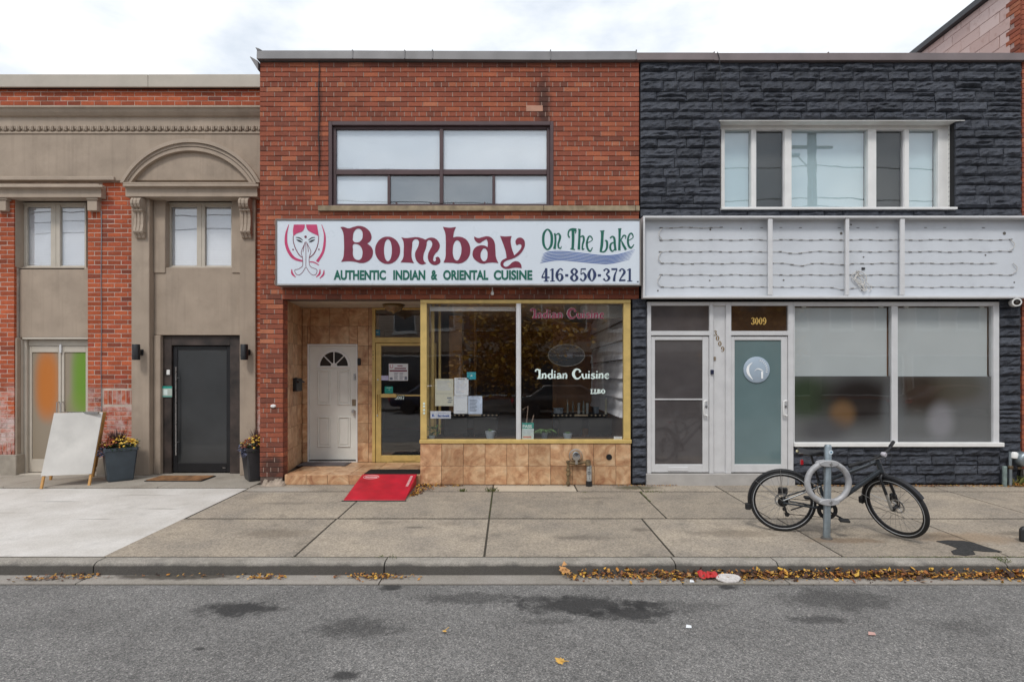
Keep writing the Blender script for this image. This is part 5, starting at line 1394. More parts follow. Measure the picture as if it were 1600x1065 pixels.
notice('paper_notice', 'upper white printed sheet between the cream notice and the turquoise card', 'notice', 710, 732, 590, 617.5, yq, m_paper, [(m_faint, lines(.12, .9, .08, .92, 12)), (m_ink, [(.25, .75, .05, .1)])])
notice('paper_notice', 'blank white sheet hanging below the upper printed sheet in the shop window', 'notice', 709, 730.5, 618, 646, yq, m_paper, [(m_faint, [(.15, .85, .08, .11), (.2, .8, .84, .87)])])
notice('paper_notice', 'pale blue printed sheet lowest and nearest the middle post of the shop window', 'notice', 731.5, 753.5, 618.5, 646.5, yq, M('pale_blue_paper', (.58, .66, .80), .7), [(m_ink, lines(.1, .7, .2, .9, 9, .4)), (m_faint, lines(.15, .85, .05, .18, 2))])
notice('window_card', 'small turquoise card stuck on the shop window above the paper sheets', 'sticker', 729.5, 743.5, 581, 592.5, yq, m_teal, [(m_mint, [(.4, .62, .42, .56)])])
fbk = notice('window_sticker', 'white oblong sticker with blue print low in the shop window corner', 'sticker', 672.5, 704.5, 642, 653.5, yq, M('white_sticker', (.66, .68, .74), .5), [(m_blue, [(.08, .16, .4, .75), (.17, .2, .6, .75)]), (m_faint, lines(.38, .8, .18, .38, 1, .6))])
text_obj('lettering', 'facebook', XX(684, yq), XX(702.5, yq), ZZ(651, yq), ZZ(647, yq), yq-.003, m_blue, fbk, .03)
ps = notice('pass_card', 'green and white food safety card reading PASS behind the window glass', 'sign', 815.5, 834, 660, 687, yq, M('white_card', (.62, .72, .68), .6), [(m_tealg, [(0, 1, 0, .34)]), (m_faint, lines(.1, .9, .42, .72, 5)), (M('salmon_print', (.6, .25, .2), .6), [(.08, .8, .78, .88)])])
text_obj('lettering', 'PASS', XX(816.5, yq), XX(831, yq), ZZ(668.3, yq), ZZ(663, yq), yq-.003, m_mint, ps, .05)
notice('window_sticker', 'tiny white sticker at the bottom corner of the window next to the dark stones', 'sticker', 959, 972, 681.5, 688.5, yq, m_paper, [(m_faint, lines(.1, .95, .2, .9, 3))])
yd = YR-.0
yq2 = YR+.008
hs = notice('hours_sign', 'white opening hours sign with maroon bar on the gold framed door', 'sign', 607.5, 637.5, 568, 594.5, yq2, m_paper, [(m_maroon, [(.04, .95, .37, .46)]), (m_ink, lines(.28, .5, .54, .98, 6, .4)+lines(.56, .78, .54, .98, 6, .4)+[(.05, .2, .8, .95), (.82, .95, .75, .95)]), (M('wine_print', (.25, .05, .1), .6), [(.3, .9, .24, .31), (.45, .72, .1, .15)]), (M('rose_print', (.55, .2, .25), .6), [(.05, .09, .05, .25), (.19, .22, .05, .25), (.09, .19, .22, .26)])])
notice('door_sticker', 'small lilac sticker next to the opening hours sign on the gold door', 'sticker', 595, 607, 586.5, 594, yq2, M('lilac_sticker', (.50, .48, .68), .6), [(m_faint, lines(.1, .9, .3, .8, 2))])
notice('door_sticker', 'green square card resting on the push bar of the gold door', 'sticker', 601, 614, 603.5, 614.5, yq2, m_tealg, [(m_mint, [(.2, .8, .15, .2), (.5, .58, .4, .5)])])
notice('door_sticker', 'small blue round sticker in the transom above the gold door', 'sticker', 585.5, 594, 515, 524, yq2, M('blue_sticker', (.03, .16, .26), .5), [(m_mint, [(.3, .7, .4, .5)])])
notice('keypad_card', 'green and white card box on the dark timber beside the black door', 'sign', 254.5, 269.5, 603, 620, yb-.043, M('grey_green_card', (.42, .48, .43), .6), [(m_tealg, [(0, 1, 0, .2), (.0, 1, .9, .98)]), (m_mint, [(.15, .55, .3, .8)])], thick=.02)
dbn = thing('doorbell', 'white rounded door bell on the dark timber beside the black door', 'doorbell', (XX(262.5, yb-.042), yb-.042, ZZ(586, yb)))
MB().box(XX(260.3, yb-.05), XX(265.7, yb-.05), yb-.06, yb-.041, ZZ(585.5, yb), ZZ(577.5, yb)).obj('casing', m_white, dbn, bevel=.008)
dbn = thing('doorbell', 'black video door bell on the tiles between white door and gold door', 'doorbell', (XX(561.5, YR), YR, ZZ(571, YR)))
MB().box(XX(559, YR), XX(564, YR), YR-.03, YR-.001, ZZ(570.5, YR), ZZ(559.5, YR)).obj('casing', m_black, dbn, bevel=.008)
dbn = thing('doorbell', 'dark blue door bell on the silver post between the two glass doors', 'doorbell', (XX(1111.5), -.02, ZZ(585)))
MB().box(XX(1109), XX(1114), -.05, -.0205, ZZ(584.5), ZZ(577.5)).obj('casing', M('dark_blue_plastic', (.02, .025, .06), .3), dbn, bevel=.006)
dbn = thing('doorbell', 'small brass bell button below the diagonal house numbers', 'doorbell', (XX(1117), .01, ZZ(563)))
MB().box(XX(1115.3), XX(1118.7), .0, .0115, ZZ(563), ZZ(557)).obj('casing', M('brass_plate', (.3, .24, .18), .4, .5), dbn, bevel=.003)
wp = thing('wall_plate', 'white oval plate on the brick pier by the tiled entry', 'plate', (XX(427), -.01, ZZ(634)))
MB().lathe([(.001, -.025), (.035, -.02), (.045, -.002), (.045, .004)], (XX(427), -.004, ZZ(634)), 'y', 14).obj('casing', m_white, wp, smooth=True)
for v in wp.children[0].data.vertices: v.co.z *= .6

# ------------------------------------------------------------------ small fixtures
def wall_lamp(px, label):
    y_ = LY-.05; X = XX(px, y_-.1); Z = ZZ(550, y_-.1)
    o = thing('wall_lamp', label, 'lamp', (X, y_, Z), 'black cylinder wall lamps')
    MB().lathe([(.052, -.13), (.06, -.125), (.06, .125), (.057, .13), (.05, .13), (.05, .10)], (X, y_-.13, Z), 'z', 20).obj('lamp_body', m_black, o, smooth=True)
    MB().lathe([(.061, -.065), (.0625, -.06), (.0625, -.05), (.061, -.045)], (X, y_-.13, Z), 'z', 20, cap=False).obj('lamp_ring', m_black, o)
    MB().box(X-.03, X+.03, y_-.1, y_-.02, Z-.035, Z+.035).box(X-.045, X+.045, y_-.02, y_, Z-.05, Z+.05).obj('wall_bracket', m_black, o, bevel=.005)
wall_lamp(214.5, 'black cylinder wall lamp on the stucco pilaster between brick pier and black door')
wall_lamp(383, 'black cylinder wall lamp on the narrow stucco pilaster next to the restaurant')
mbx = thing('mailbox', 'black metal mailbox on the tiled side wall of the entry', 'mailbox', (TXL+.015, .72, 1.45))
X0 = TXL+.016
MB().prism_x([(.55, 1.44), (.80, 1.44), (.80, 1.66), (.55, 1.66)], X0, X0+.15).obj('box', m_black, mbx, bevel=.012)
MB().prism_y([(X0, 1.675), (X0+.02, 1.69), (X0+.19, 1.60), (X0+.19, 1.58), (X0+.0, 1.662)], .54, .81).obj('lid', m_black, mbx, bevel=.004)
cl = thing('ceiling_lamp', 'brass and dark glass dome lamp on the entry soffit', 'lamp', (XX(615, .75), .75, ZSOF))
cx__ = XX(615, .75)
MB().lathe([(.185, 0), (.19, -.02), (.17, -.035)], (cx__, .75, ZSOF), 'z', 28).obj('lamp_base', M('aged_brass', (.16, .11, .04), .4, .7), cl, smooth=True)
MB().lathe([(.165, -.035), (.14, -.085), (.09, -.12), (.03, -.135), (.012, -.16), (.001, -.162)], (cx__, .75, ZSOF), 'z', 28).obj('lamp_shade', M('amber_glass', (.22, .15, .08), .2), cl, smooth=True)
nzl = thing('hanging_nozzle', 'small white bulb holder hanging under the restaurant sign', 'lamp', (XX(769.5), -.06, ZZ(452)))
MB().tube([(XX(769.5), -.06, ZZ(450)), (XX(769.5), -.06, ZZ(456))], .008, 8).obj('stem', m_white, nzl)
MB().lathe([(.016, 0), (.026, -.03), (.02, -.055), (.004, -.06)], (XX(769.5), -.06, ZZ(456)), 'z', 12).obj('bulb', m_white, nzl, smooth=True)
cy_ = -.09
sc = thing('security_camera', 'white bullet security camera under the empty sign cabinet', 'camera', (XX(1577), -.02, ZZ(473)))
cX, cZ = XX(1576), ZZ(473.5)
dv = Vector((-.44, -.9, -.03)).normalized()
p0 = Vector((cX+.02, -.05, cZ-.005)); q = [p0+dv*k for k in (0, .03, .10, .19)]
MB().tube([q[0], q[1], q[2], q[3]], [.05, .062, .064, .062], 16).obj('housing', m_white, sc, smooth=True)
MB().tube([q[3]+dv*.001, q[3]+dv*.004], [.044, .042], 16).obj('lens_cover', M('lens_black', (.01, .01, .012), .08, spec=.8), sc, smooth=True)
MB().tube([q[3]+dv*.0045, q[3]+dv*.012], [.024, .018], 12).obj('lens', M('lens_glass', (.03, .035, .04), .05, spec=1), sc, smooth=True)
MB().lathe([(.05, .0), (.05, -.03), (.02, -.04)], (cX+.03, .01, cZ-.005), 'y', 16).obj('mount', m_white, sc)
# gas regulator on the tiled base
gr = thing('gas_regulator', 'chrome domed gas regulator on rusty pipes against the tiled base', 'gas regulator', (XX(902), -.1, 0))
rX, rZ = XX(899), ZZ(711)
MB().lathe([(.10, -.035), (.10, -.05), (.07, -.10), (.06, -.115), (.001, -.12)], (rX, -.03, rZ), 'y', 28).obj('dome', m_chrome, gr, smooth=True)
MB().lathe([(.105, -.001), (.105, -.034), (.10, -.036)], (rX, -.032, rZ), 'y', 28).obj('flange', m_galv, gr)
for k in range(8):
    a = k*math.pi/4+.2; MB().lathe([(.008, -.052), (.008, -.03)], (rX+.09*math.cos(a), -.03, rZ+.09*math.sin(a)), 'y', 6).obj('flange_bolt', m_galv, gr)
MB().lathe([(.03, -.08), (.03, .0), (.036, .0), (.036, .012)], (rX+.005, -.10, rZ-.04), 'z', 12).obj('outlet', m_chrome, gr, smooth=True)
pl, pr_ = XX(886.5), XX(917.5)
zt2 = ZZ(719)
MB().tube([(rX, -.1, zt2+.03), (rX, -.1, zt2-.02)], .026, 10).tube([(pl, -.1, zt2-.02), (rX, -.1, zt2-.035), (pr_, -.1, zt2)], .022, 10).obj('header_pipe', m_rust, gr, smooth=True)
MB().tube([(pl, -.1, zt2), (pl, -.1, .0)], .02, 10).obj('thin_pipe', m_rust, gr, smooth=True)
for zz_ in (zt2-.005, .25, .18, .045): MB().lathe([(.026, -.02), (.032, -.012), (.032, .012), (.026, .02)], (pl, -.1, zz_), 'z', 10).obj('pipe_fitting', m_rust, gr)
MB().box(pl-.01, pl+.055, -.112, -.088, .20, .225).obj('valve_lever', m_rust, gr)
MB().lathe([(.035, -.05), (.045, -.04), (.04, .03), (.03, .045), (.001, .05)], (pr_, -.1, zt2-.02), 'z', 14).obj('elbow', m_rust, gr, smooth=True)
MB().tube([(pr_+.015, -.1, zt2-.06), (pr_+.015, -.1, .08)], .04, 14).obj('wide_pipe', M('marked_steel_pipe', (.38, .38, .37), .5, .4, var=.35, scale=18, col2=(.42, .42, .40)), gr, smooth=True)
mb = MB()
for k in range(9): mb.box(pr_-.005+random.uniform(-.008, .02), pr_+.012+random.uniform(0, .03), -.1435, -.1395, .12+k*.024, .128+k*.024)
mb.obj('pipe_marking', m_inkblk, gr)['kind'] = 'stuff'
MB().lathe([(.05, .0), (.05, .075), (.042, .08)], (pr_+.015, -.1, .0), 'z', 14).obj('pipe_foot', m_black, gr)
# meter and pipes at the frame edge
gm = thing('gas_meter', 'grey round gas meter with pipes at the end of the dark stone wall', 'gas meter', (XX(1583), -.1, 0))
mX, mZ = XX(1600, -.15), ZZ(717, -.15)
MB().lathe([(.105, .09), (.115, .08), (.115, -.05), (.09, -.075), (.001, -.08)], (mX, -.15, mZ), 'y', 24).obj('meter_body', m_galv, gm, smooth=True)
MB().tube([(XX(1578.5, -.1), -.1, .0), (XX(1578.5, -.1), -.1, ZZ(704))], .024, 10).obj('pipe', m_galv, gm, smooth=True)
MB().tube([(XX(1569.5, -.1), -.1, .0), (XX(1569.5, -.1), -.1, ZZ(730))], .032, 10).lathe([(.032, 0), (.034, .03), (.026, .04)], (XX(1569.5, -.1), -.1, ZZ(730)), 'z', 10).obj('capped_pipe', M('green_grey_pipe', (.2, .26, .25), .6, .3, var=.3, scale=14), gm, smooth=True)
MB().lathe([(.036, -.05), (.05, -.04), (.05, .03), (.03, .05)], (XX(1583, -.1), -.12, ZZ(709)), 'z', 12).obj('regulator', m_white, gm, smooth=True)
MB().tube([(XX(1578.5, -.1), -.1, ZZ(712)), (mX-.05, -.12, ZZ(706))], .02, 8).tube([(XX(1592), -.13, ZZ(738)), (XX(1592), -.13, mZ)], .018, 8).obj('cross_pipe', m_galv, gm, smooth=True)
MB().lathe([(.03, -.025), (.036, 0), (.03, .025)], (XX(1579, -.1), -.1, ZZ(728)), 'z', 10).box(XX(1578), XX(1584), -.15, -.13, ZZ(730), ZZ(727)).obj('valve', m_rust, gm)
# cables
wc = thing('wall_cable', 'thin black cable hanging down the red bricks beside the upper window', 'cable', (XX(500), -.02, ZZ(190)))
MB().tube([(XX(499)+.006*math.sin(k*.9), -.018-.004*(k % 2), ZZ(94+k*9.5)) for k in range(20)], .007, 6).obj('cable', m_black, wc)
wc = thing('wall_cable', 'thin dark cable running down the charcoal stones beside the white window', 'cable', (XX(1126), -.07, ZZ(140)))
MB().tube([(XX(1118), -.085, ZZ(86)), (XX(1121), -.085, ZZ(96)), (XX(1123), -.09, ZZ(130)), (XX(1126), -.09, ZZ(160)), (XX(1126.5), -.085, ZZ(187))], .006, 6).obj('cable', m_black, wc)
wc = thing('wall_cable', 'thin grey cable down the corner of the brick pier next to the planter bay', 'cable', (XX(159), LY-.01, ZZ(450, LY)))
MB().tube([(XX(159, LY)+.003*math.sin(k), LY-.012, ZZ(330+k*22, LY)) for k in range(17)], .006, 6).obj('cable', m_galv, wc)
# ------------------------------------------------------------------ ramp and mats
rp_ = thing('access_ramp', 'red metal threshold ramp sloping from the tiled step to the sidewalk', 'ramp', (-1.85, -.6, 0))
rx0, rx1 = -2.28, -1.43; ry0, ry1 = -.03, -1.06
zt_r, zb_r = ZF+.012, gz(ry1)+.014
MB().add([(rx0, ry0, zt_r), (rx1, ry0, zt_r), (rx1-.0, ry1, zb_r), (rx0, ry1, zb_r), (rx0, ry0, zt_r-.02), (rx1, ry0, zt_r-.02), (rx1, ry1, zb_r-.012), (rx0, ry1, zb_r-.012)],
         [(0,1,2,3), (7,6,5,4), (0,4,5,1), (1,5,6,2), (2,6,7,3), (3,7,4,0)]).obj('ramp_plate', m_red, rp_, bevel=.005)
for xx in (rx0+.01, rx1-.03):
    MB().prism_x([(ry0, zt_r-.021), (ry0, .012), (ry0-.06, .01), (ry1+.12, zb_r-.008)], xx, xx+.02).obj('side_rail', m_red, rp_, bevel=.003)
MB().box(rx0-.02, rx1+.02, ry1-.035, ry1+.0, gz(ry1)-.004, gz(ry1)+.006).obj('rubber_edge', m_rubber, rp_)
def onramp(u, v): 
    return (rx0+(rx1-rx0)*u, ry0+(ry1-ry0)*v, zt_r+(zb_r-zt_r)*v+.0025)
m_rprint = M('pink_ramp_print', (.70, .42, .42), .6)
rl = MB()
for (u0, u1, v0, v1) in [(.06, .105, .09, .12)]: pass
pts = [onramp(.06+.28*(.5+.5*math.cos(a)), .13+.075*math.sin(a)) for a in [k*math.pi/12 for k in range(24)]]
rl.tube(pts, .0045, 4, closed=True)
for k in range(9):
    u = .10+.024*k; rl.quad(onramp(u, .165), onramp(u+.016, .165), onramp(u+.016, .10), onramp(u, .10))
for k in range(8):
    v = .08+.055*k; rl.quad(onramp(.90, v+.04), onramp(.945, v+.04), onramp(.945, v), onramp(.90, v))
tag(rl.obj('ramp_print', m_rprint, rp_, fixn=False), kind='stuff')
def mat_(name, label, x0, x1, y0, y1, z, mt, ribs=0, border=None, th=.012):
    o = thing(name, label, 'mat', ((x0+x1)/2, y0, z))
    MB().box(x0, x1, y0, y1, z+.001, z+th).obj('mat_base', border or mt, o, bevel=.004)
    if ribs:
        rb_ = MB()
        for k in range(ribs):
            x = x0+.02+(x1-x0-.04)*k/ribs; rb_.box(x, x+(x1-x0-.04)/ribs*.6, y0+.02, y1-.02, z+th+.0002, z+th+.006)
        tag(rb_.obj('mat_ribs', mt, o, fixn=False), kind='stuff')
    else: MB().box(x0+.03, x1-.03, y0+.03, y1-.03, z+th+.0005, z+th+.006).obj('mat_pile', mt, o)
    return o
mat_('doormat', 'black ribbed rubber mat at the top of the red ramp', -2.27, -1.40, .02, .42, ZF, m_rubber, 34)
mat_('doormat', 'grey doormat on the tiles before the white house door', -3.62, -2.78, .80, 1.2, ZF, M('grey_mat_pile', (.12, .105, .11), .95, var=.2, bump=.5, bscale=200), 0)
dmz = .013
o = thing('doormat', 'brown coir doormat on the concrete before the black door', 'mat', (XX(285, .35), .3, dmz))
md0 = [(XX(231, .28), .28), (XX(311, .28), .28), (XX(330, .62), .62), (XX(258, .62), .62)]
x0_, x1_ = XX(226, .22), XX(316, .22)
MB().box(x0_, x1_, .2, .66, dmz+.001, dmz+.012).obj('mat_base', m_rubber, o, bevel=.004)
MB().box(x0_+.02, x1_-.02, .22, .64, dmz+.0125, dmz+.022).obj('mat_pile', M('coir', (.17, .075, .03), .95, var=.55, scale=8, bump=.6, bscale=200, col2=(.24, .12, .05)), o)

# ------------------------------------------------------------------ folding sandwich board
ab = thing('sandwich_board', 'folding sandwich board with pine frame and blank white panel before the beige doors', 'sign', (-6.8, .1, .012))
def ab_leaf(fl, fr_, apexL, apexR, nm, face):
    # two legs from feet to apex, panel between
    L0, L1, R0, R1 = Vector(fl), Vector(apexL), Vector(fr_), Vector(apexR)
    for a, b in ((L0, L1), (R0, R1)):
        d = (b-a); n_ = Vector((0, 1, 0)); mb = MB()
        hw, hy = .018, .014
        mb.add([a+Vector((-hw, -hy, 0)), a+Vector((hw, -hy, 0)), a+Vector((hw, hy, 0)), a+Vector((-hw, hy, 0)), b+Vector((-hw, -hy, 0)), b+Vector((hw, -hy, 0)), b+Vector((hw, hy, 0)), b+Vector((-hw, hy, 0))],
               [(0,3,2,1), (4,5,6,7), (0,1,5,4), (1,2,6,5), (2,3,7,6), (3,0,4,7)])
        mb.obj('leg', m_wood_or, ab, bevel=.003)
    ins = Vector((-.022, 0, 0)); t0, t1 = .165, 1.0
    A, B, C_, D_ = L0.lerp(L1, t0)+ins, R0.lerp(R1, t0)-ins, R0.lerp(R1, t1)-ins, L0.lerp(L1, t1)+ins
    nn = Vector((0, -.006, -.0)); fo_ = Vector((0, -.024 if nm == 'panel' else .024, 0)); A, B, C_, D_ = A+fo_, B+fo_, C_+fo_, D_+fo_
    MB().add([A+nn, B+nn, C_+nn, D_+nn, A-nn, B-nn, C_-nn, D_-nn], [(0,1,2,3), (7,6,5,4), (0,4,5,1), (1,5,6,2), (2,6,7,3), (3,7,4,0)]).obj(nm, face, ab)
def board_mat(): return M('chalky_white_board', (.54, .52, .49), .55, var=.12, scale=2.5, dirt=.2)
fyl, fyr = -.30, -.10
pl0 = (XX(64.5, fyl), fyl, .0); pr0 = (XX(139, fyr), fyr, .0)
apL = (XX(64.5, fyl)-.03, .04, 1.12); apR = (XX(139, fyr)-.03, .24, 1.12)
ab_leaf(pl0, pr0, apL, apR, 'panel', board_mat())
ab_leaf((XX(80.5, .38), .36, .0), (XX(147.5, .66), .62, .0), (apL[0], apL[1]+.03, apL[2]), (apR[0], apR[1]+.03, apR[2]), 'rear_panel', m_wood_or)
MB().box(apL[0], apR[0], .13, .17, 1.1, 1.13).obj('top_hinge', m_steel, ab)

# ------------------------------------------------------------------ planters
m_pot = M('slate_blue_planter', (.045, .06, .075), .42, var=.2, scale=6)
m_pot2 = M('charcoal_planter', (.035, .034, .038), .42, var=.2, scale=6)
m_soil = M('potting_soil', (.04, .028, .02), .95)
t = NT('yellow_chrysanthemum'); r_ = t.n('NewGeometry').outputs['Random Per Island']
m_flower = t.bsdf(t.ramp(r_, [(0, (.55, .24, .02)), (.4, (.68, .42, .04)), (.8, (.72, .50, .10)), (1, (.38, .10, .02))]), .7)
t = NT('dark_flower_foliage'); r_ = t.n('NewGeometry').outputs['Random Per Island']
m_ffol = t.bsdf(t.ramp(r_, [(0, (.02, .045, .018)), (.5, (.035, .07, .025)), (1, (.06, .09, .03))]), .6)
t = NT('purple_fountain_grass'); r_ = t.n('NewGeometry').outputs['Random Per Island']
m_plume = t.bsdf(t.ramp(r_, [(0, (.05, .025, .028)), (.6, (.09, .04, .04)), (1, (.17, .09, .06))]), .7)
t = NT('mixed_flower_red'); m_redfl = t.bsdf((.22, .045, .02), .7)
def leafquad(mb, p, d, w, L, bend=.2):
    d = Vector(d).normalized(); s_ = d.cross(Vector((0, 0, 1)))
    if s_.length < .01: s_ = Vector((1, 0, 0))
    s_.normalize(); p = Vector(p); up_ = s_.cross(d)
    m_ = p+d*L*.5+up_*L*bend*.5; e = p+d*L
    mb.add([p, m_+s_*w, e, m_-s_*w], [(0, 1, 2), (0, 2, 3)])
def planter(loc, label, mt, flip, top=.235, bot=.165, h=.54):
    o = thing('planter', label, 'planter', loc)
    x, y, z = loc
    def sq(hw, zz, c=.02): 
        return [(x-hw+c, y-hw, zz), (x+hw-c, y-hw, zz), (x+hw, y-hw+c, zz), (x+hw, y+hw-c, zz), (x+hw-c, y+hw, zz), (x-hw+c, y+hw, zz), (x-hw, y+hw-c, zz), (x-hw, y-hw+c, zz)]
    mb = MB(); rings = [sq(bot, z), sq(bot+.012, z+.03), sq(top-.012, z+h-.05), sq(top, z+h-.045), sq(top, z+h), sq(top-.025, z+h), sq(top-.035, z+h-.06)]
    vs = [p for r__ in rings for p in r__]; fs = [tuple(range(7, -1, -1))]
    for i in range(len(rings)-1):
        for k in range(8): fs.append((i*8+k, i*8+(k+1) % 8, (i+1)*8+(k+1) % 8, (i+1)*8+k))
    mb.add(vs, fs); mb.obj('pot', mt, o)
    MB().add(sq(top-.034, z+h-.05), [tuple(range(8))]).obj('soil', m_soil, o)
    rg = random.Random(flip)
    fo = MB(); zt = z+h-.03
    for k in range(520):
        a = rg.uniform(0, 6.28); r__ = (top+.03)*math.sqrt(rg.random()); px, py = x+r__*math.cos(a), y+r__*math.sin(a)
        leafquad(fo, (px, py, zt+rg.uniform(-.03, .10)), (math.cos(a)*.7+rg.uniform(-.5, .5), math.sin(a)*.7+rg.uniform(-.5, .5), rg.uniform(-.3, .8)), .012, rg.uniform(.03, .06))
    tag(fo.obj('foliage', m_ffol, o, fixn=False), kind='stuff')
    fl = MB(); fr2 = MB()
    for k in range(210):
        a = rg.uniform(0, 6.28); r__ = (top+.02)*math.sqrt(rg.random()); px, py = x+r__*math.cos(a)*1.04, y+r__*math.sin(a)
        left_ = (px-x) < -.06
        if left_ and rg.random() < .65: tgt = fr2
        else: tgt = fl
        pz = zt+.06+.10*(1-(r__/top)**2)+rg.uniform(-.02, .05)
        n = 7; rad = rg.uniform(.013, .021); tl = Vector((rg.uniform(-.6, .6), rg.uniform(-1.1, .1), 1)).normalized()
        q = tl.to_track_quat('Z', 'Y')
        ring = [q @ Vector((rad*math.cos(6.283*i/n), rad*math.sin(6.283*i/n), rg.uniform(-.004, .004))) + Vector((px, py, pz)) for i in range(n)]
        c_1 = q @ Vector((0, 0, .012)) + Vector((px, py, pz)); c_2 = q @ Vector((0, 0, -.008)) + Vector((px, py, pz))
        tgt.add(ring+[c_1, c_2], [(i, (i+1) % n, n) for i in range(n)]+[((i+1) % n, i, n+1) for i in range(n)])
    tag(fl.obj('flowers', m_flower, o, fixn=False), kind='stuff'); tag(fr2.obj('flowers', m_redfl, o, fixn=False), kind='stuff')
    pm = MB(); cx, cy = x-.03 if flip == 1 else x+.02, y+.03
    for k in range(150):
        a = rg.uniform(0, 6.28); sp = rg.uniform(.05, .42); L = rg.uniform(.2, .36)
        p = Vector((cx+.04*math.cos(a), cy+.04*math.sin(a), zt)); d = Vector((math.cos(a)*sp, math.sin(a)*sp, 1)).normalized()
        e = p+d*L; m_ = p+d*L*.55; s_ = Vector((-math.sin(a), math.cos(a), 0))*.004
        pm.add([p-s_, p+s_, m_+s_*1.6, m_-s_*1.6, e+Vector((math.cos(a), math.sin(a), -.3))*.03], [(0, 1, 2, 3), (3, 2, 4)])
    tag(pm.obj('plume_grass', m_plume, o, fixn=False), kind='stuff')
    tr_ = MB()
    for k in range(60):
        px, py = x-top-.02+rg.uniform(-.03, .04), y-top+rg.uniform(0, .25)
        leafquad(tr_, (px, py, zt+rg.uniform(-.09, .05)), (rg.uniform(-1, .2), rg.uniform(-1, .4), rg.uniform(-.8, .3)), .016, .05)
    tag(tr_.obj('trailing_leaves', M('lavender_leaves', (.08, .085, .14), .6, var=.3), o, fixn=False), kind='stuff')
    o.rotation_euler.z = R(40 if flip == 1 else 36)
    return o
planter((XX(181, .27), .36, .012), 'slate blue square planter with yellow flowers before the orange brick pier', m_pot, 1)
planter((XX(398, .27), .40, .012), 'charcoal square planter with yellow flowers tucked beside the restaurant corner', m_pot2, 2)

# ------------------------------------------------------------------ ring post
bp = thing('bike_rack', 'steel post with cast metal ring set in the sidewalk for locking bicycles', 'bike rack', (3.44, -2.78, gz(-2.78)))
bx, by = 3.44, -2.78; bz = gz(by)
def rz_(py): return ZZ(py, by)
MB().tube([(bx-.008, by, bz-.0), (bx+.006, by, rz_(697)), (bx+.006, by, rz_(694.5))], [.037, .037, .028], 18).obj('post', m_galv, bp, smooth=True)
MB().lathe([(.06, 0), (.055, .012), (.04, .018)], (bx-.008, by, bz), 'z', 18).obj('base_flange', M('weathered_base', (.12, .11, .1), .7, .3), bp)
rcx, rcz = XX(1294.5, by-.03), rz_(753)
ring = [(rcx+.222*math.cos(a), by-.02, rcz+.212*math.sin(a)) for a in [2*math.pi*k/48 for k in range(48)]]
MB().tube(ring, .031, 12, closed=True).obj('ring', m_castalu, bp, smooth=True)
for s_ in (1, -1):
    MB().prism_y([(rcx+.11*math.cos(a), rcz+s_*.207+.036*math.sin(a)) for a in [2*math.pi*k/20 for k in range(20)]], by-.056, by+.04).obj('ring_boss', m_castalu, bp, bevel=.006)
    MB().lathe([(.014, -.008), (.017, .0)], (rcx+.012, by-.0565, rcz+s_*.205), 'y', 10).obj('bolt', m_steel, bp)
stk = MB(); sx, sz = bx+.018, rz_(705.5)
MB().lathe([(.024, -.002), (.024, .004)], (sx, by-.036, sz), 'y', 20).obj('sticker', M('white_round_sticker', (.6, .68, .74), .5), bp)
MB().lathe([(.009, -.0035), (.009, -.0022)], (sx+.002, by-.036, sz), 'y', 10).obj('sticker_mark', M('blue_round_mark', (.1, .25, .4), .5), bp)

# ------------------------------------------------------------------ bicycle
WR = .345; WB = 1.10
bk = thing('bicycle', 'graphite city bicycle with mudguards locked behind the ring post', 'bicycle', (0, 0, 0))
m_tyre = M('tyre_rubber', (.014, .014, .015), .7, var=.15, bump=.25, bscale=160)
m_rim = M('black_rim', (.02, .02, .022), .35, .4)
m_refl = M('reflective_stripe', (.42, .43, .44), .4)
m_spoke = M('spoke_steel', (.22, .22, .22), .35, .8)
def circ(r, n=48, c=(0, 0, 0), y=0): return [(c[0]+r*math.cos(2*math.pi*k/n), y, c[2]+r*math.sin(2*math.pi*k/n)) for k in range(n)]
def wheel(parent, disc_y, rear):
    w = MB().lathe([(.012, -.06), (.028, -.05), (.03, -.04), (.018, -.035), (.018, .03), (.03, .035), (.028, .045), (.012, .06)], (0, 0, 0), 'y', 16).obj('wheel', m_rim, parent, smooth=True)
    MB().tube(circ(WR-.023), .0235, 10, closed=True).obj('tyre', m_tyre, w, smooth=True)
    for sy in (1, -1): MB().tube(circ(WR-.036, y=sy*.0205), .0036, 6, closed=True).obj('reflective_band', m_refl, w, smooth=True)
    rm = MB(); pf = [(WR-.04, -.012), (WR-.062, -.009), (WR-.062, .009), (WR-.04, .012)]
    rm.lathe([(a, b) for a, b in pf], (0, 0, 0), 'y', 48, cap=False).obj('rim', m_rim, w, smooth=False)
    for k in range(28):
        a0 = 2*math.pi*k/28; cr_ = (1 if k % 2 else -1)*R(38); sy = .034 if (k//2) % 2 else -.034
        MB().tube([(.03*math.cos(a0+cr_), sy, .03*math.sin(a0+cr_)), ((WR-.061)*math.cos(a0), 0, (WR-.061)*math.sin(a0))], .0013, 4).obj('spoke', m_spoke, w)
    dc = MB(); 
    dc.lathe([(.062, disc_y-.001), (.08, disc_y-.001), (.08, disc_y+.001), (.062, disc_y+.001), (.062, disc_y-.001)], (0, 0, 0), 'y', 28, cap=False)
    for k in range(6):
        a = k*math.pi/3; dc.tube([(.02*math.cos(a), disc_y, .02*math.sin(a)), (.064*math.cos(a+.3), disc_y, .064*math.sin(a+.3))], .004, 4)
    dc.obj('brake_disc', m_steel, w)
    if rear:
        cs_ = MB()
        for i, r__ in enumerate((.055, .048, .042, .036, .03)): cs_.lathe([(r__, -.030-.004*i), (r__, -.0325-.004*i)], (0, 0, 0), 'y', 20)
        cs_.obj('cassette', m_rim, w)
        MB().box(.05, .06, -.006, .006, .19, .29).obj('spoke_reflector', m_refl, w)
    return w
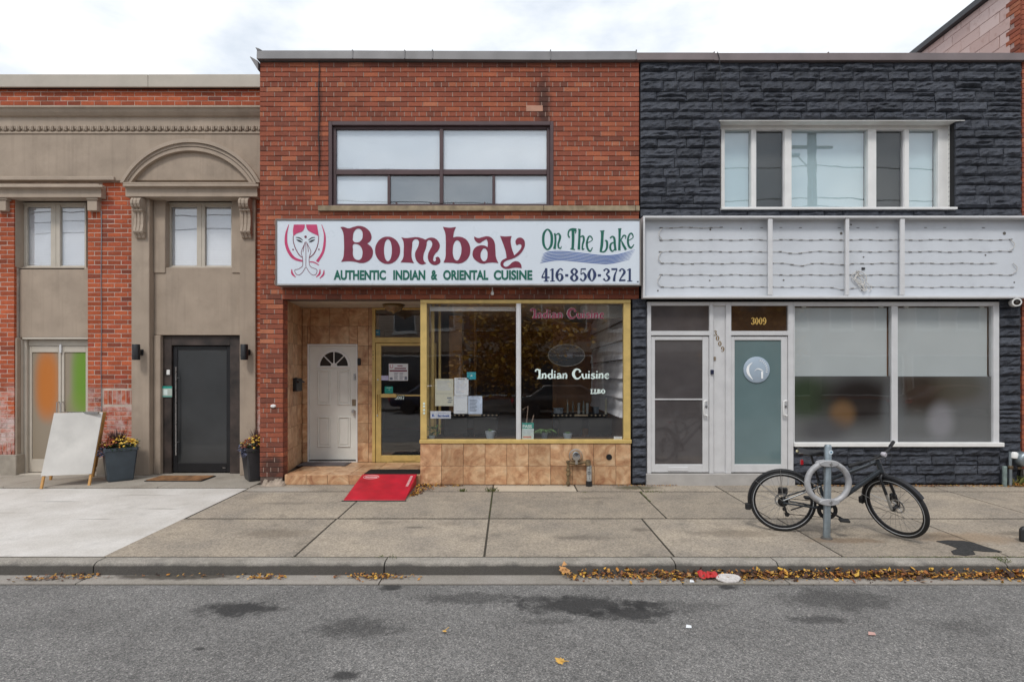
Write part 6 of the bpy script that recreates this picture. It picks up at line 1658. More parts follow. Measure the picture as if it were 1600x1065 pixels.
def bt(parent, nm, pts, r, mt, seg=10, **k): return MB().tube(pts, r, seg, **k).obj(nm, mt, parent, smooth=True)
rw = wheel(bk, .032, True); rw.location = (0, 0, WR)
BB = Vector((.44, 0, .285)); ST = Vector((.36, 0, .60)); HT = Vector((.92, 0, .855)); HB = Vector((.967, 0, .725)); AX = Vector((0, 0, WR))
fr_ = bt(bk, 'frame', [BB, HB.lerp(HT, .15)], .026, m_bikefr)
bt(fr_, 'top_tube', [ST.lerp(BB, .12), HB.lerp(HT, .86)], .021, m_bikefr); bt(fr_, 'seat_tube', [BB, ST], .018, m_bikefr); bt(fr_, 'head_tube', [HB, HT], .027, m_bikefr)
for s_ in (1, -1):
    bt(fr_, 'chain_stay', [BB+Vector((0, .03*s_, 0)), AX+Vector((.0, .062*s_, -.005))], .010, m_bikefr); bt(fr_, 'seat_stay', [ST.lerp(BB, .2)+Vector((0, .018*s_, 0)), AX+Vector((0, .062*s_, .02))], .0085, M('pale_stay_paint', (.3, .31, .32), .3, .5) if s_ == -1 else m_bikefr)
    bt(fr_, 'fender_stay', [AX+Vector((0, .055*s_, .01)), (-(WR+.02)*math.cos(R(38)), .025*s_, WR+(WR+.02)*math.sin(R(38)))], .003, m_steel, 5)
    bt(fr_, 'fender_stay', [AX+Vector((0, .055*s_, .01)), (-.03, .025*s_, WR+WR+.015)], .003, m_steel, 5)
def fender(r, a0, a1, nm, parent, c=(0, 0, 0)):
    mb = MB(); n = 24; vs = []
    for i in range(n+1):
        a = a0+(a1-a0)*i/n
        for q, (dr, yy) in enumerate(((-.016, -.027), (-.001, -.021), (.004, 0), (-.001, .021), (-.016, .027), (-.003, .018), (.001, 0), (-.003, -.018))):
            vs.append((c[0]+(r+dr)*math.cos(a), yy, c[2]+(r+dr)*math.sin(a)))
    fs = []
    for i in range(n):
        for k in range(8): fs.append((i*8+k, i*8+(k+1) % 8, (i+1)*8+(k+1) % 8, (i+1)*8+k))
    return mb.add(vs, fs).obj(nm, m_black, parent, smooth=True)
fender(WR+.018, R(25), R(190), 'rear_mudguard', bk, (0, 0, WR))
MB().box(-.39, -.33, -.028, .028, WR-.12, WR-.05).obj('mud_flap', m_rubber, bk, bevel=.008)
bt(bk, 'seat_post', [ST, ST+Vector((-.075, 0, .27))], .0135, m_black)
sp = ST+Vector((-.075, 0, .285))
sv = []; sfc = []
prof_ = [(-.135, .07, .02), (-.10, .078, .018), (-.04, .066, .006), (.02, .038, .004), (.08, .022, .004), (.125, .016, .0), (.14, .008, -.008)]
for (sx_, hw, dz) in prof_:
    for k in range(8):
        a = 2*math.pi*k/8; sv.append((sp.x+sx_, hw*math.cos(a), sp.z+.018+dz+.032*math.sin(a)-(.018*abs(math.cos(a)) if hw > .03 else 0)))
for i in range(len(prof_)-1):
    for k in range(8): sfc.append((i*8+k, i*8+(k+1) % 8, (i+1)*8+(k+1) % 8, (i+1)*8+k))
sfc += [tuple(range(8)), tuple(range(len(sv)-1, len(sv)-9, -1))]
MB().add(sv, sfc).obj('saddle', M('saddle_vinyl', (.013, .013, .015), .38), bk, smooth=True)
MB().lathe([(.012, -.01), (.016, 0), (.012, .01)], (sp.x-.145, 0, sp.z+.03), 'x', 10).obj('saddle_badge', M('pale_yellow_plastic', (.6, .55, .35), .4), bk)
MB().box(sp.x-.11, sp.x-.08, -.025, .025, sp.z-.12, sp.z-.06).obj('tail_light', M('red_reflector', (.45, .01, .02), .25), bk, bevel=.008)
# cranks, chainring, chain, derailleur, kickstand
ck = MB().lathe([(.09, -.047), (.09, -.043), (.078, -.043), (.078, -.047), (.09, -.047)], (BB.x, 0, BB.z), 'y', 32, cap=False).lathe([(.02, -.08), (.022, .08)], (BB.x, 0, BB.z), 'y', 12).obj('crankset', m_rim, bk)
MB().lathe([(.098, -.05), (.102, -.05), (.102, -.052), (.06, -.053), (.06, -.051)], (BB.x, 0, BB.z), 'y', 32, cap=False).obj('chain_guard', m_black, bk)
ca = R(-28)
for s_ in (1, -1):
    d = Vector((math.cos(ca), 0, math.sin(ca)))*s_; e = BB+d*.17+Vector((0, -.075*s_, 0))
    bt(bk, 'crank_arm', [BB+Vector((0, -.07*s_, 0)), e], .010, m_black, 8)
    MB().box(e.x-.05, e.x+.05, e.y-.09 if s_ > 0 else e.y+.005, e.y-.005 if s_ > 0 else e.y+.09, e.z-.012, e.z+.012).obj('pedal', m_rubber, bk, bevel=.006)
ch = MB(); ch.tube([(BB.x, -.046, BB.z+.085), (0, -.04, WR+.045)], .0045, 5); ch.tube([(BB.x, -.046, BB.z-.085), (.06, -.04, WR-.135), (.01, -.04, WR-.12)], .0045, 5)
ch.obj('chain', m_rim, bk)
dr = MB().tube([(0, -.07, WR-.01), (.015, -.075, WR-.07), (.04, -.06, WR-.13)], .012, 8); dr.lathe([(.026, -.052), (.026, -.06)], (.04, 0, WR-.135), 'y', 12).lathe([(.022, -.052), (.022, -.06)], (.012, 0, WR-.075), 'y', 12)
dr.obj('derailleur', m_black, bk)
MB().box(-.04, .06, .04, .075, WR+.06, WR+.14).obj('brake_caliper', m_black, bk, bevel=.01)
MB().tube([(.27, .04, .31), (.10, .09, .22)], .008, 8).obj('kickstand', m_black, bk)
MB().tube([(BB.x-.02, -.03, BB.z+.1), (BB.x-.1, -.05, BB.z+.2), (.34, -.06, .55), (.26, -.06, .60)], .007, 6).obj('lock_cable', m_steel, bk)
# steering assembly, turned towards the street
STEER = R(-52)
axd = (HT-HB).normalized()
Mst = Matrix.Translation(HB) @ Matrix.Rotation(STEER, 4, axd) @ Matrix.Translation(-HB)
FA = Vector((WB, 0, WR))
fk = bt(bk, 'fork', [HB+axd*.01, HB-axd*.05], .024, m_black)
crown = HB-axd*.03
for s_ in (1, -1):
    bt(fk, 'fork_leg', [crown+Vector((0, .02*s_, 0)), crown+Vector((.005, .052*s_, -.02)), crown.lerp(FA, .55)+Vector((.0, .056*s_, 0))], .0155, m_black)
    bt(fk, 'fork_leg', [crown.lerp(FA, .55)+Vector((.0, .056*s_, 0)), FA+Vector((0, .06*s_, 0))], .0145, M('pale_fork_slider', (.28, .27, .25), .35, .4) if s_ == -1 else m_black)
    bt(fk, 'fender_stay', [FA+Vector((0, .06*s_, 0)), (WB-(WR+.02)*math.cos(R(5)), .025*s_, WR+(WR+.02)*math.sin(R(5)))], .003, m_steel, 5)
MB().box(WB-.09, WB-.02, .035, .075, WR+.03, WR+.12).obj('brake_caliper', m_black, fk, bevel=.01)
ffd = fender(WR+.018, R(38), R(188), 'front_mudguard', fk, (WB, 0, WR))
MB().box(WB-.40, WB-.345, -.027, .027, WR-.10, WR-.02).obj('mud_flap', m_rubber, fk, bevel=.008)
fw = wheel(bk, .032, False); fw.location = FA
stm = bt(bk, 'stem', [HT, HT+axd*.04, HT+axd*.05+Vector((.05, 0, .012))], .016, m_black)
hb_c = HT+axd*.05+Vector((.05, 0, .012))
bt(stm, 'handlebar', [hb_c+Vector((-.09, -.36, -.01)), hb_c+Vector((-.01, -.16, .005)), hb_c+Vector((0, -.05, 0)), hb_c+Vector((0, .05, 0)), hb_c+Vector((-.01, .16, .005)), hb_c+Vector((-.09, .36, -.01))], .0125, m_black)
for s_ in (1, -1):
    bt(stm, 'grip', [hb_c+Vector((-.093, .365*s_, -.011)), hb_c+Vector((-.045, .24*s_, .0))], .0185, m_rubber)
    bt(stm, 'brake_lever', [hb_c+Vector((.0, .17*s_, .012)), hb_c+Vector((.035, .2*s_, .002)), hb_c+Vector((.03, .28*s_, -.004))], .005, m_rim, 6)
MB().lathe([(.001, -.024), (.02, -.02), (.026, .008), (.022, .024)], hb_c+Vector((.04, 0, .03)), 'x', 14).obj('headlamp', M('pale_lamp', (.5, .48, .52), .3), stm, smooth=True)
bt(stm, 'brake_cable', [hb_c+Vector((.02, .12, .01)), hb_c+Vector((.10, .05, .0)), hb_c+Vector((.09, 0, -.1)), HB+Vector((.03, 0, .05))], .003, m_black, 5)
bt(stm, 'brake_cable', [hb_c+Vector((.02, -.12, .01)), hb_c+Vector((.09, -.04, .03)), hb_c+Vector((.05, 0, -.09)), HT+Vector((-.1, 0, -.06))], .003, m_black, 5)
bpy.context.view_layer.update()
for o in (fk, stm, fw):
    o.matrix_local = Mst @ Matrix.Translation(o.location)
# place: yaw, lean to the post
YAW = R(-17); LEAN = R(4)
bk.rotation_euler = Euler((LEAN, 0, YAW), 'XYZ')
bk.matrix_world = Matrix.Translation((3.085, -2.50, gz(-2.5)-.0)) @ Matrix.Rotation(YAW, 4, 'Z') @ Matrix.Rotation(LEAN, 4, 'X')

# dark foot of a stand at the frame edge
ft = thing('stand_foot', 'dark grey foot of a street stand just entering the picture on the sidewalk', 'stand', (5.75, -2.82, gz(-2.82)))
fx = XX(1597, -2.92)
MB().prism_y([(fx, gz(-2.8)+.002), (fx+.5, gz(-2.8)+.002), (fx+.5, .12), (fx+.03, .12), (fx, .09)], -2.92, -2.87).obj('foot_block', M('dark_grey_plastic', (.022, .022, .024), .6), ft, bevel=.012)
MB().tube([(fx+.3, -2.895, .12), (fx+.3, -2.895, 1.1)], .02, 12).obj('stand_pole', m_galv, ft)

# ------------------------------------------------------------------ sidewalk patch, weeds, leaves, litter
def blob(nm, pts, z, mt, **k):
    n = len(pts); w = []
    return pts
ap = thing('asphalt_patch', 'black ragged asphalt repair patch in the sidewalk by the kerb', 'patch', (XX(1515, -3.1), -3.1, gz(-3.1)))
def gp(px, py):      # pixel on sloping sidewalk -> metres
    y = -2.0
    for _ in range(12):
        d = (CAMZ-gz(y))*F/(py-583); y = d-CAMD
    return ((px-795)*(y+CAMD)/F, y)
pp = [gp(*q) for q in [(1463,845.5),(1480,844),(1506,845),(1522,848),(1536,853),(1566,862),(1545,862),(1520,860),(1524,866),(1508,868),(1490,866),(1486,861),(1497,857),(1482,851)]]
MB().add([(a, b, gz(b)+.006) for a, b in pp]+[(a, b, gz(b)-.01) for a, b in pp], [tuple(range(len(pp)))]+[(i, len(pp)+i, len(pp)+(i+1) % len(pp), (i+1) % len(pp)) for i in range(len(pp))]).obj('patch', M('patch_asphalt', (.032, .031, .03), .9, var=.5, scale=30, bump=.7, bscale=150), ap)
t = NT('autumn_leaves'); r_ = t.n('NewGeometry').outputs['Random Per Island']
lc = t.ramp(r_, [(0, (.04, .018, .012)), (.35, (.10, .042, .02)), (.55, (.32, .11, .025)), (.72, (.52, .24, .035)), (.9, (.60, .36, .05)), (1, (.30, .16, .06))])
m_leaf = t.bsdf(lc, .65)
rg = random.Random(5)
def litter(mb, x, y, z, s, flat=.5, n=1):
    for _ in range(n):
        a = rg.uniform(0, 6.28); el = rg.uniform(-flat, flat)
        d = Vector((math.cos(a)*math.cos(el), math.sin(a)*math.cos(el), math.sin(el)))
        w = Vector((-math.sin(a), math.cos(a), rg.uniform(-.5, .5))).normalized()*s*rg.uniform(.3, .5)
        p = Vector((x, y, z+abs(d.z)*s*.6)); k = rg.uniform(-.25, .35)*s
        mb.add([p-d*s*.6, p+w-d*s*.1, p+w*.6+d*s*.35, p+d*s*.65+Vector((0, 0, k)), p-w*.6+d*s*.35, p-w-d*s*.1], [(0, 1, 2, 3), (0, 3, 4, 5)])
lv = MB()
for k in range(6000):
    x = rg.uniform(.5, 9.0)
    dens = .5+.5*mnoise.noise(Vector((x*1.3, 2, 0))) + (.25 if 1.4 < x < 3.3 else 0) + (.2 if x > 3.6 else 0)
    if x < 1.3: dens -= .1
    if rg.random() > dens*1.1-.02: continue
    y = YKF-.01-abs(rg.gauss(0, .065))-(.0 if rg.random() < .95 else rg.uniform(0, .08))
    litter(lv, x, y, ZGUT+.004+max(0, .065-abs(y-YKF)*.4)*rg.random(), rg.uniform(.011, .026) if rg.random() < .75 else rg.uniform(.03, .052), .7)
for k in range(6500):
    x = rg.uniform(.55, 9.0); dens = .6+.6*mnoise.noise(Vector((x*1.3, 2, 0)))+(.2 if x > 1.4 else 0)
    if rg.random() < dens: litter(lv, x, YKF-.006-abs(rg.gauss(0, .045)), ZGUT+.003+.02*rg.random(), rg.uniform(.008, .016), .4)
for (cx, cy, sx_, sy_, n) in ((-1.25, -3.63, .17, .03, 230), (-2.25, -3.64, .11, .025, 90), (-4.05, -3.63, .14, .035, 120), (-6.7, -3.6, .16, .025, 80), (-4.35, -3.68, .12, .02, 60), (-5.0, -3.7, .35, .02, 50), (-8.6, -3.66, .2, .03, 40), (-2.9, -3.6, .35, .02, 40)):
    for k in range(n): litter(lv, cx+rg.gauss(0, sx_), cy+rg.gauss(0, sy_), ZGUT+.004+rg.random()*.02, rg.uniform(.012, .032), .5)
tag(lv.obj('fallen_leaves', m_leaf, None, fixn=False), 'drift of small orange and yellow fallen leaves along the kerb gutter', 'leaves', kind='stuff')
lv = MB()
for k in range(420):     # beside the ramp
    u = rg.random(); x = -1.41+abs(rg.gauss(0, .16))*(1.2-u); y = -.05-u*.75
    litter(lv, min(x, -.75), y, gz(y)+.003+.03*rg.random()*(1-u), rg.uniform(.015, .035), .6)
for k in range(170): x = rg.uniform(-1.4, -.7); litter(lv, x, -.06-abs(rg.gauss(0, .04)), .003, rg.uniform(.012, .03), .5)
tag(lv.obj('fallen_leaves', m_leaf, None, fixn=False), 'heap of dry brown leaves blown against the side of the red ramp', 'leaves', kind='stuff')
lv = MB()
for k in range(700): x = rg.uniform(4.45, 8.2); y = -.07-abs(rg.gauss(0, .035)); litter(lv, x, y-.01, gz(y)+.002+.012*rg.random(), rg.uniform(.012, .03), .5)
for k in range(300): x = rg.uniform(7.75, 8.6); litter(lv, x, -.09-abs(rg.gauss(0, .07)), .002+.05*rg.random(), rg.uniform(.015, .035), .7)
for k in range(160): x = rg.uniform(1.6, 2.6); litter(lv, x, -.06-abs(rg.gauss(0, .03)), .002+.01*rg.random(), rg.uniform(.01, .024), .5)
for k in range(60): x = rg.uniform(-.9, 1.6); litter(lv, x, -.05-abs(rg.gauss(0, .02)), .002, rg.uniform(.008, .018), .5)
tag(lv.obj('fallen_leaves', m_leaf, None, fixn=False), 'thin line of brown leaves along the foot of the dark stone wall', 'leaves', kind='stuff')
def maple(label, X, Y, z, s, rot, tilt, mt, name='maple_leaf'):
    o = thing(name, label, 'leaf', (X, Y, z))
    k = [(0, -1.0), (.12, -.45), (.62, -.62), (.52, -.30), (.98, -.02), (.72, .12), (.80, .52), (.42, .36), (.30, .62), (0, 1.05), (-.30, .62), (-.42, .36), (-.80, .52), (-.72, .12), (-.98, -.02), (-.52, -.30), (-.62, -.62), (-.12, -.45)]
    k = k[1:]
    q = Euler((tilt, 0, rot)).to_matrix()
    vs = [Vector((X, Y, z)) + q @ Vector((a*s, b*s, .10*s*(a*a+b*b)+.05*s*math.sin(5*a))) for a, b in k]
    c = Vector((X, Y, z+.006))
    mb = MB().add(vs+[c], [(i, (i+1) % len(k), len(k)) for i in range(len(k))]); mb.obj('blade', mt, o, fixn=False)
    st_ = q @ Vector((0, -1.25*s, .03)); MB().tube([c, Vector((X, Y, z))+st_], .0025, 5).obj('stalk', mt, o)
m_lf1 = M('tan_maple_leaf', (.58, .30, .11), .7, var=.15, scale=30); m_lf2 = M('yellow_maple_leaf', (.62, .36, .08), .7, var=.2, scale=30); m_lf3 = M('brown_maple_leaf', (.20, .09, .05), .7, var=.2, scale=30)
def rdp(px, py, zr=-.178):
    d = (CAMZ-zr)*F/(py-583); return ((px-795)*d/F, d-CAMD)
X, Y = rdp(884, 903); maple('large tan maple leaf standing against the kerb at the start of the leaf drift', X, Y+.05, ZGUT+.055, .072, .3, R(60), m_lf1)
X, Y = rdp(1001, 902); maple('large brown maple leaf lying against the kerb midway in the leaf drift', X, Y+.05, ZGUT+.055, .065, -.4, R(48), m_lf3)
X, Y = rdp(876, 1036); maple('curled yellow leaf lying alone on the asphalt nearest the camera', X, Y, ZRD+.015, .045, 1.0, R(12), m_lf2)
X, Y = rdp(695, 988, -.17); maple('small yellow leaf on the asphalt in the middle of the road', X, Y, ZRD+.02, .022, 2.0, R(10), m_lf2)
X, Y = rdp(1557, 921); maple('small yellow leaf at the edge of the gutter near the asphalt patch', XX(1307, -3.72), -3.72, ZGUT+.01, .03, .4, R(10), m_lf2)
# litter
X, Y = rdp(1100, 900)
lt = thing('red_wrapper', 'crumpled red wrapper among the gutter leaves', 'wrapper', (X, -3.66, ZGUT))
mb = MB(); n = 9
vs = [(X-.09+.18*i/n, -3.66+(.03 if j else -.035)+rg.uniform(-.012, .012), ZGUT+.012+(.04 if j else 0)+rg.uniform(0, .025)) for i in range(n+1) for j in (0, 1)]
mb.add(vs, [(2*i, 2*i+2, 2*i+3, 2*i+1) for i in range(n)]).obj('wrapper_foil', M('red_foil', (.42, .02, .02), .4), lt, fixn=False)
lt = thing('crushed_cup', 'flattened white foam plate lying in the gutter leaves', 'litter', (XX(1138, -3.7), -3.7, ZGUT))
Xc = XX(1138, -3.7); mb = MB(); n = 16
ringo = [(Xc+.11*math.cos(6.283*k/n)*(1+rg.uniform(-.06, .06)), -3.70+.06*math.sin(6.283*k/n), ZGUT+.028+.02*math.sin(6.283*k/n)+rg.uniform(-.004, .004)) for k in range(n)]
ringi = [(Xc+.08*math.cos(6.283*k/n), -3.70+.042*math.sin(6.283*k/n), ZGUT+.02+.014*math.sin(6.283*k/n)) for k in range(n)]
und = [(p[0], p[1], p[2]-.008) for p in ringo]
mb.add(ringo+ringi+und, [(k, (k+1) % n, n+(k+1) % n, n+k) for k in range(n)]+[tuple(range(n, 2*n))]+[(k, 2*n+k, 2*n+(k+1) % n, (k+1) % n) for k in range(n)]).obj('plate_body', M('dirty_foam', (.52, .49, .47), .7, var=.2, scale=40), lt, fixn=False)
def scrap(label, px, py, sx_, mt, zr=-.17):
    X, Y = rdp(px, py, zr); o = thing('paper_scrap', label, 'litter', (X, Y, zr))
    MB().add([(X-sx_, Y-.01, zr+.004), (X+sx_*.7, Y-.018, zr+.006), (X+sx_, Y+.012, zr+.012), (X-sx_*.5, Y+.016, zr+.018)], [(0, 1, 2, 3)]).obj('scrap', mt, o, fixn=False)
scrap('white paper scrap on the asphalt below the dark building doors', 1076, 980, .024, m_paper, -.168); scrap('tiny white scrap on the gutter edge beside the red wrapper', 1081, 909, .022, m_paper, -.164); scrap('pinkish paper scrap on the asphalt below the bicycle', 1362, 991, .03, M('pink_scrap', (.5, .3, .26), .7), -.165)
# weeds in the joints
t = NT('weed_green'); r_ = t.n('NewGeometry').outputs['Random Per Island']
m_weed = t.bsdf(t.ramp(r_, [(0, (.05, .08, .02)), (.6, (.10, .13, .03)), (1, (.2, .17, .05))]), .7)
wd = MB()
def tuft(X, Y, n, h, sp):
    for k in range(n):
        a = rg.uniform(0, 6.28); x, y = X+rg.gauss(0, sp), Y+rg.gauss(0, sp*.4)
        d = Vector((math.cos(a)*.6, math.sin(a)*.6, 1)); leafquad(wd, (x, y, gz(y)-.004), d, .004, h*rg.uniform(.5, 1.1))
for px, py, n, h, sp in ((724, 768, 40, .07, .035), (768, 768, 50, .09, .05), (1020, 768, 60, .03, .08), (912, 769, 12, .02, .02), (610, 870, 22, .03, .06)):
    X, Y = gp(px, py); tuft(X, Y, n, h, sp)
for k in range(900):
    X = rg.uniform(3.6, 5.4); tuft(X, YK-.005, 1, .014, .008)
for k in range(240): X = rg.uniform(-2.2, 4); tuft(X, YK-.005, 1, .010, .008)
for k in range(160): tuft(-.24+rg.uniform(-.006, .006), rg.uniform(-1.97, -.5), 1, .012, .003)
for k in range(150):
    u = rg.random(); tuft(1.94, -.5-.6*u, 1, .016, .006)
for k in range(80): tuft(rg.uniform(7.8, 8.5), -.08, 1, .22, .05)
for k in range(60): tuft(4.72+rg.uniform(-.02, .04), rg.uniform(-3.55, -3.38), 1, .03, .015)
tag(wd.obj('weeds', m_weed, None, fixn=False), 'small green weeds and moss growing in the sidewalk joints', 'weeds', kind='stuff')

# ------------------------------------------------------------------ inside the restaurant window
def pot_plant(label, px, py_top, w, y, kind, mt):
    X = XX(px, y); zb = ZB1-.012
    o = thing('potted_plant', label, 'plant', (X, y, zb))
    h = ZZ(py_top, y)-zb
    MB().lathe([(w*.72, 0), (w, h), (w*.9, h), (w*.85, h-.015)], (X, y, zb), 'z', 18).obj('pot', mt, o, smooth=True)
    mb = MB(); r2 = random.Random(px)
    if kind == 'leafy':
        for k in range(46):
            a = r2.uniform(0, 6.28); leafquad(mb, (X+r2.uniform(-.06, .12), y+r2.uniform(-.05, .05), zb+h+r2.uniform(-.02, .14)), (math.cos(a), math.sin(a), r2.uniform(-.3, .8)), .022, .07)
    elif kind == 'spider':
        for k in range(34):
            a = r2.uniform(0, 6.28); L = r2.uniform(.10, .22); p = Vector((X, y, zb+h-.01)); d = Vector((math.cos(a), math.sin(a)*.6, 0)); n = 5
            pts = [p+d*L*t_/n+Vector((0, 0, L*(1.2*(t_/n)-1.25*(t_/n)**2)*.9)) for t_ in range(n+1)]
            mb.tube(pts, [.007, .008, .007, .006, .004, .001], 4)
    else:
        for k in range(16):
            a = r2.uniform(0, 6.28); leafquad(mb, (X+.02*math.cos(a), y+.02*math.sin(a), zb+h-.005), (math.cos(a), math.sin(a), 1), .012, .05)
    tag(mb.obj('foliage', m_leafgreen, o, fixn=False), kind='stuff')
m_potg = M('pale_grey_glaze', (.36, .42, .48), .4); m_potb = M('dark_grey_pot', (.12, .14, .18), .5); m_potw = M('white_pot', (.55, .6, .6), .4)
pot_plant('bushy green plant in a stone pot at the gold corner post of the window', 675, 680, .05, .22, 'leafy', m_potw)
pot_plant('pale blue wide pot with a thin stem beside the middle window post', 766, 673, .085, .25, 'small', m_potg)
pot_plant('spider plant with arching leaves in a dark grey pot behind the PASS card', 850.5, 675, .062, .22, 'spider', m_potb)
pot_plant('pale bowl shaped pot with a small green plant in the middle of the window', 887, 677, .076, .22, 'small', m_potg)
def stick(label, pts, y):
    o = thing('driftwood_branch', label, 'branch', (XX(pts[0][0], y), y, ZB1))
    MB().tube([(XX(a, y), y, ZZ(b, y)) for a, b in pts], [.012]+[.008]*(len(pts)-1), 6).obj('branch', M('pale_driftwood', (.36, .26, .2), .8), o)
stick('crooked pale driftwood branch behind the PASS card', [(822, 688), (823, 658), (825, 634), (816, 640)], .18)
stick('short pale stick leaning behind the PASS card', [(826, 680), (834, 648)], .17)
# hanging oval sign
hg = thing('hanging_oval_sign', 'dark oval sign hanging on a triangle of chain inside the window', 'sign', (XX(885, .3), .3, ZZ(572, .3)))
yh = .3
def hp(px, py): return (XX(px, yh), yh, ZZ(py, yh))
mb = MB(); mb.tube([hp(885+28.5*math.cos(2*math.pi*k/32), 555+17*math.sin(2*math.pi*k/32)) for k in range(32)], .006, 6, closed=True); mb.obj('oval_rim', M('sign_rim', (.14, .13, .11), .5), hg, smooth=True)
MB().tube([hp(871, 541), hp(885, 516), hp(899, 541)], .0045, 5).obj('chain', M('sign_chain', (.14, .13, .11), .5), hg)
MB().prism_y([(hp(885+28*math.cos(2*math.pi*k/32), 0)[0], hp(0, 555+16.5*math.sin(2*math.pi*k/32))[2]) for k in range(32)], yh-.002, yh+.008).obj('oval_panel', M('sign_smoked', (.02, .019, .02), .5), hg)
MB().box(XX(885.5, yh), XX(895, yh), yh-.008, yh-.003, ZZ(559, yh), ZZ(551.5, yh)).obj('sign_label', M('dim_label', (.06, .06, .07), .6), hg)
# tables, chairs, bottles
m_cloth = M('dark_tablecloth', (.025, .022, .022), .7); m_fringe = M('cream_cloth_edge', (.55, .44, .30), .6); m_chair = M('dark_chair', (.009, .007, .006), .6)
m_bottle = M('bottle_glass', (.30, .32, .28), .2); m_glassware = M('glassware', (.48, .5, .48), .15)
def table(x0, x1, y0, y1, label, light_span):
    zt = 1.0; o = thing('dining_table', label, 'table', ((x0+x1)/2, y0, ZF))
    MB().box(x0, x1, y0, y1, zt-.03, zt).box(x0+.02, x1-.02, y0+.02, y0+.04, zt-.25, zt-.031).obj('table_top', m_cloth, o, bevel=.004)
    MB().box(light_span[0], light_span[1], y0-.012, y0-.002, zt-.028, zt+.004).obj('cloth_edge', m_fringe, o)
    k = x0+.03; mb = MB()
    while k < x1-.03:
        if not light_span[0]-.03 < k < light_span[1]+.03: mb.lathe([(.001, -.016), (.017, -.008), (.017, .006), (.001, .014)], (k, y0-.012, zt-.014), 'z', 7)
        k += .075
    mb.obj('cloth_beads', m_fringe, o, fixn=False)['kind'] = 'stuff'
    for lx in (x0+.06, x1-.1):
        for ly in (y0+.06, y1-.1): MB().box(lx, lx+.05, ly, ly+.05, ZF+.001, zt-.031).obj('leg', m_chair, o)
table(-1.15, -.18, 1.4, 2.1, 'beaded edge dining table behind the paper notices', (-.72, -.5)); table(.78, 1.78, 1.35, 2.05, 'beaded edge dining table with bottles near the pleated wall', (1.18, 1.42))
def chair(x, y, lab):
    o = thing('dining_chair', lab, 'chair', (x, y, ZF), 'dark chairs at the dining tables')
    MB().box(x-.2, x+.2, y-.2, y+.2, .60, .65).obj('seat', m_chair, o, bevel=.01); MB().box(x-.2, x+.2, y-.23, y-.2, .70, .98).obj('backrest', m_chair, o, bevel=.01)
    for sx_ in (-.18, .15):
        MB().box(x+sx_, x+sx_+.035, y-.23, y-.195, ZF+.001, .70).obj('leg', m_chair, o); MB().box(x+sx_, x+sx_+.035, y+.15, y+.19, ZF+.001, .599).obj('leg', m_chair, o)
chair(-.9, 1.02, 'dark dining chair at the table behind the paper notices'); chair(-.4, 1.02, 'dark dining chair at the table nearest the middle window post'); chair(1.05, 1.0, 'dark dining chair at the bottle table away from the pleated wall'); chair(1.55, 1.0, 'dark dining chair at the bottle table beside the pleated wall')
for i, (x, y, h, r__, mt, nm, lab) in enumerate([(1.08, 2.5, .26, .02, m_bottle, 'bottle', 'tall pale bottle at the near end of the bottle table'), (1.28, 2.45, .2, .024, m_glassware, 'drinking_glass', 'pale drinking glass further from the pleated wall on the bottle table'), (1.36, 2.4, .24, .022, m_bottle, 'bottle', 'slim bottle beside the drinking glasses'),
        (1.43, 2.42, .2, .026, m_glassware, 'drinking_glass', 'pale drinking glass nearest the pleated wall group'), (1.62, 2.6, .12, .05, m_potg, 'serving_bowl', 'grey serving bowl on the bottle table'), (1.20, 2.7, .22, .018, m_bottle, 'bottle', 'thin bottle behind the drinking glasses'), (.92, 2.6, .1, .09, m_potg, 'serving_bowl', 'wide grey dish at the free end of the bottle table'), (1.76, 2.35, .28, .022, m_paper2, 'candle', 'tall cream candle by the pleated wall panels')]):
    y -= .92; o = thing(nm, lab, nm.replace('_', ' '), (x, y, 1.0))
    MB().lathe([(r__*.9, .001), (r__, .02), (r__, h*.6), (r__*(.5 if nm == 'bottle' else 1.05), h*.75), (r__*(.45 if nm == 'bottle' else 1.1), h)], (x, y, 1.0), 'z', 12).obj('body', mt, o, smooth=True)

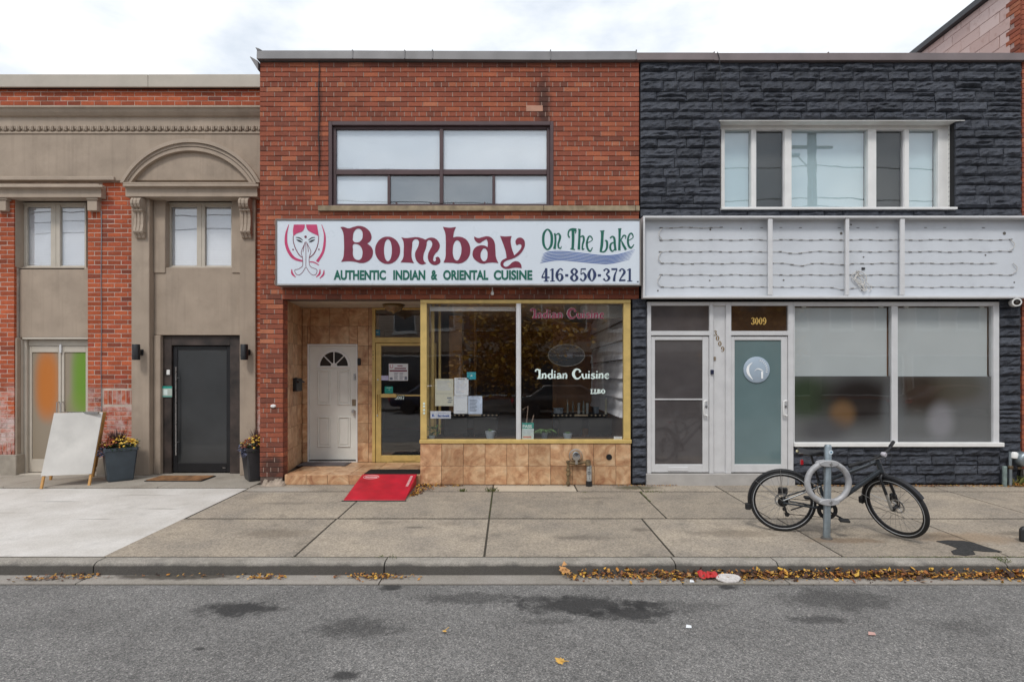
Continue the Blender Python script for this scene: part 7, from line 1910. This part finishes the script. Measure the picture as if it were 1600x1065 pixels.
# ------------------------------------------------------------------ the other side of the street (seen mirrored in the glass)
t = NT('far_red_brick'); bt_ = t.n('TexBrick', {'Vector': t.n('Mapping', {'Vector': t.pos(), 'Rotation': (R(90), 0, 0)}).outputs[0], 'Color1': (.20, .07, .05, 1), 'Color2': (.27, .10, .065, 1), 'Mortar': (.3, .25, .22, 1), 'Scale': 4.0})
m_fb = t.bsdf(bt_.outputs['Color'], .9)
m_fs = M('far_sandstone', (.34, .26, .19), .9); m_ft = M('far_tan_stucco', (.40, .31, .24), .9); m_fg = M('far_window_glass', (.04, .045, .05), .1); m_fw = M('far_white_trim', (.6, .58, .55), .6)
def far_shop(x0, x1, h, mt, nwin, lab, sgn_m):
    yF = -30
    o = thing('row_shop', lab, 'building', ((x0+x1)/2, yF, 0))
    MB().box(x0, x1-.02, yF-9, yF, -.05, h).obj('wall', mt, o)
    MB().box(x0-.1, x1+.08, yF-.4, yF+.15, h+.002, h+.22).obj('cornice', m_fw, o); MB().box(x0+.1, x1-.12, yF+.002, yF+.2, 3.2, 3.9).obj('fascia', sgn_m, o)
    w = (x1-x0)/nwin
    for i in range(nwin):
        c = x0+w*(i+.5); ww = min(.75, w*.32)
        f = MB().frame(c-ww-.08, c+ww+.08, 4.7, 6.9, .09, yF+.002, yF+.06).obj('window', m_fw, o); MB().box(c-ww, c+ww, yF+.003, yF+.02, 4.79, 6.81).obj('pane', m_fg, f); MB().box(c-ww-.15, c+ww+.15, yF+.002, yF+.14, 4.55, 4.69).obj('sill', m_fw, f)
    f = MB().frame(x0+.3, x1-.3, .2, 3.0, .1, yF+.002, yF+.05).obj('shop_front', m_fw, o); MB().box(x0+.4, x1-.4, yF+.003, yF+.02, .3, 2.9).obj('pane', m_fg, f)
far_shop(-34, -22, 8.4, m_fs, 4, 'sandstone row of shops across the street furthest from the restaurant', m_ft); far_shop(-22, -12, 8.8, m_fb, 4, 'red brick row shop across the street facing the stucco building', m_fw); far_shop(-12, -3, 8.2, m_ft, 3, 'tan stucco row shop across the street facing the entry step', m_fs)
far_shop(-3, 6, 8.9, m_fb, 3, 'red brick row shop across the street facing the restaurant window', m_ft); far_shop(6, 15, 8.3, m_fs, 3, 'sandstone row shop across the street facing the dark doors', m_fw); far_shop(15, 27, 8.8, m_fb, 4, 'red brick row shop across the street facing the pink building', m_ft); far_shop(27, 38, 8.2, m_ft, 4, 'tan stucco row of shops across the street at the far end', m_fs)
t = NT('yellow_tree_leaves'); r_ = t.n('NewGeometry').outputs['Random Per Island']
m_yl = t.bsdf(t.ramp(r_, [(0, (.20, .09, .015)), (.5, (.58, .29, .03)), (1, (.74, .44, .06))]), .7)
def tree(x, y, h, cr, lab):
    o = thing('street_tree', lab, 'tree', (x, y, -.05)); r2 = random.Random(int(x*10))
    MB().tube([(x, y, -.06), (x+.03, y, 1.2), (x-.05, y, 2.6), (x+.05, y, h*.75)], [.16, .12, .09, .03], 8).obj('trunk', M('tree_bark', (.08, .06, .045), .9), o)
    for k in range(6):
        a = k*1.05; MB().tube([(x, y, 1.9+.2*k), (x+cr*.4*math.cos(a), y+cr*.4*math.sin(a), 2.6+.3*k), (x+cr*.8*math.cos(a), y+cr*.8*math.sin(a), 3.2+.35*k)], [.05, .035, .01], 6).obj('limb', m_rust, o)
    mb = MB()
    cl_ = [(Vector((r2.gauss(0, .45), r2.gauss(0, .45), r2.gauss(0, .4)))) for _ in range(26)]
    for k in range(5200):
        c = r2.choice(cl_); p = Vector((c.x+r2.gauss(0, .16), c.y+r2.gauss(0, .16), c.z+r2.gauss(0, .14)))*cr
        leafquad(mb, (x+p.x, y+p.y, h*.62+p.z), (r2.uniform(-1, 1), r2.uniform(-1, 1), r2.uniform(-.8, .4)), .11, .27)
    mb.obj('crown', m_yl, o, fixn=False)
tree(.6, -21, 5.4, 3.6, 'yellow autumn street tree across the road facing the restaurant window'); tree(13.2, -21, 7.2, 2.6, 'yellow autumn street tree across the road facing the dark doors'); tree(-14, -21, 5.8, 2.6, 'yellow autumn street tree across the road facing the stucco building')
up_ = thing('utility_pole', 'tall wooden utility pole across the road with wires and lamp arm', 'utility pole', (14.65, -18.4, -.05))
MB().tube([(14.65, -18.4, -.06), (14.65, -18.4, 13.5)], [.25, .2], 12).obj('pole', M('pole_wood', (.16, .14, .13), .9), up_, smooth=True)
MB().box(13.65, 15.65, -18.5, -18.38, 12.6, 12.72).obj('cross_arm', m_rust, up_); MB().tube([(14.65, -18.4, 9.8), (14.2, -17.6, 11.2), (13.0, -16.6, 11.6)], .04, 8).obj('lamp_arm', m_galv, up_); MB().box(12.3, 13.1, -16.75, -16.45, 11.53, 11.65).obj('lamp_head', m_galv, up_, bevel=.03)
for i, (z_, y_, sg) in enumerate(((10.2, -18.35, .35), (9.1, -18.3, .3), (11.75, -18.45, .3), (9.9, -18.6, .5))):
    w_ = thing('overhead_wire', ['upper telephone wire strung along the far side of the street', 'lowest telephone wire strung along the far side of the street', 'top power wire strung along the far side of the street', 'sagging wire strung behind the utility pole'][i], 'wire', (0, y_, z_))
    MB().tube([(-45+k*2.5, y_, z_-sg*math.sin(math.pi*((k*2.5) % 30)/30)) for k in range(37)], .028, 5).obj('wire', m_black, w_)

# cars added out of view at far kerb to darken the shop glass reflection
def car(x, lab, col):
    y0, y1 = -17.3, -15.6; o = thing('added_car', lab, 'car', (x, (y0+y1)/2, ZRD), 'cars added unseen along the far kerb')
    mt = M('car_paint', col, .25, .3, spec=.6)
    pr = [(-2.2, .35), (-2.25, .62), (-2.15, .86), (-1.5, .95), (-.85, 1.38), (.7, 1.42), (1.35, 1.0), (2.1, .88), (2.22, .6), (2.15, .33)]
    MB().prism_y([(x+a, ZRD+b) for a, b in pr], y0, y1).obj('body', mt, o, bevel=.08, smooth=True)
    for yy in (y0-.006, y1+.006):
        MB().prism_y([(x-1.35, ZRD+.98), (x-.78, ZRD+1.32), (x-.1, ZRD+1.35), (x-.1, ZRD+.98)], yy-.004, yy+.004).obj('side_window', m_fg, o); MB().prism_y([(x-.02, ZRD+.98), (x-.02, ZRD+1.35), (x+.62, ZRD+1.34), (x+1.12, ZRD+1.0)], yy-.004, yy+.004).obj('side_window', m_fg, o)
    for wx in (-1.38, 1.36):
        for yy in (y0+.09, y1-.09):
            w_ = MB().lathe([(.2, -.11), (.31, -.11), (.33, -.08), (.33, .08), (.31, .11), (.2, .11)], (x+wx, yy, ZRD+.33), 'y', 24).obj('wheel', m_rubber, o, smooth=True)
            MB().lathe([(.2, -.1), (.2, .1)], (x+wx, yy, ZRD+.33), 'y', 20).obj('rim', m_galv, w_)
    for hx, mt2 in ((2.2, m_fw), (-2.24, m_red)):
        for yy in (y0+.25, y1-.25): MB().box(x+hx-.05, x+hx+.05, yy-.18, yy+.18, ZRD+.62, ZRD+.76).obj('headlight' if hx > 0 else 'tail_light', mt2, o)
car(-9.5, 'black car added unseen across the road facing the stucco building', (.02, .02, .022)); car(-3.4, 'dark blue car added unseen across the road facing the red ramp', (.02, .025, .05)); car(2.4, 'charcoal car added unseen across the road facing the shop window', (.03, .03, .03)); car(8.6, 'dark grey car added unseen across the road facing the silver doors', (.05, .05, .052)); car(19.5, 'maroon car added unseen across the road beyond the utility pole', (.08, .012, .015))
